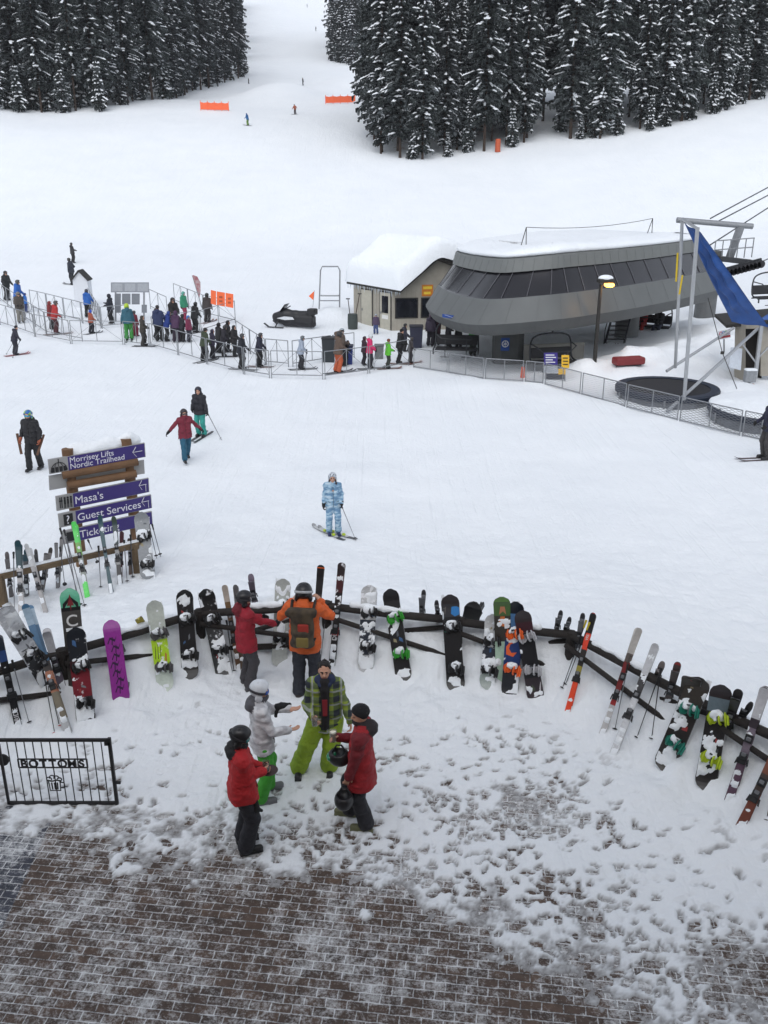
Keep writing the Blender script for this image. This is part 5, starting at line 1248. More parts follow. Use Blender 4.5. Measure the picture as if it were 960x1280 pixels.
def snowboard(label, B, T, W=.27, bands=((1, (30, 30, 32)),), bind=(26, 26, 28), snow=.3, base=False, shapes=(), bt=(.30, .70), roll=0.0, seed=1, group='snowboards leaning on the log fence', crust=None, letters=()):
    u, w, n = frame_of(B, T, roll); L = (T-B).length; B = B-n*.0
    root = thing('snowboard', label, 'snowboard', B, group)
    rows = []; N_ = 30
    for i in range(N_+1):
        t = i/N_; x = t*L; hw = W*.5*(.93+.07*abs(2*t-1)**2); e = min(x, L-x)
        if e < .17: hw *= math.sqrt(max(0, 1-((.17-e)/.172)**2.3))+.02
        lift = .06*(max(0, abs(2*t-1)-.72)/.28)**1.8
        rows.append((x, hw, lift if not base else -lift))
    rings = plank(rows, B, u, w, n, .016); ms, ix = bandmats(bands, 'board', snow); ms = ms+[mat('board_edge', (60, 60, 62), .5)]
    V = [p for r in rings for p in r]; Fc = []; mi = []
    for i in range(N_):
        c = tuple(band_at(bands, (i+.5)/N_))
        for k in range(4): Fc.append((i*4+k, i*4+(k+1) % 4, (i+1)*4+(k+1) % 4, (i+1)*4+k)); mi.append(ix[c] if k in (0, 2) else len(ms)-1)
    Fc += [(3, 2, 1, 0), tuple(N_*4+k for k in range(4))]; mi += [0, 0]
    deck = mesh_obj('deck', V, Fc, ms, root, mi)
    if not shapes and not base:      # printed artwork of the topsheet
        rg_ = random.Random(seed*13+5); pal = [(120, 122, 128), (84, 88, 96), (150, 60, 60), (60, 96, 140), (150, 140, 110), (70, 74, 78)]; shapes = []
        for k in range(5):
            t0 = rg_.uniform(.08, .86); x0 = rg_.uniform(-.6, .3); wd = rg_.uniform(.15, .55); hh = rg_.uniform(.012, .06); sk = rg_.uniform(-.03, .03); shapes.append(([(x0, t0), (x0+wd, t0+sk), (x0+wd*.9, t0+sk+hh), (x0+wd*.1, t0+hh)], rg_.choice(pal)))
        shapes.append(([(.90, .14), (.94, .14), (.94, .86), (.90, .86)], (140, 142, 146)))
    for poly, col in shapes:    # printed shapes (x across in half widths, t along), slightly proud of the deck
        P = [B+u*(t*L)+w*(x*W*.5)+n*.0175 for x, t in poly]; b = MB(); b.add(P, [tuple(range(len(P)))]); b.build('print', mat('print_ink', col, .45, .08), deck)
    for txt, t0, x0, size, col, rot in letters:
        ux, uy = (w, u) if rot == 0 else (u, -w)
        text_mesh('lettering', txt, size, B+u*(t0*L)+w*(x0*W*.5)+n*.018, ux, uy, mat('print_ink', col, .45, .08), deck, .0006, 'CENTER' if rot == 0 else 'LEFT', .002)
    bn = -n if base else n; off = 0 if base else .016
    if bind is not None:
        bm_ = mat('binding_colour', bind, .45, .2, 20)
        for k, t in enumerate(bt):
            c = B+u*(t*L)+bn*off; M = Matrix((w, u, bn)).transposed() @ Matrix.Rotation((.22 if k else -.15), 3, 'Z'); b = MB()
            b.box(c+bn*.018, (.25, .10, .03), M, 0, .02); b.box(c+M @ Vector((-.06, 0, .035)), (.10, .14, .02), M, 0, .02)
            b.box(c+M @ Vector((.125, 0, .09)), (.03, .135, .17), M @ Matrix.Rotation(.25, 3, 'Y'), 0, .012)
            for x, hgt, wd in ((.05, .105, .03), (-.075, .075, .022)):
                pts = [c+M @ Vector((x-.02*math.sin(a), .078*math.cos(a), .02+hgt*math.sin(a))) for a in np.linspace(0, PI, 9)]; b.tube(pts, wd*.55, 5)
            b.tube([c+M @ Vector((.11, y, z)) for y, z in ((-.07, .03), (-.085, .09), (-.06, .15), (.06, .15), (.085, .09), (.07, .03))], .013, 5)
            o = b.build('binding', bm_, root)
            b = MB(); b.box(c+M @ Vector((0, .075, .075)), (.05, .02, .03), M); b.box(c+M @ Vector((.02, 0, .115)), (.035, .09, .012), M, 0, .004); b.build('buckle', BIND if bind[0] > 60 else BINDG, o)
            if not base and snow > .2:
                S = SDF(np.array(c)-.16, np.array(c)+.2, .02); S.ell(c+u*.05+n*.05, (.085, .06, .045), np.array([w, u, n]).T, 0); S.noise(.07, 14, seed+k); S.build('snow_lump', [SNOW], o)
    if not base: snow_crust(deck, B, u, w, n, L, W, seed, snow if crust is None else crust, .0165)
    return root
def ski_pair(label, B, T, w=.085, bands=((1, (40, 40, 44)),), snow=.25, bands2=None, spread=0.0, roll=0.0, seed=1, group='skis leaning on the log fence', back=.03, letters=None, binding=True):
    u, wd, n = frame_of(B, T, roll); L = (T-B).length; root = thing('ski_pair', label, 'skis', B, group)
    o1 = ski(root, B, u, wd, n, L, w, bands, snow, binding, letters=letters); snow_crust(o1, B+u*.02, u, wd, n, L*.9, w*.9, seed, snow, .0125)
    u2 = (u+wd*spread).normalized(); w2 = (wd-u2*wd.dot(u2)).normalized(); ski(root, B-n*back+wd*.012-u*.01, u2, w2, -n, L, w, bands2 or bands, snow, binding)
    return root
K = (28, 28, 31); WH = (200, 203, 208); GY = (120, 122, 126); DG = (64, 66, 70)
# --- boards on the plaza side -------------------------------------------------
snowboard('snow caked white and black snowboard at the far left end of the log fence', *behind_fit(1, 757, .32, .16, .5), W=.28, bands=((.5, K), (1, WH)), snow=.75, seed=2, bt=(.42, .66))
B, T = lean_fit(86, 736, 99, 866, .04); snowboard('green tipped dark snowboard with big white letter marks behind the black and red board', B, T, W=.29, bands=((.62, (62, 60, 58)), (.80, (70, 68, 66)), (.825, K), (1, (92, 172, 140))), bind=None, snow=.05, base=True, shapes=(([(-.35, .845), (.0, .955), (.35, .845), (.1, .85), (.0, .80), (-.1, .85)], (120, 44, 50)), ([(-.8, .80), (-.75, .87), (-.05, .93), (-.1, .90)], K), ([(.8, .80), (.75, .87), (.05, .93), (.1, .90)], K)), letters=(('C', .66, 0, .25, (215, 215, 215), 0), ('A', .555, 0.02, .2, (215, 215, 215), 0)))
B, T = lean_fit(94, 784, 108, 903, .2); snowboard('black and dark red snowboard with snow filled black bindings near the gate', B, T, W=.285, bands=((.3, (52, 50, 54)), (.60, (118, 34, 46)), (.66, (60, 30, 36)), (1, (24, 28, 36))), snow=.42, seed=3, bt=(.24, .60))
B, T = lean_fit(138, 775, 152, 876); ux = 0
scr = []
for k in range(7):
    t0 = .16+.095*k; sx = .2*math.sin(k*1.7)
    scr.append(([(-.55+sx, t0), (-.2+sx, t0+.07), (.35+sx, t0+.04), (.55+sx, t0+.085), (.5+sx, t0+.06), (.3+sx, t0+.01), (-.2+sx, t0+.045), (-.45+sx, t0-.01)], (48, 26, 60)))
    scr.append(([(-.1+sx, t0-.02), (.02+sx, t0+.07), (.12+sx, t0+.068), (.0+sx, t0-.03)], (48, 26, 60)))
snowboard('magenta purple snowboard showing its base with a dark scribbled script', B, T, W=.27, bands=((1, (140, 48, 140)),), snow=0, base=True, shapes=scr, bt=(.2, .62))
B, T = lean_fit(192, 750, 207, 859); snowboard('white and lime green snowboard with a grey binding right of the purple board', B, T, W=.27, bands=((.22, (190, 200, 190)), (.30, (168, 196, 60)), (.55, (176, 214, 50)), (.62, (150, 160, 140)), (1, (186, 192, 184))), bind=(74, 72, 74), snow=.5, seed=4, bt=(.27, .63), shapes=([(-.98, .70), (-.90, .95), (-.80, .95), (-.88, .70)], (176, 214, 50)) and (([(-.7, .36), (-.55, .5), (-.5, .5), (-.62, .36)], K), ([(-.4, .36), (-.25, .52), (-.2, .52), (-.32, .36)], K), ([(-.1, .38), (.05, .5), (.1, .5), (-.02, .38)], K), ([(.35, .3), (.5, .42), (.62, .4), (.5, .3)], (190, 60, 70))))
B, T = lean_fit(230, 737, 238, 844); snowboard('plain black snowboard with one snowy binding left of the black and white board', B, T, W=.275, bands=((1, (26, 26, 29)),), snow=.28, seed=5, bt=(.27, .66), crust=.35)
B, T = lean_fit(256, 736, 281, 845); snowboard('black snowboard half covered in snow leaning left of the brown skis', B, T, W=.28, bands=((.6, (56, 58, 60)), (1, (26, 26, 29))), snow=.62, seed=6, bt=(.33, .66))
B, T = lean_fit(354, 723, 349, 829); snowboard('pale frosted white snowboard between the red and orange jackets', B, T, W=.27, bands=((1, (172, 176, 172)),), snow=.4, seed=7, bt=(.32, .70))
B, T = lean_fit(462, 731, 457, 836); snowboard('snow plastered dark snowboard right of the tall red and black skis', B, T, W=.275, bands=((.2, (170, 172, 175)), (.6, (46, 52, 64)), (1, (188, 190, 192))), snow=.70, seed=8, bt=(.30, .68))
B, T = lean_fit(487, 736, 505, 847); snowboard('black snowboard with bright green bindings', B, T, W=.275, bands=((1, (30, 30, 33)),), bind=(46, 150, 40), snow=.33, seed=9, bt=(.30, .68), crust=.42)
B, T = lean_fit(562, 743, 570, 860); snowboard('black snowboard with a light blue patch near its tip right of the fence post', B, T, W=.30, bands=((.75, (27, 27, 30)), (.9, (52, 52, 56)), (1, (48, 44, 46))), snow=.36, seed=10, bt=(.24, .66), shapes=(([(.0, .80), (.1, .87), (.5, .88), (.92, .86), (.92, .79), (.4, .77)], (40, 120, 186)), ([(-.85, .62), (-.5, .64), (-.1, .62), (-.5, .605)], (60, 140, 120)), ([(-.7, .80), (-.5, .93), (-.4, .93), (-.6, .80)], (96, 92, 90))))
snowboard('plain matt black snowboard standing behind the rail beside the blue patched board', *behind_fit(593, 756, -.03, .14, .4), W=.30, bands=((1, (28, 28, 30)),), snow=.1, seed=11, base=True)
B, T = lean_fit(617, 767, 609, 856); snowboard('short white topped snowboard with dark lower half and black bindings', B, T, W=.26, bands=((.2, (150, 160, 156)), (.35, (60, 64, 66)), (.58, (52, 56, 66)), (1, (190, 191, 192))), snow=.6, seed=12, bt=(.26, .64))
B, T = lean_fit(627, 744, 630, 846, .2); snowboard('green edged snowboard with orange figure print behind the orange binding board', B, T, W=.27, bands=((.45, (170, 196, 176)), (.78, (50, 46, 40)), (.93, (70, 98, 52)), (1, (90, 132, 52))), bind=None, snow=.15, seed=13, shapes=(([(-.35, .78), (-.15, .90), (.1, .97), (.3, .88), (.45, .78), (.1, .82)], (176, 116, 84)), ([(-.5, .66), (-.2, .76), (.3, .76), (.2, .64)], (196, 110, 50))))
B, T = lean_fit(645, 751, 637, 866, .17); snowboard('blue and black snowboard with bright orange bindings', B, T, W=.275, bands=((.25, (36, 38, 44)), (.62, (34, 58, 110)), (.72, (70, 96, 140)), (.86, (86, 130, 180)), (1, (30, 34, 44))), bind=(232, 98, 34), snow=.42, seed=14, bt=(.30, .66), shapes=(([(-.7, .44), (-.75, .52), (-.3, .58), (.2, .575), (-.3, .545), (-.4, .50), (-.1, .46), (.5, .47), (.1, .42)], (226, 100, 52)),))
B, T = lean_fit(652, 762, 670, 873, .22); snowboard('dark maroon patterned snowboard with light grey bindings', B, T, W=.27, bands=((.28, (52, 44, 50)), (.70, (32, 32, 36)), (.86, (62, 36, 44)), (1, (48, 40, 42))), bind=(176, 176, 180), snow=.12, seed=15, bt=(.36, .71), crust=.1, shapes=(([(-.25, .925), (0, .935), (.25, .925), (0, .905)], (170, 168, 166)), ([(.55, .14), (.8, .22), (.85, .2), (.65, .1)], (190, 186, 188)), ([(-.5, .1), (-.2, .2), (.1, .15), (-.1, .06)], (70, 78, 62))))
B, T = lean_fit(877, 846, 831, 957); snowboard('dark wide snowboard with teal green bindings at the right of the fence', B, T, W=.32, bands=((.3, (50, 48, 46)), (.65, (44, 40, 40)), (1, (62, 58, 54))), bind=(24, 118, 100), snow=.30, seed=16, bt=(.30, .66), crust=.4)
B, T = lean_fit(903, 855, 882, 981); snowboard('dark snowboard with yellow green bindings and pale clouded tip', B, T, W=.29, bands=((.72, (36, 34, 36)), (.86, (96, 110, 118)), (1, (46, 40, 42))), bind=(170, 190, 30), snow=.30, seed=17, bt=(.30, .68), crust=.36)
B, T = behind_fit(866, 842, .1, .12, .3); snowboard('dark tip of a snowboard standing directly behind the teal binding board', B, T, W=.27, bands=((1, (58, 52, 46)),), snow=.12, seed=18, bind=None)
snowboard('short yellow tip of a board poking over the rail beside the purple snowboard', *behind_fit(171, 770, .02, .10, .35), W=.13, bands=((1, (176, 160, 44)),), bind=None, snow=.15, group='snowboards leaning on the log fence')
# --- skis -------------------------------------------------------------------------
B, T = lean_fit(-3, 795, 23, 908); ski_pair('black skis with big white letters at the far left before the gate', B, T, .105, ((.62, (28, 28, 31)), (.72, (44, 70, 120)), (1, (30, 40, 56))), .1, letters=(('RIDE', .10, .095, (205, 205, 208)),))
B, T = lean_fit(31, 756, 86, 919); ski_pair('long blue white and orange skis leaning over the gate end of the fence', B, T, .105, ((.12, (176, 178, 180)), (.30, (120, 112, 96)), (.42, (168, 110, 84)), (.5, (58, 52, 50)), (.72, (70, 108, 140)), (.88, (150, 170, 186)), (1, (70, 110, 142))), .25, spread=.02)
B, T = lean_fit(57, 788, 78, 860); ski_pair('short grey patterned ski tips overlapping the long blue skis', B, T, .12, ((.5, (96, 88, 100)), (1, (168, 168, 172))), .2)
B, T = lean_fit(280, 731, 299, 838); ski_pair('brown and white weathered skis right of the half snowy black board', B, T, .085, ((.5, (96, 74, 56)), (.7, (110, 86, 62)), (1, (170, 160, 150))), .3)
B, T = lean_fit(294, 731, 304, 842); ski_pair('narrow grey skis directly left of the boy in the red jacket', B, T, .08, ((.6, (84, 70, 58)), (1, (96, 96, 98))), .15)
ski_pair('speckled lilac ski tips rising behind the boy in the red jacket', *behind_fit(313, 723, .0, .12, .3), w=.10, bands=((1, (120, 110, 124)),), snow=.3)
B, T = lean_fit(401, 706, 390, 838, .1); ski_pair('black skis with an orange stripe behind the man in the orange jacket', B, T, .11, ((.30, (176, 178, 176)), (.62, (60, 60, 58)), (.865, (32, 33, 36)), (.90, (236, 104, 34)), (1, (32, 33, 36))), .15)
B, T = lean_fit(427, 703, 414, 838, .1); ski_pair('tall black and red skis with white letter marks caked in snow', B, T, .115, ((.30, (40, 38, 40)), (.36, (150, 36, 40)), (.62, (36, 34, 36)), (.78, (70, 34, 38)), (1, (52, 44, 46))), .5, letters=(('DL', .30, .10, (210, 210, 212)),))
B, T = lean_fit(742, 766, 708, 894); ski_pair('orange red skis with black lettered tips right of the corner post', B, T, .085, ((.30, (222, 74, 44)), (.36, (40, 40, 40)), (.42, (150, 140, 60)), (.55, (44, 40, 40)), (.70, (214, 66, 44)), (.98, (34, 34, 36)), (1, (170, 50, 50))), .05, letters=(('VRS', .74, .055, (200, 200, 200)), ('O', .92, .07, (200, 200, 200))))
B, T = lean_fit(800, 785, 752, 919); ski_pair('white and red race skis with a snow dusted tip', B, T, .09, ((.28, (190, 188, 188)), (.36, (150, 50, 50)), (.6, (120, 44, 46)), (.68, (96, 88, 84)), (1, (176, 172, 168))), .25, spread=-.02, letters=(('Racing', .68, .05, (60, 58, 56)),))
B, T = lean_fit(820, 805, 765, 946); ski_pair('black edged white skis right of the red race skis', B, T, .105, ((.45, (206, 208, 212)), (.62, (58, 58, 62)), (1, (188, 190, 194))), .55)
ski_pair('dark red tipped skis standing behind the rail left of the teal binding board', *behind_fit(845, 834, .05, .12, .3), w=.10, bands=((.85, (70, 60, 58)), (1, (130, 48, 48))), snow=.2)
ski_pair('speckled grey ski tips left of the dark red tips behind the rail', *behind_fit(825, 834, .05, .12, .3), w=.09, bands=((1, (110, 104, 102)),), snow=.3)
B, T = lean_fit(957, 858, 911, 1001); ski_pair('white tipped purple grey skis leaning near the right picture edge', B, T, .115, ((.35, (92, 70, 86)), (.55, (120, 110, 122)), (.62, (58, 52, 58)), (.95, (190, 190, 194)), (1, (40, 40, 44))), .3)
B, T = lean_fit(975, 930, 925, 1034); ski_pair('brown red wooden looking skis at the lower right picture edge', B, T, .115, ((.40, (108, 58, 46)), (.55, (70, 58, 54)), (.8, (120, 72, 56)), (1, (40, 40, 42))), .08)
ski_pair('plain black ski tips just right of the yellow green bound board', *behind_fit(921, 868, .04, .12, .25), w=.12, bands=((1, (34, 34, 36)),), snow=.1)
ski_pair('small dark ski tips in a V right of the plain black tips behind the rail', *behind_fit(932, 883, .04, .12, .25), w=.08, bands=((1, (40, 40, 42)),), snow=.1, spread=.06)
for i, (u, v, lab) in enumerate([(526, 743, 'dark ski tips in a V behind the rail right of the green bound board'), (547, 757, 'small dark ski tips behind the rail at the fence post'), (698, 769, 'dark ski tips sticking up behind the rail left of the corner post'), (709, 778, 'round black ski tip directly left of the corner post'), (727, 772, 'thin dark ski tail standing behind the corner post')]):
    ski_pair(lab, *behind_fit(u, v, .03, .16, .25), w=.075, bands=((.8, GY), (1, (44, 44, 48))), snow=.2, spread=(.05, -.05, .03, .02, 0)[i])
# --- poles -----------------------------------------------------------------------
def lpole(label, ut, vt, ub, vb, **kw):
    B, T = lean_fit(ut, vt, ub, vb, .1, .02); return pole(label, T, B, group='ski poles leaning on the log fence', **kw)
lpole('silver ski pole leaning right of the lettered black skis', 15, 825, 37, 906, col=(130, 132, 138))
lpole('dark ski pole with a red basket left of the blue skis', 54, 838, 69, 920, col=(40, 40, 42), basket=(190, 60, 60))
lpole('second dark pole with a red basket closest to the blue skis', 58, 836, 75, 911, col=(40, 40, 42), basket=(190, 60, 60))
lpole('black ski pole left of the orange red skis', 733, 775, 702, 863, grip=(190, 170, 40))
lpole('second black ski pole touching the orange red skis', 737, 778, 706, 858, grip=(190, 170, 40))
lpole('black ski pole hanging right of the black edged white skis', 827, 835, 795, 925)
lpole('second black pole between white skis and teal bound board', 826, 836, 814, 927)
lpole('grey ski pole crossing behind the red race skis', 785, 830, 768, 915, col=(120, 122, 126))
lpole('thin black pole beside the narrow grey skis', 283, 775, 293, 842)
lpole('dark pole at the bottom right edge beyond the brown skis', 972, 960, 957, 1030)
lpole('thin grey pole behind the tall black and red skis', 407, 770, 400, 832, col=(110, 112, 116))
# ------------------------------------------------------------------ ski rack rail below the sign
rp0, rp1 = at(4, 757), at(173, 715); rack = thing('ski_rack', 'weathered wooden ski rack rail on posts below the signboard', 'ski rack', rp0)
RZ = .58
for p in (rp0, rp1): b = MB(); b.box(p+Vector((0, 0, RZ*.5-.1)), (.16, .16, RZ+.3), None, 0, .02); b.build('post', LOGW, rack)
e = (rp1-rp0).normalized(); ra, rb_ = rp0-e*.5+Vector((0, 0, RZ)), rp1+e*.1+Vector((0, 0, RZ)); b = MB(); b.beam(ra, rb_, .13, .12, bev=.02); rl = b.build('rail', LOGW, rack)
b = MB(); b.beam(ra+Vector((0, 0, .075)), rb_+Vector((0, 0, .075)), .10, .03, bev=.01); b.build('snow_layer', SNOW, rl)
def rack_fit(ut, vt, ub, vb, front=True):
    B = at(ub, vb); d = ray(ut, vt); best = None; nr = Vector((-e.y, e.x, 0))
    for dy in np.arange(-.9, .9, .02):
        T = Vector(CAM+d*((B.y+dy)/d[1])); z = rp0.z+RZ
        if T.z-B.z < .3: continue
        P = B.lerp(T, min(1, (z-B.z)/(T.z-B.z))); g_ = -(P-rp0).dot(nr)
        s = abs(g_-(.09 if front else -.09))
        if best is None or s < best[0]: best = (s, T)
    return B-(best[1]-B).normalized()*.04, best[1]
RG = 'skis standing in the wooden rack'
RK = [(8, 695, 14, 746, .07, ((1, (108, 104, 104)),), 'grey skis with dark tips at the left end of the wooden rack', 0), (22, 677, 27, 772, .10, ((.55, (178, 176, 176)), (1, (30, 62, 70))), 'wide dark teal skis with white tails in the wooden rack', 1), (33, 682, 57, 766, .075, ((.6, (160, 158, 158)), (1, (186, 188, 190))), 'slanting silver skis next to the wide dark teal pair', 1), (31, 690, 33, 745, .08, ((.7, (110, 110, 112)), (1, (40, 76, 88))), 'small blue grey ski tips half hidden behind the dark teal pair', 0), (44, 690, 50, 742, .06, ((1, (70, 68, 70)),), 'thin dark ski pair right of the slanting silver skis', 0), (58, 688, 52, 738, .07, ((.8, (130, 126, 124)), (1, (60, 56, 52))), 'light ski pair with crossed dark tips on the rack', 0), (70, 675, 72, 735, .065, ((.85, (140, 138, 138)), (1, (48, 46, 46))), 'pale ski pair with V shaped dark tips rising above the rack', 0), (92, 653, 109, 747, .085, ((.08, (86, 214, 90)), (.2, (96, 220, 100)), (.5, (150, 156, 150)), (.62, (120, 170, 90)), (.95, (88, 206, 96)), (1, (170, 176, 172))), 'white and bright green skis leaning before the ticketing board', 1), (125, 645, 139, 741, .075, ((1, (44, 76, 84)),), 'dark teal skis crossing the ticketing board', 1), (142, 647, 150, 730, .085, ((.25, (52, 50, 52)), (.5, (150, 150, 150)), (.8, (46, 66, 66)), (1, (58, 72, 60))), 'dark patterned skis with snowy tails right of the teal pair', 1), (152, 664, 150, 722, .07, ((1, (80, 44, 50)),), 'dark red skis behind the patterned pair at the rack', 0), (161, 672, 163, 718, .06, ((1, (96, 84, 78)),), 'short brownish ski tips left of the grey snowboard', 0)]
for i, (ut, vt, ub, vb, w_, bands, lab, fr_) in enumerate(RK):
    B, T = rack_fit(ut, vt, ub, vb, bool(fr_)); ski_pair(lab, B, T, w_, bands, .25, spread=(.0, .01, .02, .01, .0, .06, .07, .01, -.02, .0, .0, .04)[i], seed=i, group=RG)
RP = [(17, 690, 18, 768, 'pole leaning left of the wide dark teal skis'), (75, 684, 81, 731, 'pole with dark grip right of the V shaped tips'), (75, 660, 101, 757, 'thin pole slanting in front of the rack below the sign'), (80, 662, 106, 758, 'second thin pole slanting beside the green skis'), (83, 672, 97, 750, 'third slanting pole behind the green skis'), (123, 682, 126, 735, 'upright pole left of the teal skis on the sign'), (110, 675, 122, 703, 'short tilted pole between green and teal skis'), (155, 675, 159, 728, 'pole right of the patterned skis at the rack'), (163, 668, 166, 722, 'upright pole close to the grey snowboard'), (190, 655, 201, 696, 'thin pole planted right of the grey snowboard'), (186, 655, 196, 698, 'second thin pole planted right of the grey snowboard')]
for ut, vt, ub, vb, lab in RP:
    B, T = rack_fit(ut, vt, ub, vb, True) if ub < 180 else (at(ub, vb), Wy(ut, vt, at(ub, vb).y-.1)); pole(lab, T, B, (88, 88, 94), 'ski poles at the wooden rack', r=.009)
B, T = rack_fit(176, 641, 185, 722); snowboard('snow frosted grey snowboard standing at the right end of the rack', B, T, W=.29, bands=((1, (132, 136, 140)),), snow=.55, seed=22, bt=(.22, .62), group='snowboard by the wooden rack')
# ------------------------------------------------------------------ signboard
SDV = Vector((.866, .5, 0)); SN = Vector((.5, -.866, 0)); SC = Vector((-5.5, 17.25, 0))
def SP(u, v, off=0.0):
    d = Vector(ray(u, v)); o = Vector((0, 0, H)); t = ((SC+SN*off)-o).dot(SN)/d.dot(SN); return o+d*t
sb = thing('signboard', 'large timber signpost carrying purple direction boards capped with snow', 'signpost', SP(126, 715))
PURP = mat('sign_purple_deep', (60, 48, 116), .45, .06, 3); GRYB = mat('sign_grey', (156, 156, 156), .6, .1, 4); WTXT = mat('sign_lettering', (222, 222, 230), .5, .02); BLK = mat('sign_black', (36, 36, 38), .6)
TIM = mat('sign_timber', (112, 84, 60), .8, .3, 4, .6, 16)
for (u0, v0, u1, v1) in [(84, 561, 107, 718), (157.5, 548, 172, 716)]:
    a, c = SP(u0, v0, -.12), SP(u1, v1, -.12); c = Vector((a.x, a.y, c.z-.5)); b = MB(); b.tube([c, a], .11, 10); b.build('post', TIM, sb)
for (u0, v0, u1, v1) in [(78, 594, 172, 577), (84, 607, 170, 592)]:
    b = MB(); b.tube([SP(u0, v0, -.02), SP(u1, v1, -.02)], .085, 8); b.build('crossbeam', TIM, sb)
def spanel(c4, icon_u, lines, arrow, icon, name='direction_board'):
    P = [SP(*q) for q in c4]; x = (P[1]-P[0]); L = x.length; x.normalize(); y = Vector((0, 0, 1)); o = P[3]
    h_ = ((P[0]-P[3]).length+(P[1]-P[2]).length)/2; o = Vector((P[3].x, P[3].y, P[3].z)); z_fix = Vector((P[2].x-o.x, P[2].y-o.y, P[2].z-o.z))
    dx = Vector((x.x, x.y, (P[2]-P[3]).normalized().z)).normalized(); yv = (P[0]-P[3]).normalized()
    Q = lambda s, t, f=0.0: o+dx*(s*L)+yv*(t*h_)+SN*f
    b = MB(); b.prism([Q(0, 0), Q(1, 0), Q(1, 1), Q(0, 1)], -SN*.05); board = b.build(name, [GRYB], sb)
    si = (SP(icon_u, c4[0][1]+2)-P[0]).length/L
    b = MB(); b.prism([Q(si, .03, .006), Q(.992, .03, .006), Q(.992, .97, .006), Q(si, .97, .006)], -SN*.004); b.build('purple_field', PURP, board)
    n = len(lines)
    for i, (t, sz) in enumerate(lines):
        yy_ = (.5-.36*sz/h_) if n == 1 else (.54 if i == 0 else .12)
        text_mesh('lettering', t, sz, Q(si+.012, yy_, .008), dx, yv, WTXT, board, .003, 'LEFT', 0)
    a = MB()
    def seg(s0, t0, s1, t1): a.beam(Q(s0, t0, .009), Q(s1, t1, .009), .006, .035, up=SN)
    if arrow == 'left': seg(.86, .5, .965, .5); seg(.862, .5, .90, .85); seg(.862, .5, .90, .15)
    else: seg(.885, .62, .968, .62); seg(.96, .62, .96, .12); seg(.887, .62, .918, .95); seg(.887, .62, .918, .29)
    a.build('arrow', WTXT, board)
    ic = MB()
    def R2(s0, t0, s1, t1, m=0): ic.prism([Q(s0, t0, .007), Q(s1, t0, .007), Q(s1, t1, .007), Q(s0, t1, .007)], SN*.004, m)
    if icon == 'gondola':
        ic.tube([Q(si*.5+.42*si*math.cos(t), .12+.6*math.sin(t), .01) for t in np.linspace(0, PI, 12)], .008, 4)
        for k in range(4): R2(si*(.10+.21*k), .08, si*(.27+.21*k), .42)
        R2(si*.48, .66, si*.53, .95)
        for k in range(3): ic.tube([Q(si*(.3+.2*k), .44, .01), Q(si*(.36+.12*k), .68, .01)], .006, 4)
    elif icon == 'people':
        for k, x0 in enumerate((.20, .30)): R2(si*x0, .15, si*(x0+.05), .9)
        R2(si*.17, .6, si*.37, .68)
        for x0 in (.5, .68, .86):
            ic.tube([Q(si*x0, .80, .008), Q(si*x0, .80, .012)], .022, 8); R2(si*(x0-.055), .38, si*(x0+.055), .72); R2(si*(x0-.05), .1, si*(x0-.01), .40); R2(si*(x0+.01), .1, si*(x0+.05), .40)
    elif icon == 'question':
        R2(si*.28, .1, si*.82, .9)
    else: R2(si*.3, .15, si*.8, .85)
    ic.build('pictogram', BLK, board)
    if icon == 'question': text_mesh('lettering', '?', h_*.85, Q(si*.40, .2, .013), dx, yv, WTXT, board, .003, 'LEFT', 0)
    return Q, L, h_
spanel([(60, 574.5), (181, 554), (183, 571), (62, 593)], 84.5, [('Morrisey Lifts', .155), ('Nordic Trailhead', .155)], 'left', 'gondola')
spanel([(69.5, 620.5), (186, 598), (187, 615), (71, 639)], 91, [("Masa's", .22)], 'turn', 'people')
spanel([(72.5, 642.5), (189, 619), (190, 635), (74.5, 660)], 94, [('Guest Services', .215)], 'turn', 'question')
spanel([(76, 664), (190, 640), (191, 655), (78, 681)], 97, [('Ticketing', .215)], 'turn', 'block')
b = MB(); b.prism([SP(62, 613, -.06), SP(181, 592, -.06), SP(180, 575, -.06), SP(61, 595, -.06)], -SN*.03); b.build('backing_board', GRYB, sb)
S = SDF(np.minimum(SP(78, 566), SP(180, 540))-.4, np.maximum(SP(78, 566), SP(180, 540))+.4, .035); S.cone(SP(90, 565, -.22), SP(168, 551, -.22), .15, .13); S.ell(SP(160, 546, -.22), (.15, .16, .13), None, .1); S.ell(SP(118, 559, -.22), (.55, .22, .16), np.array(Matrix.Rotation(.5, 3, 'Z')), .1); S.noise(.07, 4, 2); S.build('snow_cap', [SNOW], sb)
# ------------------------------------------------------------------ iron gate
gy = at(75, 1007).y; IRON = mat('black_iron', (34, 33, 35), .6, .25, 20)
gt = thing('iron_gate', 'black iron gate panel with a beer mug and lettering at the lower left', 'gate', Wy(75, 1007, gy))
TL, TR, BR, BL = Wy(-2, 925, gy), Wy(137.5, 927, gy), Wy(146, 1007, gy), Wy(10.5, 1005, gy); ztop, zbot = TL.z, BL.z+.02; x0, x1 = (TL.x+BL.x)/2, (TR.x+BR.x)/2
b = MB(); V_ = lambda x, z, y=0: Vector((x, gy+y, z))
b.beam(V_(x0, ztop), V_(x1+.02, ztop), .03, .04); b.beam(V_(x0, zbot), V_(x1+.02, zbot), .03, .04); b.beam(V_(x0, zbot-.02), V_(x0, ztop), .03, .03, up=(0, 1, 0)); b.beam(V_(x1, zbot-.05), V_(x1, ztop+.03), .04, .04, up=(0, 1, 0)); b.box(V_(x1+.03, zbot+.32), (.10, .03, .03)); b.box(V_(x1-.03, ztop-.05), (.07, .04, .05)); b.build('frame', IRON, gt)
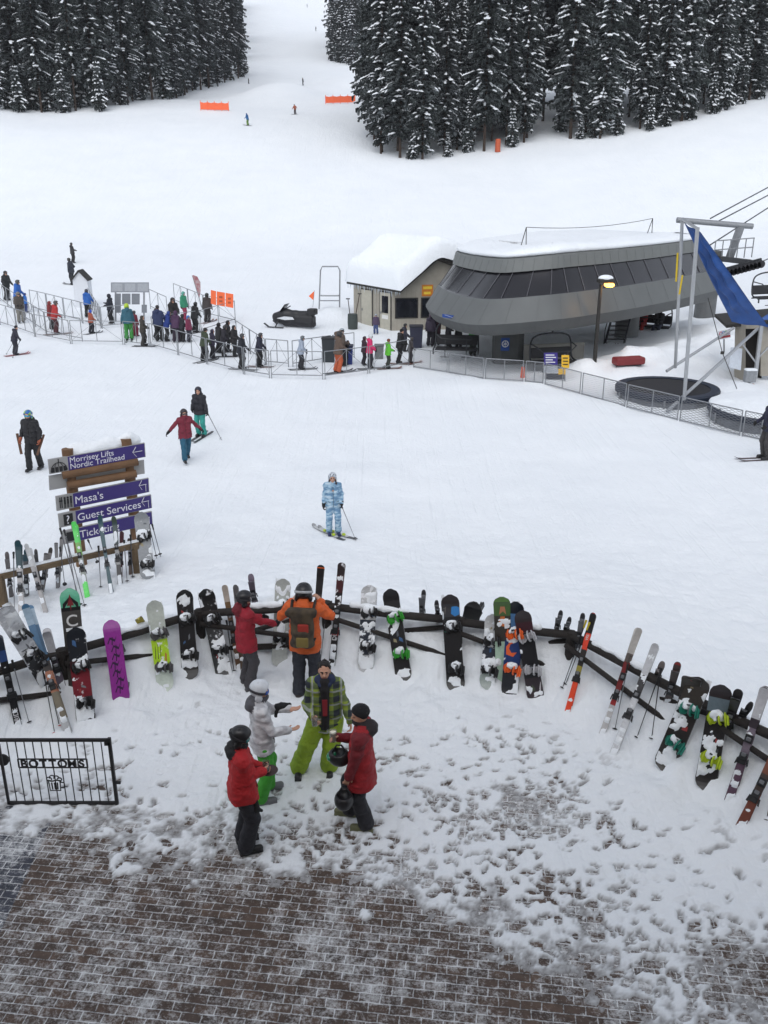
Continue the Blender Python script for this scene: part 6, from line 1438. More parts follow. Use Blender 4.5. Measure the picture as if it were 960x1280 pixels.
for i in range(1, 13):
    x = x0+(x1-x0)*i/13; b = MB(); b.tube([V_(x, zbot), V_(x, ztop)], .0075, 6); b.build('bar', IRON, gt)
px0, px1 = Wy(23, 950, gy).x, Wy(109, 950, gy).x; pz0, pz1 = Wy(60, 958.5, gy).z, Wy(60, 948, gy).z
b = MB(); b.beam(V_(px0, pz1, -.015), V_(px1, pz1, -.015), .012, .016); b.beam(V_(px0, pz0, -.015), V_(px1, pz0, -.015), .012, .016)
for x in (px0, px1): b.beam(V_(x, pz0, -.015), V_(x, pz1, -.015), .016, .012, up=(0, 1, 0))
b.build('name_plate', IRON, gt)
wl = (px1-px0)/7.15; hl = pz1-pz0
for i, ch_ in enumerate('BOTTOMS'):
    text_mesh('lettering', ch_, hl*1.22, V_(px0+wl*(i+.57), pz0+hl*.06, -.018), (1, 0, 0), (0, 0, 1), IRON, gt, .006, 'CENTER', .004)
mc = Wy(69, 979, gy); m_ = MB(); mw, mh = .075, .10
def T2(pts, r=.009): m_.tube([V_(mc.x+x, mc.z+z, -.018) for x, z in pts], r, 5)
T2([(-mw, .05), (-mw*.9, -mh), (mw*.9, -mh), (mw, .05)]); T2([(mw, .03), (mw+.05, .02), (mw+.055, -.04), (mw*.95, -.06)])
for k in (-.5, 0, .5): T2([(mw*k, .02), (mw*k*.9, -mh+.02)], .010)
for k, (x, z, r_) in enumerate(((-.065, .075, .033), (-.02, .10, .036), (.033, .095, .033), (.07, .07, .03))): T2([(x+r_*math.cos(t), z+r_*math.sin(t)) for t in np.linspace(-.3, PI+.3, 9)], .008)
T2([(-mw-.02, .06), (-.03, .045), (.03, .06), (mw+.02, .05)], .01)
m_.build('beer_mug_emblem', IRON, gt)
g2 = thing('gate_post', 'black iron post with a round plate at the left picture edge', 'post', Wy(-8, 1003, gy+.25)); b = MB(); q = Wy(-7, 1003, gy+.25); q2 = Vector((q.x-.02, q.y, 1.0)); b.tube([q-Vector((0, 0, .1)), q2], .035, 8); b.build('post', IRON, g2); c = Wy(4, 949, gy+.2); b = MB(); b.tube([c, c+Vector((0, -.03, 0))], .085, 14); b.beam(c, Vector((q2.x, q2.y, c.z)), .03, .03); b.build('plate', IRON, g2)
# ------------------------------------------------------------------ people on the snow
def stand(u, v, vh): 
    P = at(u, v, .035); T = Wy(u, vh, P.y); return P, max(.95, min(1.95, (T.z-P.z)*1.75/1.80))
def on_snow(b0, f, L):
    """lay a ski through b0 along f on the snow surface"""
    e = [b0+f*L*k for k in (-.4, 0, .4)]; zs = [G(q.x, q.y) for q in e]; sl = (zs[2]-zs[0])/(.8*L); off = max(0, zs[1]-(zs[0]+zs[2])/2)+.006
    c = Vector((b0.x, b0.y, (zs[0]+zs[2])/2+off)); f2 = Vector((f.x, f.y, sl)).normalized(); w = Vector((f.y, -f.x, 0)).normalized(); return f2, w, w.cross(f2), c
def short(who, n=8):
    w = who.split()[:n]
    while w[-1] in ('the', 'a', 'of', 'in', 'at', 'and', 'with', 'to', 'on', 'left', 'right', 'for', 'by', 'next', 'from', 'below', 'beside', 'between', 'standing', 'waiting', 'seen', 'alone', 'under', 'above', 'dark', 'pale', 'near', 'outside', 'two'): w = w[:-1]
    return ' '.join(w)
def worn_skis(pi, label, col=(60, 62, 66), L=1.6, snow=.15, splay=0.0):
    root = thing('ski_pair', label, 'skis', (pi['sole'][1]+pi['sole'][-1])/2, 'skis worn by people'); L *= pi['s']
    for q in (1, -1):
        f = Matrix.Rotation(-q*splay, 3, 'Z') @ pi['fwd']; w = Vector((f.y, -f.x, 0)); b0 = Vector(pi['sole'][q])+pi['fwd']*.05; f, w, nn, b0 = on_snow(b0, f, L)
        ski(root, b0-f*L*.46, f, w, nn, L, .095, ((.9, col), (1, tuple(min(255, c+30) for c in col))), snow, False, 12)
        b = MB(); b.box(b0+Vector((0, 0, .025)), (.09, .09, .03), Matrix.Rotation(math.atan2(f.y, f.x), 3, 'Z')); b.build('binding', BIND, root)
def pole_pair(pi, who, hands=(1, -1), back=.15, col=(70, 72, 78), out=.1):
    for q in hands:
        a = pi['hand'][q]; t = a-pi['fwd']*back+pi['right']*q*out; t.z = G(t.x, t.y)-.02; a = a+(a-t).normalized()*.08
        pole('ski pole in the %s hand of the %s' % ('right' if q == 1 else 'left', who), a, t, col, 'ski poles of people on the snow', r=.010)
N_ = (30, 32, 38); BK = (27, 27, 30)
Q_ = [ # u, feet v, head v, heading deg (0 = away, 180 = to camera, -90 = right), jacket, trousers, head, head colour, pose, lean, gear, who
 (10, 376, 338, -100, (34, 36, 38), BK, 'helmet', (46, 44, 44), 'poles', .15, '', 'skier in plain black standing farthest left behind the queue'),
 (24, 391, 349, -95, (40, 96, 176), (40, 42, 48), 'helmet', (60, 62, 60), 'poles', .1, 'p', 'man in bright blue jacket at the far left of the queue'),
 (27, 404, 364, -150, (72, 66, 62), (120, 118, 112), 'helmet', (110, 108, 104), 'front', .1, '', 'person in brown grey jacket and grey trousers at the left barrier'),
 (33, 391, 366, -60, (44, 104, 180), (44, 60, 110), 'helmet', (40, 60, 120), 'down', .0, '', 'child in blue half hidden beside the brown grey jacket'),
 (20, 444, 406, -70, (36, 36, 50), (36, 36, 46), 'beanie', (40, 38, 44), 'out', .2, 'S', 'skier in navy gliding on red skis outside the left barrier'),
 (70, 418, 375, -85, (168, 44, 44), (70, 34, 40), 'helmet', (70, 66, 66), 'poles', .15, 'sp', 'skier in red jacket waiting alone at the left of the queue'),
 (65, 412, 376, -85, (120, 40, 42), BK, 'hood', BK, 'poles', .1, '', 'darker red jacket skier directly behind the first red one'),
 (111, 397, 361, -10, (36, 92, 168), BK, 'helmet', (64, 66, 74), 'poles', .0, 'p', 'skier in blue jacket with back turned below the white kiosk'),
 (115, 417, 387, -40, (150, 78, 58), (34, 36, 44), 'helmet', (46, 76, 180), 'poles', .1, 's', 'small child with blue helmet and orange jacket in the queue'),
 (140, 405, 367, 60, (34, 36, 46), BK, 'hood', BK, 'phone', .05, '', 'person in black looking at hands below the grey notice board'),
 (162, 425, 379, 0, (46, 92, 108), (56, 132, 60), 'helmet', (170, 196, 50), 'down', .05, 's', 'skier in teal jacket, green trousers and yellow green helmet'),
 (170, 421, 388, -40, (116, 40, 56), (120, 36, 60), 'helmet', (66, 60, 62), 'down', .0, '', 'child in maroon suit beside the green trousered skier'),
 (180, 433, 394, -80, (56, 52, 46), (46, 44, 42), 'hood', BK, 'front', .1, 's', 'person in dark olive jacket at the front barrier'),
 (200, 427, 381, 15, (38, 50, 84), BK, 'beanie', (46, 42, 44), 'poles', .1, '', 'tall person in navy blue jacket left of the huddled group'),
 (209, 427, 388, -60, (34, 56, 124), BK, 'hood', BK, 'front', .35, '', 'person in royal blue jacket bending forward in the queue'),
 (218, 418, 371, -150, (36, 34, 34), BK, 'helmet', (40, 36, 36), 'front', .05, '', 'person in black with fur collar behind the huddled group'),
 (221, 428, 388, -20, (70, 44, 74), (44, 34, 48), 'hood', BK, 'poles', .1, '', 'person in dark purple jacket in the huddled group'),
 (231, 401, 364, -100, (52, 136, 104), (140, 44, 74), 'helmet', (80, 150, 136), 'down', .0, '', 'child in green jacket with crimson trousers at the rear barrier'),
 (244, 416, 377, -45, (34, 34, 38), BK, 'helmet', BK, 'poles', .2, 's', 'skier in black leaning forward left of the orange panels'),
 (237, 428, 394, -110, (118, 44, 72), (44, 44, 54), 'helmet', (46, 108, 176), 'down', .0, '', 'child in maroon with light blue helmet in mid queue'),
 (260, 403, 366, -10, (60, 54, 54), (44, 42, 44), 'helmet', (46, 52, 50), 'down', .0, 's', 'tall person in dark grey jacket below the feather flag'),
 (256, 452, 409, -50, (54, 64, 46), BK, 'beanie', (44, 42, 40), 'poles', .25, 's', 'skier in dark green jacket bending at the front barrier'),
 (266, 449, 411, -60, (48, 42, 62), (36, 34, 42), 'hood', BK, 'poles', .15, '', 'skier in dark violet jacket next to the green one'),
 (274, 442, 403, -70, (34, 33, 36), BK, 'hood', BK, 'front', .1, '', 'skier in black hood between violet jacket and yellow poles'),
 (285, 440, 400, -95, (32, 32, 35), BK, 'hood', BK, 'poles', .1, 'sy', 'broad skier in black with yellow poles in the queue'),
 (302, 462, 416, -85, (36, 38, 46), BK, 'helmet', (52, 52, 54), 'poles', .1, 'sp', 'skier in black standing alone at the front barrier'),
 (324, 459, 415, -90, (38, 40, 56), BK, 'helmet', (40, 40, 44), 'poles', .15, 'sp', 'skier in dark navy a step right of the lone black one'),
 (376, 462, 419, -80, (150, 160, 176), (36, 36, 42), 'helmet', (90, 96, 100), 'poles', .1, 'sp', 'skier in pale blue patterned jacket waiting mid queue'),
 (423, 466, 414, -60, (92, 76, 66), (176, 84, 50), 'helmet', (44, 44, 46), 'up', .05, 's', 'snowboarder in brown jacket and orange trousers raising an arm'),
 (427, 458, 410, -70, (84, 74, 66), BK, 'helmet', (150, 160, 166), 'front', .0, '', 'person with pale helmet behind the raised arm'),
 (433, 456, 425, -80, (34, 34, 40), BK, 'hood', BK, 'front', .1, '', 'crouched person in black beside the blue bin'),
 (462, 461, 417, -70, (206, 48, 104), (38, 38, 46), 'helmet', (200, 206, 208), 'poles', .1, 'sp', 'skier in bright pink jacket with white helmet'),
 (455, 457, 420, -70, (58, 38, 50), (36, 34, 42), 'hood', BK, 'poles', .1, '', 'person in dark plum jacket behind the pink skier'),
 (485, 461, 423, -85, (92, 184, 50), (46, 50, 44), 'beanie', (110, 58, 44), 'front', .0, 's', 'child in lime green jacket with rust coloured hat'),
 (499, 455, 410, -100, (30, 30, 33), BK, 'beanie', (30, 30, 32), 'front', .1, 's', 'tall person in black right of the lime green child'),
 (512, 454, 421, -60, (66, 62, 64), (52, 50, 54), 'helmet', (60, 54, 54), 'poles', .2, 's', 'skier in charcoal grey at the end of the queue'),
 (470, 418, 398, 150, (74, 60, 84), (60, 76, 120), 'helmet', (150, 160, 168), 'down', .0, '', 'small child in purple and blue standing by the hut doors'),
 (538, 433, 391, -20, (58, 50, 66), (40, 38, 46), 'helmet', (90, 70, 84), 'down', .0, '', 'person in dark violet jacket at the loading ramp'),
 (560, 434, 400, -60, (40, 38, 44), BK, 'helmet', (44, 44, 50), 'front', .0, '', 'person in black at the loading line left of the chair'),
 (573, 435, 402, 20, (36, 36, 40), BK, 'hood', BK, 'down', .0, '', 'second black figure at the loading line beside the green jacket'),
 (591, 444, 407, 10, (58, 130, 56), (46, 52, 46), 'hood', BK, 'down', .0, 's', 'person in green jacket with back turned under the terminal'),
 (92, 329, 303, -30, (44, 44, 48), BK, 'helmet', (46, 44, 46), 'front', .0, '', 'farther of two dark figures on the slope above the kiosk'),
 (91, 356, 322, 80, (44, 48, 58), (36, 38, 44), 'helmet', (48, 46, 46), 'hip', .15, 's', 'nearer of two dark skiers on the slope above the kiosk'),
 (196, 424, 385, -70, (46, 40, 42), BK, 'hood', BK, 'front', .1, '', 'person in brown black jacket squeezed behind the navy one'),
 (228, 428, 392, -60, (32, 32, 40), BK, 'helmet', BK, 'poles', .1, '', 'person in black at the right of the huddled group'),
 (280, 446, 406, -75, (40, 38, 46), BK, 'helmet', (38, 38, 40), 'poles', .15, 's', 'skier in dark grey blue between black hood and yellow poles'),
 (293, 446, 406, -85, (38, 36, 38), BK, 'hood', BK, 'front', .1, '', 'person in black right behind the yellow poles'),
 (546, 432, 398, -40, (70, 44, 52), BK, 'helmet', (60, 58, 60), 'front', .0, '', 'person in dark wine jacket at the loading ramp'),
 (505, 440, 404, -95, (44, 46, 60), BK, 'helmet', BK, 'poles', .1, '', 'person in dark slate jacket beside the blue bin'),
 (310, 157, 141, 70, (40, 96, 150), (96, 130, 60), 'helmet', (40, 80, 130), 'out', .2, 's', 'distant skier in blue jacket descending near the orange net'),
 (369, 143, 130, 120, (150, 80, 56), (60, 54, 56), 'helmet', (70, 60, 60), 'out', .2, 's', 'distant skier in rust orange jacket descending the run'),
 (379, 107, 97, 100, (50, 52, 58), (40, 40, 46), 'helmet', (50, 50, 54), 'down', .1, '', 'distant dark skier higher on the run'),
 (311, 105, 99.5, 100, (80, 76, 78), (60, 58, 60), 'helmet', (60, 60, 60), 'down', .1, '', 'tiny dark figure beside the left forest edge'),
 (395, 39, 33, 100, (50, 52, 58), (40, 40, 46), 'helmet', (50, 50, 54), 'down', .1, '', 'tiny dark skier far up the run'),
 (421, 22, 17, 100, (50, 52, 58), (40, 40, 46), 'helmet', (50, 50, 54), 'down', .1, '', 'tiny dark skier near the right trees far uphill'),
 (384, 9.5, 5, 100, (60, 62, 68), (50, 50, 56), 'helmet', (60, 60, 64), 'down', .1, '', 'tiniest faint skier at the top of the run'),
]
for (u, v, vh, hd_, jc, tc2, hw, hc, pose, lean, gear, who) in Q_:
    P, h = stand(u, v, vh); R2_, L2_ = pose, pose
    if pose == 'up': R2_, L2_ = 'front', 'up'
    if pose == 'out': R2_, L2_ = (.5, .25, 1.0), (-.5, .15, 1.05)
    if pose == 'phone': L2_ = 'front'
    kid = h < 1.4
    pi = person(who, P, R(hd_+random.uniform(-22, 22)), h, jc, tc2, hw, hc, (40, 56, 70) if hw != 'beanie' else None, R_=R2_, L_=L2_, lean=lean+random.uniform(-.03, .12), turn=random.uniform(-.3, .3), res=.028 if v > 300 else .05, group='people in and around the lift queue', yaw=random.uniform(-.3, .3), feet=((.12, random.uniform(-.05, .08), 0), (-.12, random.uniform(-.08, .05), 0)), bulk=1.22, baggy=1.15)
    if 's' in gear or 'S' in gear: worn_skis(pi, 'skis under the '+short(who, 12), (176, 56, 60) if 'S' in gear else random.choice([(70, 72, 76), (110, 112, 116), (46, 48, 54), (130, 90, 80)]), 1.55)
    if 'p' in gear or 'S' in gear: pole_pair(pi, short(who, 8), back=.12 if 'p' in gear else .5, out=.12)
    if 'y' in gear: pole_pair(pi, short(who, 8), back=.05, col=(206, 170, 60))
# riders on the chair
rc = [o for o in bpy.data.objects if o.name.startswith('lift_chair') and 'riders' in o.get('label', '')][0]
for i, (x, jc, tc2, lab) in enumerate([(-.45, (150, 44, 48), (150, 50, 48), 'chair rider in red jacket seen below the terminal edge'), (.38, (40, 40, 46), (46, 50, 66), 'chair rider in dark jacket right of the red one')]):
    p = Vector(rc.location)+Matrix.Rotation(rc.rotation_euler.z, 3, 'Z') @ Vector((x, -.05, -.28))
    pi = person(lab, p, rc.rotation_euler.z+PI, 1.7, jc, tc2, 'helmet', BK, R_='front', L_='front', feet=((.12, .50, .34), (-.12, .50, .34)), res=.028, group='riders on the chairlift')
    rk = thing('ski_pair', ['skis hanging from the red chair rider', 'skis hanging from the dark chair rider'][i], 'skis', p, 'skis of chair riders')
    for q in (1, -1): f = (pi['fwd']+Vector((0, 0, -.25+.4*i))).normalized(); w = pi['right']; ski(rk, Vector(pi['sole'][q])-f*.6, f, w, w.cross(f), 1.6, .09, ((1, (56, 60, 70)),), .1, False, 10)
# ------------------------------------------------------------------ people on the piste
P, h = stand(45, 588, 512)
pi = person('man in black with a green blue helmet walking toward the signboard', P, R(170), h, (32, 32, 36), (28, 29, 33), 'helmet', mat_patch('helmet_stripes', (40, 96, 170), (150, 190, 60), 12, .5, .05, .35), (40, 140, 170), R_=(.30, .10, .92), L_=(-.30, .10, .92), feet=((.1, .16, 0), (-.1, -.12, 0)), res=.016, group='people on the open piste', mouth_cover=1, gl=(150, 84, 60))
for q in (1, -1):
    p = pi['hand'][q]; b = MB(); b.beam(p+Vector((-.10*q, .15, .20)), p+Vector((.05*q, -.12, -.30)), .07, .02); tag(b.build('glove_strap', mat('bag_brown', (92, 66, 52), .8)), 'dark strap hanging from the %s hand of the man in black' % ('right' if q > 0 else 'left'), 'strap', 'straps held by the man in black')
P, h = stand(234, 577, 510)
pi = person('woman in raspberry red jacket and teal trousers striding left of the skier', P, R(205), h, (116, 34, 52), (30, 84, 108), 'helmet', (52, 46, 50), (60, 50, 56), R_=(.62, .10, 1.02), L_=(-.58, -.02, .98), feet=((.14, .34, .02), (-.08, -.26, .04)), lean=.08, res=.016, group='people on the open piste', mouth_cover=1, elbow={1: (.3, -.7, -.6), -1: (-.3, -.7, -.6)})
P, h = stand(252, 546, 483)
pi = person('woman in black jacket and turquoise trousers standing on skis', P, R(165), h, (34, 34, 42), (44, 142, 132), 'helmet', (38, 40, 54), None, R_=(.18, .22, 1.0), L_=(-.34, .14, .92), res=.016, group='people on the open piste', yaw=.2)
worn_skis(pi, 'dark skis under the woman in turquoise trousers', (70, 68, 70), 1.6)
a = pi['hand'][-1]; t = at(277, 550); pole('ski pole planted right of the woman in turquoise trousers', a+Vector((0, 0, .08)), t, (70, 70, 76), 'ski poles of people on the snow', r=.010)
P, h = stand(417, 669, 590)
cam_ = mat_patch('ice_camouflage', (104, 140, 172), (150, 182, 204), 7, .47, .03, .75, (1, 1, 2.4), 3, (186, 206, 220), .58)
pi = person('girl in light blue camouflage suit and white spotted helmet standing on skis', P, R(190), h, (150, 180, 200), (150, 180, 200), 'long', mat_patch('spotted_helmet', (70, 78, 92), (200, 206, 214), 26, .40, .03, .4), None, R_=(.27, .06, .84), L_=(-.23, .12, .92), jmat=cam_, tmat=cam_, res=.014, hair=(62, 44, 36), yaw=-.1, group='people on the open piste', boot=(34, 44, 84), feet=((.12, .0, 0), (-.13, .05, 0)), bulk=.92)
ks = thing('ski_pair', 'white skis with lime bindings under the light blue girl', 'skis', P, 'skis worn by people')
for q, (ut, vt, ub, vb) in ((1, (389, 662, 431, 682)), (-1, (397, 660, 447, 676))):
    a, c = at(ut, vt, .02), at(ub, vb, .02); s0 = Vector(pi['sole'][q]); f = (a-c); f.z = 0; f.normalize(); L = (a-c).length*.95; f, w, nn, c0 = on_snow(s0, f, L); k = ski(ks, c0-f*L*.47, f, w, nn, L, .09, ((.14, (60, 62, 66)), (.8, (186, 188, 190)), (1, (150, 152, 154))), .1, False, 14)
    b = MB()
    for d_ in (.24, -.24): b.box(c0+f*d_*.8+Vector((0, 0, .035)), (.07, .06, .045), Matrix.Rotation(math.atan2(f.y, f.x), 3, 'Z'), 0, .008)
    b.split('binding', mat('lime_binding', (178, 200, 50), .5), k)
a = pi['hand'][-1]; t = at(445, 676); pole('thin ski pole held by the girl in light blue', a+(a-t).normalized()*.08, t, (110, 112, 118), 'ski poles of people on the snow', r=.009)
P = at(956, 574, .03); h = 1.72
pi = person('skier in dark navy cut by the right picture edge', P, R(100), h, (34, 36, 58), (60, 58, 58), 'helmet', (40, 40, 46), R_='poles', L_='poles', res=.016, group='people on the open piste')
worn_skis(pi, 'dark red edged skis under the skier at the right edge', (80, 50, 54), 1.6)
# ------------------------------------------------------------------ people on the plaza
def near_p(label, u, v, vh, psi, *a, **k):
    P = at(u, v, .015); T = Wy(u, vh, P.y); hh = (T.z-P.z)*1.75/k.pop('tot', 1.80); return person(label, P, R(psi), hh, *a, res=.012, group='people on the plaza', **k)
SX = near_p
# boy in crimson at the fence
pb = near_p('boy in crimson jacket and black helmet reaching for a board at the fence', 311, 859, 738, -62, (150, 26, 44), (62, 60, 64), 'helmet', (32, 32, 36), (40, 42, 50), R_=(.12, .50, 1.12), L_=(-.16, .34, 1.16), boot=(70, 70, 74), jlen=.74, yaw=-.1, strap=(40, 40, 44), bulk=1.06, mouth_cover=1, collar=(110, 24, 36))
# man in orange with a backpack
po_ = near_p('man in orange jacket and black helmet seen from behind at the fence', 384, 872, 729, -4, (206, 92, 36), (34, 36, 46), 'helmet', (32, 32, 35), (40, 40, 44), R_=(.205, .17, 1.45), L_=(-.205, .17, 1.43), elbow={1: (1, -.1, -1.3), -1: (-1, -.1, -1.3)}, gl=None, jlen=.78, boot=(44, 38, 36), strap=(176, 178, 182), bulk=1.0, nod=.25)
bpk = thing('backpack', 'brown olive backpack with a red panel worn by the man in orange', 'backpack', Vector(po_['chest'])); M = po_['M']; s_ = po_['s']
S = SDF((-.3, -.45, .75), (.3, .05, 1.65), .014); S.box((0, -.235, 1.20), (.155, .085, .25), None, .07, .02).box((0, -.24, 1.47), (.22, .08, .055), None, .05, .06).box((0, -.32, 1.10), (.11, .05, .13), None, .05, .03).cone((-.12, -.25, 1.0), (.12, -.25, 1.0), .055, .055, .03); S.noise(.03, 9, 3)
V, Q, ids = S.mesh(); V = np.array([tuple(M @ Vector(p*s_)) for p in V]); bag = mesh_obj('bag', V, Q, mat_patch('backpack_cloth', (52, 44, 36), (76, 64, 48), 8, .5, .1, .85), bpk, None, True)
def Mp(x, y, z): return M @ Vector((x*s_, y*s_, z*s_))
S = SDF((-.15, -.42, 1.1), (.15, -.25, 1.42), .012); S.box((.03, -.325, 1.27), (.075, .02, .065), None, .015, 0); V, Q, ids = S.mesh(); mesh_obj('red_panel', np.array([tuple(Mp(*p)) for p in V]), Q, mat('bag_red', (150, 44, 34), .8), bpk, None, True)
S = SDF((-.15, -.45, .95), (.15, -.28, 1.2), .012); S.box((.02, -.372, 1.08), (.085, .018, .075), None, .015, 0); V, Q, ids = S.mesh(); mesh_obj('pocket', np.array([tuple(Mp(*p)) for p in V]), Q, mat('bag_olive', (116, 100, 52), .8), bpk, None, True)
for k in (-1, 1): b = MB(); b.tube([Mp(k*.15, -.18, 1.46), Mp(k*.16, -.02, 1.545), Mp(k*.15, .13, 1.42), Mp(k*.14, .17, 1.2), Mp(k*.17, .02, 1.02), Mp(k*.14, -.2, 1.0)], .022, 6); b.build('shoulder_strap', mat('bag_strap', (44, 38, 34), .8), bpk)
# four friends with drinks
BEER = mat('beer', (150, 90, 40), .1, .1, 4, trans=.4); CUPG = mat('clear_cup', (225, 225, 220), .08, .02, trans=.85); FOAM = mat('foam', (236, 230, 214), .8)
def cup(label, p, r=.042, hh=.13, liquid=BEER, lvl=.8):
    root = thing('drink_cup', label, 'cup', p, 'drinks held on the plaza'); n = 16; ci = lambda rr, z: [Vector(p)+Vector((rr*math.cos(2*PI*i/n), rr*math.sin(2*PI*i/n), z)) for i in range(n)]
    b = MB(); b.loft([ci(r*.8, 0), ci(r, hh), ci(r*.94, hh), ci(r*.74, .006)]); b.build('glass', CUPG, root)
    b = MB(); b.loft([ci(r*.73, .007), ci(r*.73+(r*.2)*lvl, hh*lvl)], caps=True); b.build('drink', liquid, root); return root
p1 = near_p('boy in red jacket and black helmet holding a dark drink', 308, 1060, 908, -70, (176, 30, 36), (34, 35, 42), 'helmet', (30, 30, 33), (40, 120, 118), R_=(.03, .25, 1.12), L_=(-.13, .26, 1.06), gl=None, boot=(26, 26, 28), yaw=-.15, nod=.35, strap=(34, 34, 38), bulk=1.2, baggy=1.15, collar=(30, 30, 34), palm={1: (-.9, .1, .3), -1: (.6, 0, .7)}, mouth_cover=1)
c1 = (p1['hand'][1]+p1['hand'][-1])/2; cup('glass of dark drink held by the boy in red', c1+Vector((.0, .0, -.04)), .045, .14, mat('dark_beer', (60, 34, 28), .15), .8)
b = MB(); q = p1['hand'][-1]+Vector((.03, 0, -.035)); b.tube([q, q+Vector((0, 0, .012)), q+Vector((0, 0, .02))], [.07, .11, .115], 18); tag(b.build('saucer', mat('dark_plate', (62, 46, 44), .5)), 'small dark dish under the drink of the boy in red', 'plate')
g = thing('loose_glove', 'black glove dangling beside the boy in red', 'glove', p1['wrist'][1]); q = p1['M'] @ Vector((.17, .12, .70)); S = SDF(np.array(q)-.16, np.array(q)+.16, .012); S.cone(np.array(q)+v3(0, 0, .08), np.array(q)+v3(0, 0, -.03), .03, .045, .02); S.cone(np.array(q)+v3(0, 0, -.03), np.array(q)+v3(.06, .03, -.08), .03, .02, .02); S.cone(np.array(q)+v3(0, 0, -.03), np.array(q)+v3(-.02, .0, -.11), .035, .025, .02); S.build('shell', [mat('glove_fabric', (24, 24, 26), .8, .2)], g)
wj = mat_patch('pale_print_fabric', (178, 178, 182), (204, 205, 208), 9, .5, .06, .75, (1, 1, 1.6), 5, (220, 221, 223), .6)
p2 = near_p('person in pale grey jacket, white helmet and green trousers gesturing with open hands', 331, 998, 850, -72, (190, 190, 192), (66, 160, 50), 'helmet', (206, 210, 216), (30, 80, 170), R_=(.17, .33, 1.10), L_=(-.09, .40, 1.24), gl=None, jmat=wj, boot=(110, 112, 116), curl=.35, palm={1: (-.2, .1, 1), -1: (.2, .1, 1)}, feet=((.13, -.05, 0), (-.14, .10, 0)), yaw=-.1, nod=.15, strap=(60, 60, 66), mouth_cover=1, collar=(84, 84, 90))
g = thing('hanging_mitten', 'black mitten hanging from the wrist of the pale jacket', 'mitten', p2['wrist'][-1]); q = np.array(p2['wrist'][-1]*.55+p2['elbow'][-1]*.45); S = SDF(q-.2, q+.2, .012); S.ell(q+v3(0, 0, .045), (.085, .06, .045), None, .02); S.cone(q+v3(.03, 0, .05), q+v3(.11, .02, .06), .035, .03, .03); S.cone(q+v3(-.03, -.03, .03), q+v3(-.07, -.06, -.06), .03, .025, .03); S.noise(.02, 20, 2); S.build('shell', [mat('glove_fabric', (24, 24, 26), .8, .2)], g)
# plaid jacket
def plaid():
    m = bpy.data.materials.new('plaid_fabric'); m.use_nodes = True; nt = m.node_tree; N = nt.nodes; L = nt.links; b = N['Principled BSDF']; b.inputs['Roughness'].default_value = .8
    tc = N.new('ShaderNodeTexCoord'); sx = N.new('ShaderNodeSeparateXYZ'); L.new(tc.outputs['Object'], sx.inputs[0])
    def band(o, f, w, ph=0.0):
        a = N.new('ShaderNodeMath'); a.operation = 'MULTIPLY_ADD'; a.inputs[1].default_value = f; a.inputs[2].default_value = ph+50; L.new(o, a.inputs[0])
        c = N.new('ShaderNodeMath'); c.operation = 'FRACT'; L.new(a.outputs[0], c.inputs[0]); d = N.new('ShaderNodeMath'); d.operation = 'LESS_THAN'; d.inputs[1].default_value = w; L.new(c.outputs[0], d.inputs[0]); return d.outputs[0]
    def mix(f, a, c):
        x = N.new('ShaderNodeMix'); x.data_type = 'RGBA'; L.new(f, x.inputs['Factor'])
        for k, q in (('A', a), ('B', c)):
            if isinstance(q, tuple): x.inputs[k].default_value = srgb(*q)+(1,)
            else: L.new(q, x.inputs[k])
        return x.outputs['Result']
    v = band(sx.outputs['X'], 5.2, .42); h_ = band(sx.outputs['Z'], 5.0, .42); v2 = band(sx.outputs['X'], 5.2, .12, .2); h2 = band(sx.outputs['Z'], 5.0, .12, .25)
    c = mix(v, (132, 150, 56), (88, 104, 60)); d = mix(v, (92, 108, 66), (40, 46, 56)); c = mix(h_, c, d); c = mix(v2, c, (150, 156, 150)); c = mix(h2, c, (140, 146, 140)); L.new(c, b.inputs['Base Color'])
    n = N.new('ShaderNodeTexNoise'); n.inputs['Scale'].default_value = 50; L.new(tc.outputs['Object'], n.inputs['Vector']); bp = N.new('ShaderNodeBump'); bp.inputs['Strength'].default_value = .4; bp.inputs['Distance'].default_value = .02; L.new(n.outputs['Fac'], bp.inputs['Height']); L.new(bp.outputs['Normal'], b.inputs['Normal'])
    return m
p3 = near_p('dark haired man in green plaid jacket and lime trousers holding a cup', 409, 967, 826, 182, (120, 140, 60), (136, 162, 40), None, tot=1.775, hair=(26, 24, 24), goggles=None, R_=(.16, .30, 1.10), L_=(-.34, .14, .86), gl=None, jmat=plaid(), feet=((.40, .05, 0), (-.03, -.02, 0)), boot=(36, 36, 38), baggy=1.36, bulk=1.02, nod=.05, hood=True, jlen=.76, collar=(40, 42, 40), turn=.0)
M = p3['M']; s_ = p3['s']
def on3(pts, rad, h_): return None
S = SDF((-.25, .0, .70), (.25, .32, 1.56), .012); S.cone((.0, .145, .86), (.0, .115, 1.40), .055, .060, .02).cone((0, .10, 1.40), (0, .075, 1.50), .06, .07, .03); S.hem(.79, .4)
V, Q, ids = S.mesh(); V = np.array([tuple(M @ Vector(p*s_)) for p in V]); mesh_obj('inner_shirt', (V-np.array(p3['root'].location)) @ np.array(Matrix.Rotation(p3['root'].rotation_euler.z, 3, 'Z')), Q, mat('shirt_black', (26, 25, 28), .85, .2), p3['root'], None, True)
b = MB(); bb = [Vector((x*s_, y*s_, z*s_)) for x, y, z in ((-.035, .197, 1.30), (.035, .197, 1.30), (.03, .205, 1.06), (-.03, .205, 1.06))]; b.prism(bb, (0, .012, 0)); b.build('red_print', mat('shirt_red', (130, 30, 40), .8), p3['root'])
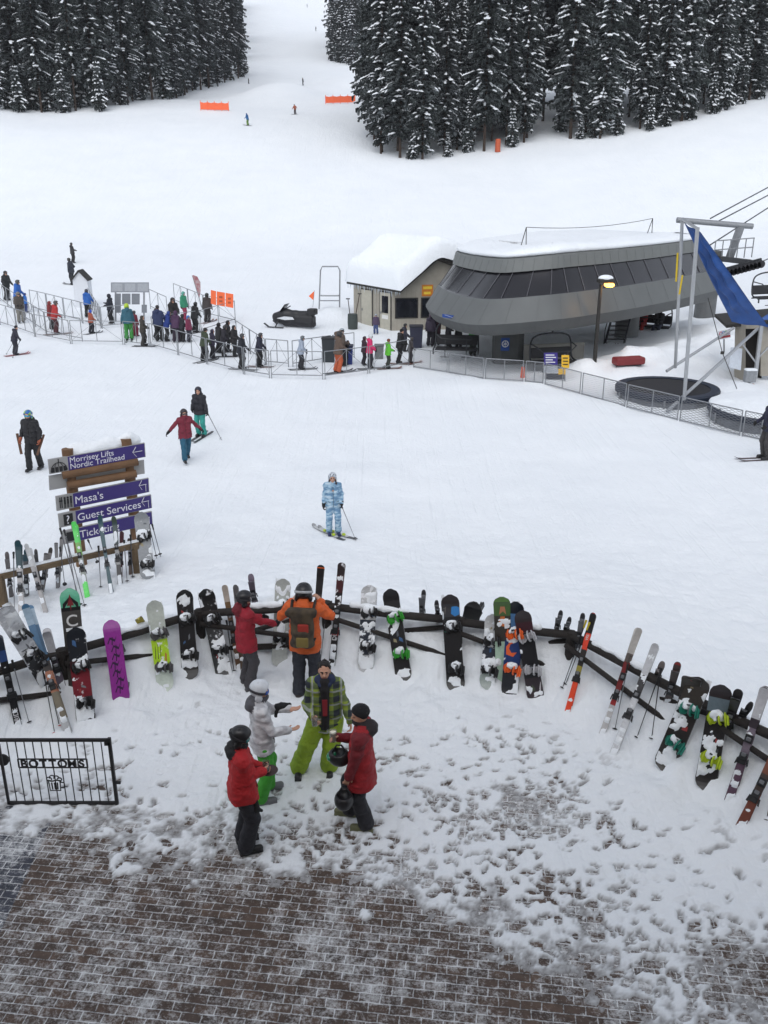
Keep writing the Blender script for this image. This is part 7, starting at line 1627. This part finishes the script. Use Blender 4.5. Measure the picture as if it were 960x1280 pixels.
S = SDF((-.2, -.15, 1.38), (.2, .2, 1.62), .012); S.cone((-.07, .02, 1.50), (.07, .02, 1.50), .075, .075, .02).cone((-.05, .085, 1.46), (.05, .085, 1.46), .045, .045, .02); S.noise(.02, 16, 3); V, Q, ids = S.mesh(); mesh_obj('neck_scarf', V*s_, Q, mat('scarf_blue', (40, 50, 78), .9), p3['root'], None, True)
cup('plastic cup held by the man in plaid', p3['hand'][1]+Vector((0, -.02, -.05)), .045, .14, mat('cola', (70, 40, 34), .15), .6)
# man with his back to the camera
p4 = near_p('man in bulky dark red jacket and black beanie facing left with raised drink', 453, 1032, 882, 82, (150, 26, 34), (34, 34, 40), 'beanie', (30, 30, 34), None, tot=1.77, R_=(.06, .30, 1.24), L_=(-.25, .14, .84), gl=None, boot=(104, 106, 76), feet=((.12, .20, .03), (-.10, -.05, 0)), bulk=1.14, jlen=.66, yaw=.35, nod=.1, hood=True, baggy=1.12, mouth_cover=1, sleeve=(112, 24, 34), collar=(36, 30, 34), hair=(32, 26, 24))
c = p4['hand'][1]; cup('clear cup with foamy drink raised by the man in dark red', c+Vector((-.0, .0, -.05)), .048, .15, FOAM, .85)
def spare_helmet(label, p, col, lens=None, psi=0):
    root = thing('helmet', label, 'helmet', p, 'helmets carried on the plaza'); p = np.array(p); S = SDF(p-.2, p+.2, .011); S.ell(p, (.12, .145, .125), np.array(Matrix.Rotation(psi, 3, 'Z')), 0); S.sub_ell(p+v3(0, 0, .12), (.09, .11, .12)); S.build('shell', [mat('helmet_shell', col, .35, .1, 14)], root)
    b = MB(); b.tube([Vector(p)+Vector((-.10, 0, .05)), Vector(p)+Vector((-.03, 0, .17)), Vector(p)+Vector((.03, 0, .17)), Vector(p)+Vector((.10, 0, .05))], .012, 6); b.build('strap', BIND, root)
    if lens:
        S = SDF(p-.22, p+.22, .011); d = v3(-math.sin(psi), math.cos(psi), 0); S.ell(p+d*.10, (.10, .06, .055), np.array(Matrix.Rotation(psi, 3, 'Z')), 0); S.build('goggles', [mat('goggle_lens', lens, .15, .2, 20, coat=.6)], root)
spare_helmet('black helmet dangling from the lowered hand of the man in dark red', p4['hand'][-1]+Vector((-.03, -.05, -.22)), (30, 30, 33))
spare_helmet('small black helmet with green goggles hanging from his raised arm', (p4['wrist'][1]*.7+p4['elbow'][1]*.3)+Vector((-.06, -.08, -.22)), (34, 36, 38), (40, 130, 90), R(75))
# ------------------------------------------------------------------ light, sky, camera
w = bpy.data.worlds.new('World'); sc.world = w; w.use_nodes = True
nt = w.node_tree; bg = nt.nodes['Background']; sky = nt.nodes.new('ShaderNodeTexSky'); sky.sky_type = 'NISHITA'; sky.sun_disc = False
SUN_EL = R(52); SUN_AZ = R(190)      # diffuse overcast brightness, strongest behind the camera
sky.sun_elevation = SUN_EL; sky.sun_rotation = SUN_AZ; sky.dust_density = 1.2; sky.air_density = 1.0; sky.ozone_density = 1.0
hs = nt.nodes.new('ShaderNodeHueSaturation'); hs.inputs['Saturation'].default_value = .31
nt.links.new(sky.outputs['Color'], hs.inputs['Color']); nt.links.new(hs.outputs['Color'], bg.inputs['Color']); bg.inputs['Strength'].default_value = .14
sl = bpy.data.lights.new('sun', 'SUN'); sl.energy = .55; sl.angle = R(60); sl.color = (1, .99, .97)
so = bpy.data.objects.new('sun', sl); COL.objects.link(so)
so.rotation_euler = (R(90)-SUN_EL, 0, R(-10))
# unseen lodge behind the camera, its wall and eave sized to shade the plaza
lodge = thing('lodge', 'unseen lodge wall behind the camera with an eave added to shade the plaza', 'building', (0, -1.6, 0))
b = MB(); b.box((0, -2.0, 5), (44, .6, 13)); b.build('wall', mat('lodge_timber', (126, 110, 94), .85, .2, 3), lodge)
b = MB(); b.box((0, -1.0, 11.7), (45, 2.6, .3)); b.build('eave', mat('lodge_timber', (126, 110, 94)), lodge)
hz = MB(); hz.box((0, 420, 118), (1300, 900, 246)); ho = hz.build('haze', [], None); tag(ho, kind='stuff')
hm = bpy.data.materials.new('haze_air'); hm.use_nodes = True; n_ = hm.node_tree.nodes; n_.remove(n_['Principled BSDF']); pv = n_.new('ShaderNodeVolumePrincipled'); pv.inputs['Color'].default_value = (.93, .95, 1, 1); pv.inputs['Density'].default_value = .00016; pv.inputs['Anisotropy'].default_value = .2
hm.node_tree.links.new(pv.outputs['Volume'], n_['Material Output'].inputs['Volume']); ho.data.materials.append(hm)
sc.cycles.use_denoising = True; sc.cycles.volume_bounces = 1; sc.cycles.max_bounces = 6; sc.cycles.diffuse_bounces = 3
cd = bpy.data.cameras.new('camera'); co = bpy.data.objects.new('camera', cd); COL.objects.link(co)
co.location = (0, 0, H); co.rotation_euler = (PI/2-PITCH, 0, 0)
cd.sensor_fit = 'VERTICAL'; cd.sensor_height = 24; cd.lens = 24*F/1280; cd.clip_end = 3000; cd.clip_start = .05
sc.camera = co
sc.view_settings.view_transform = 'Standard'; sc.view_settings.look = 'None'; sc.view_settings.gamma = 1; sc.view_settings.exposure = 0.57
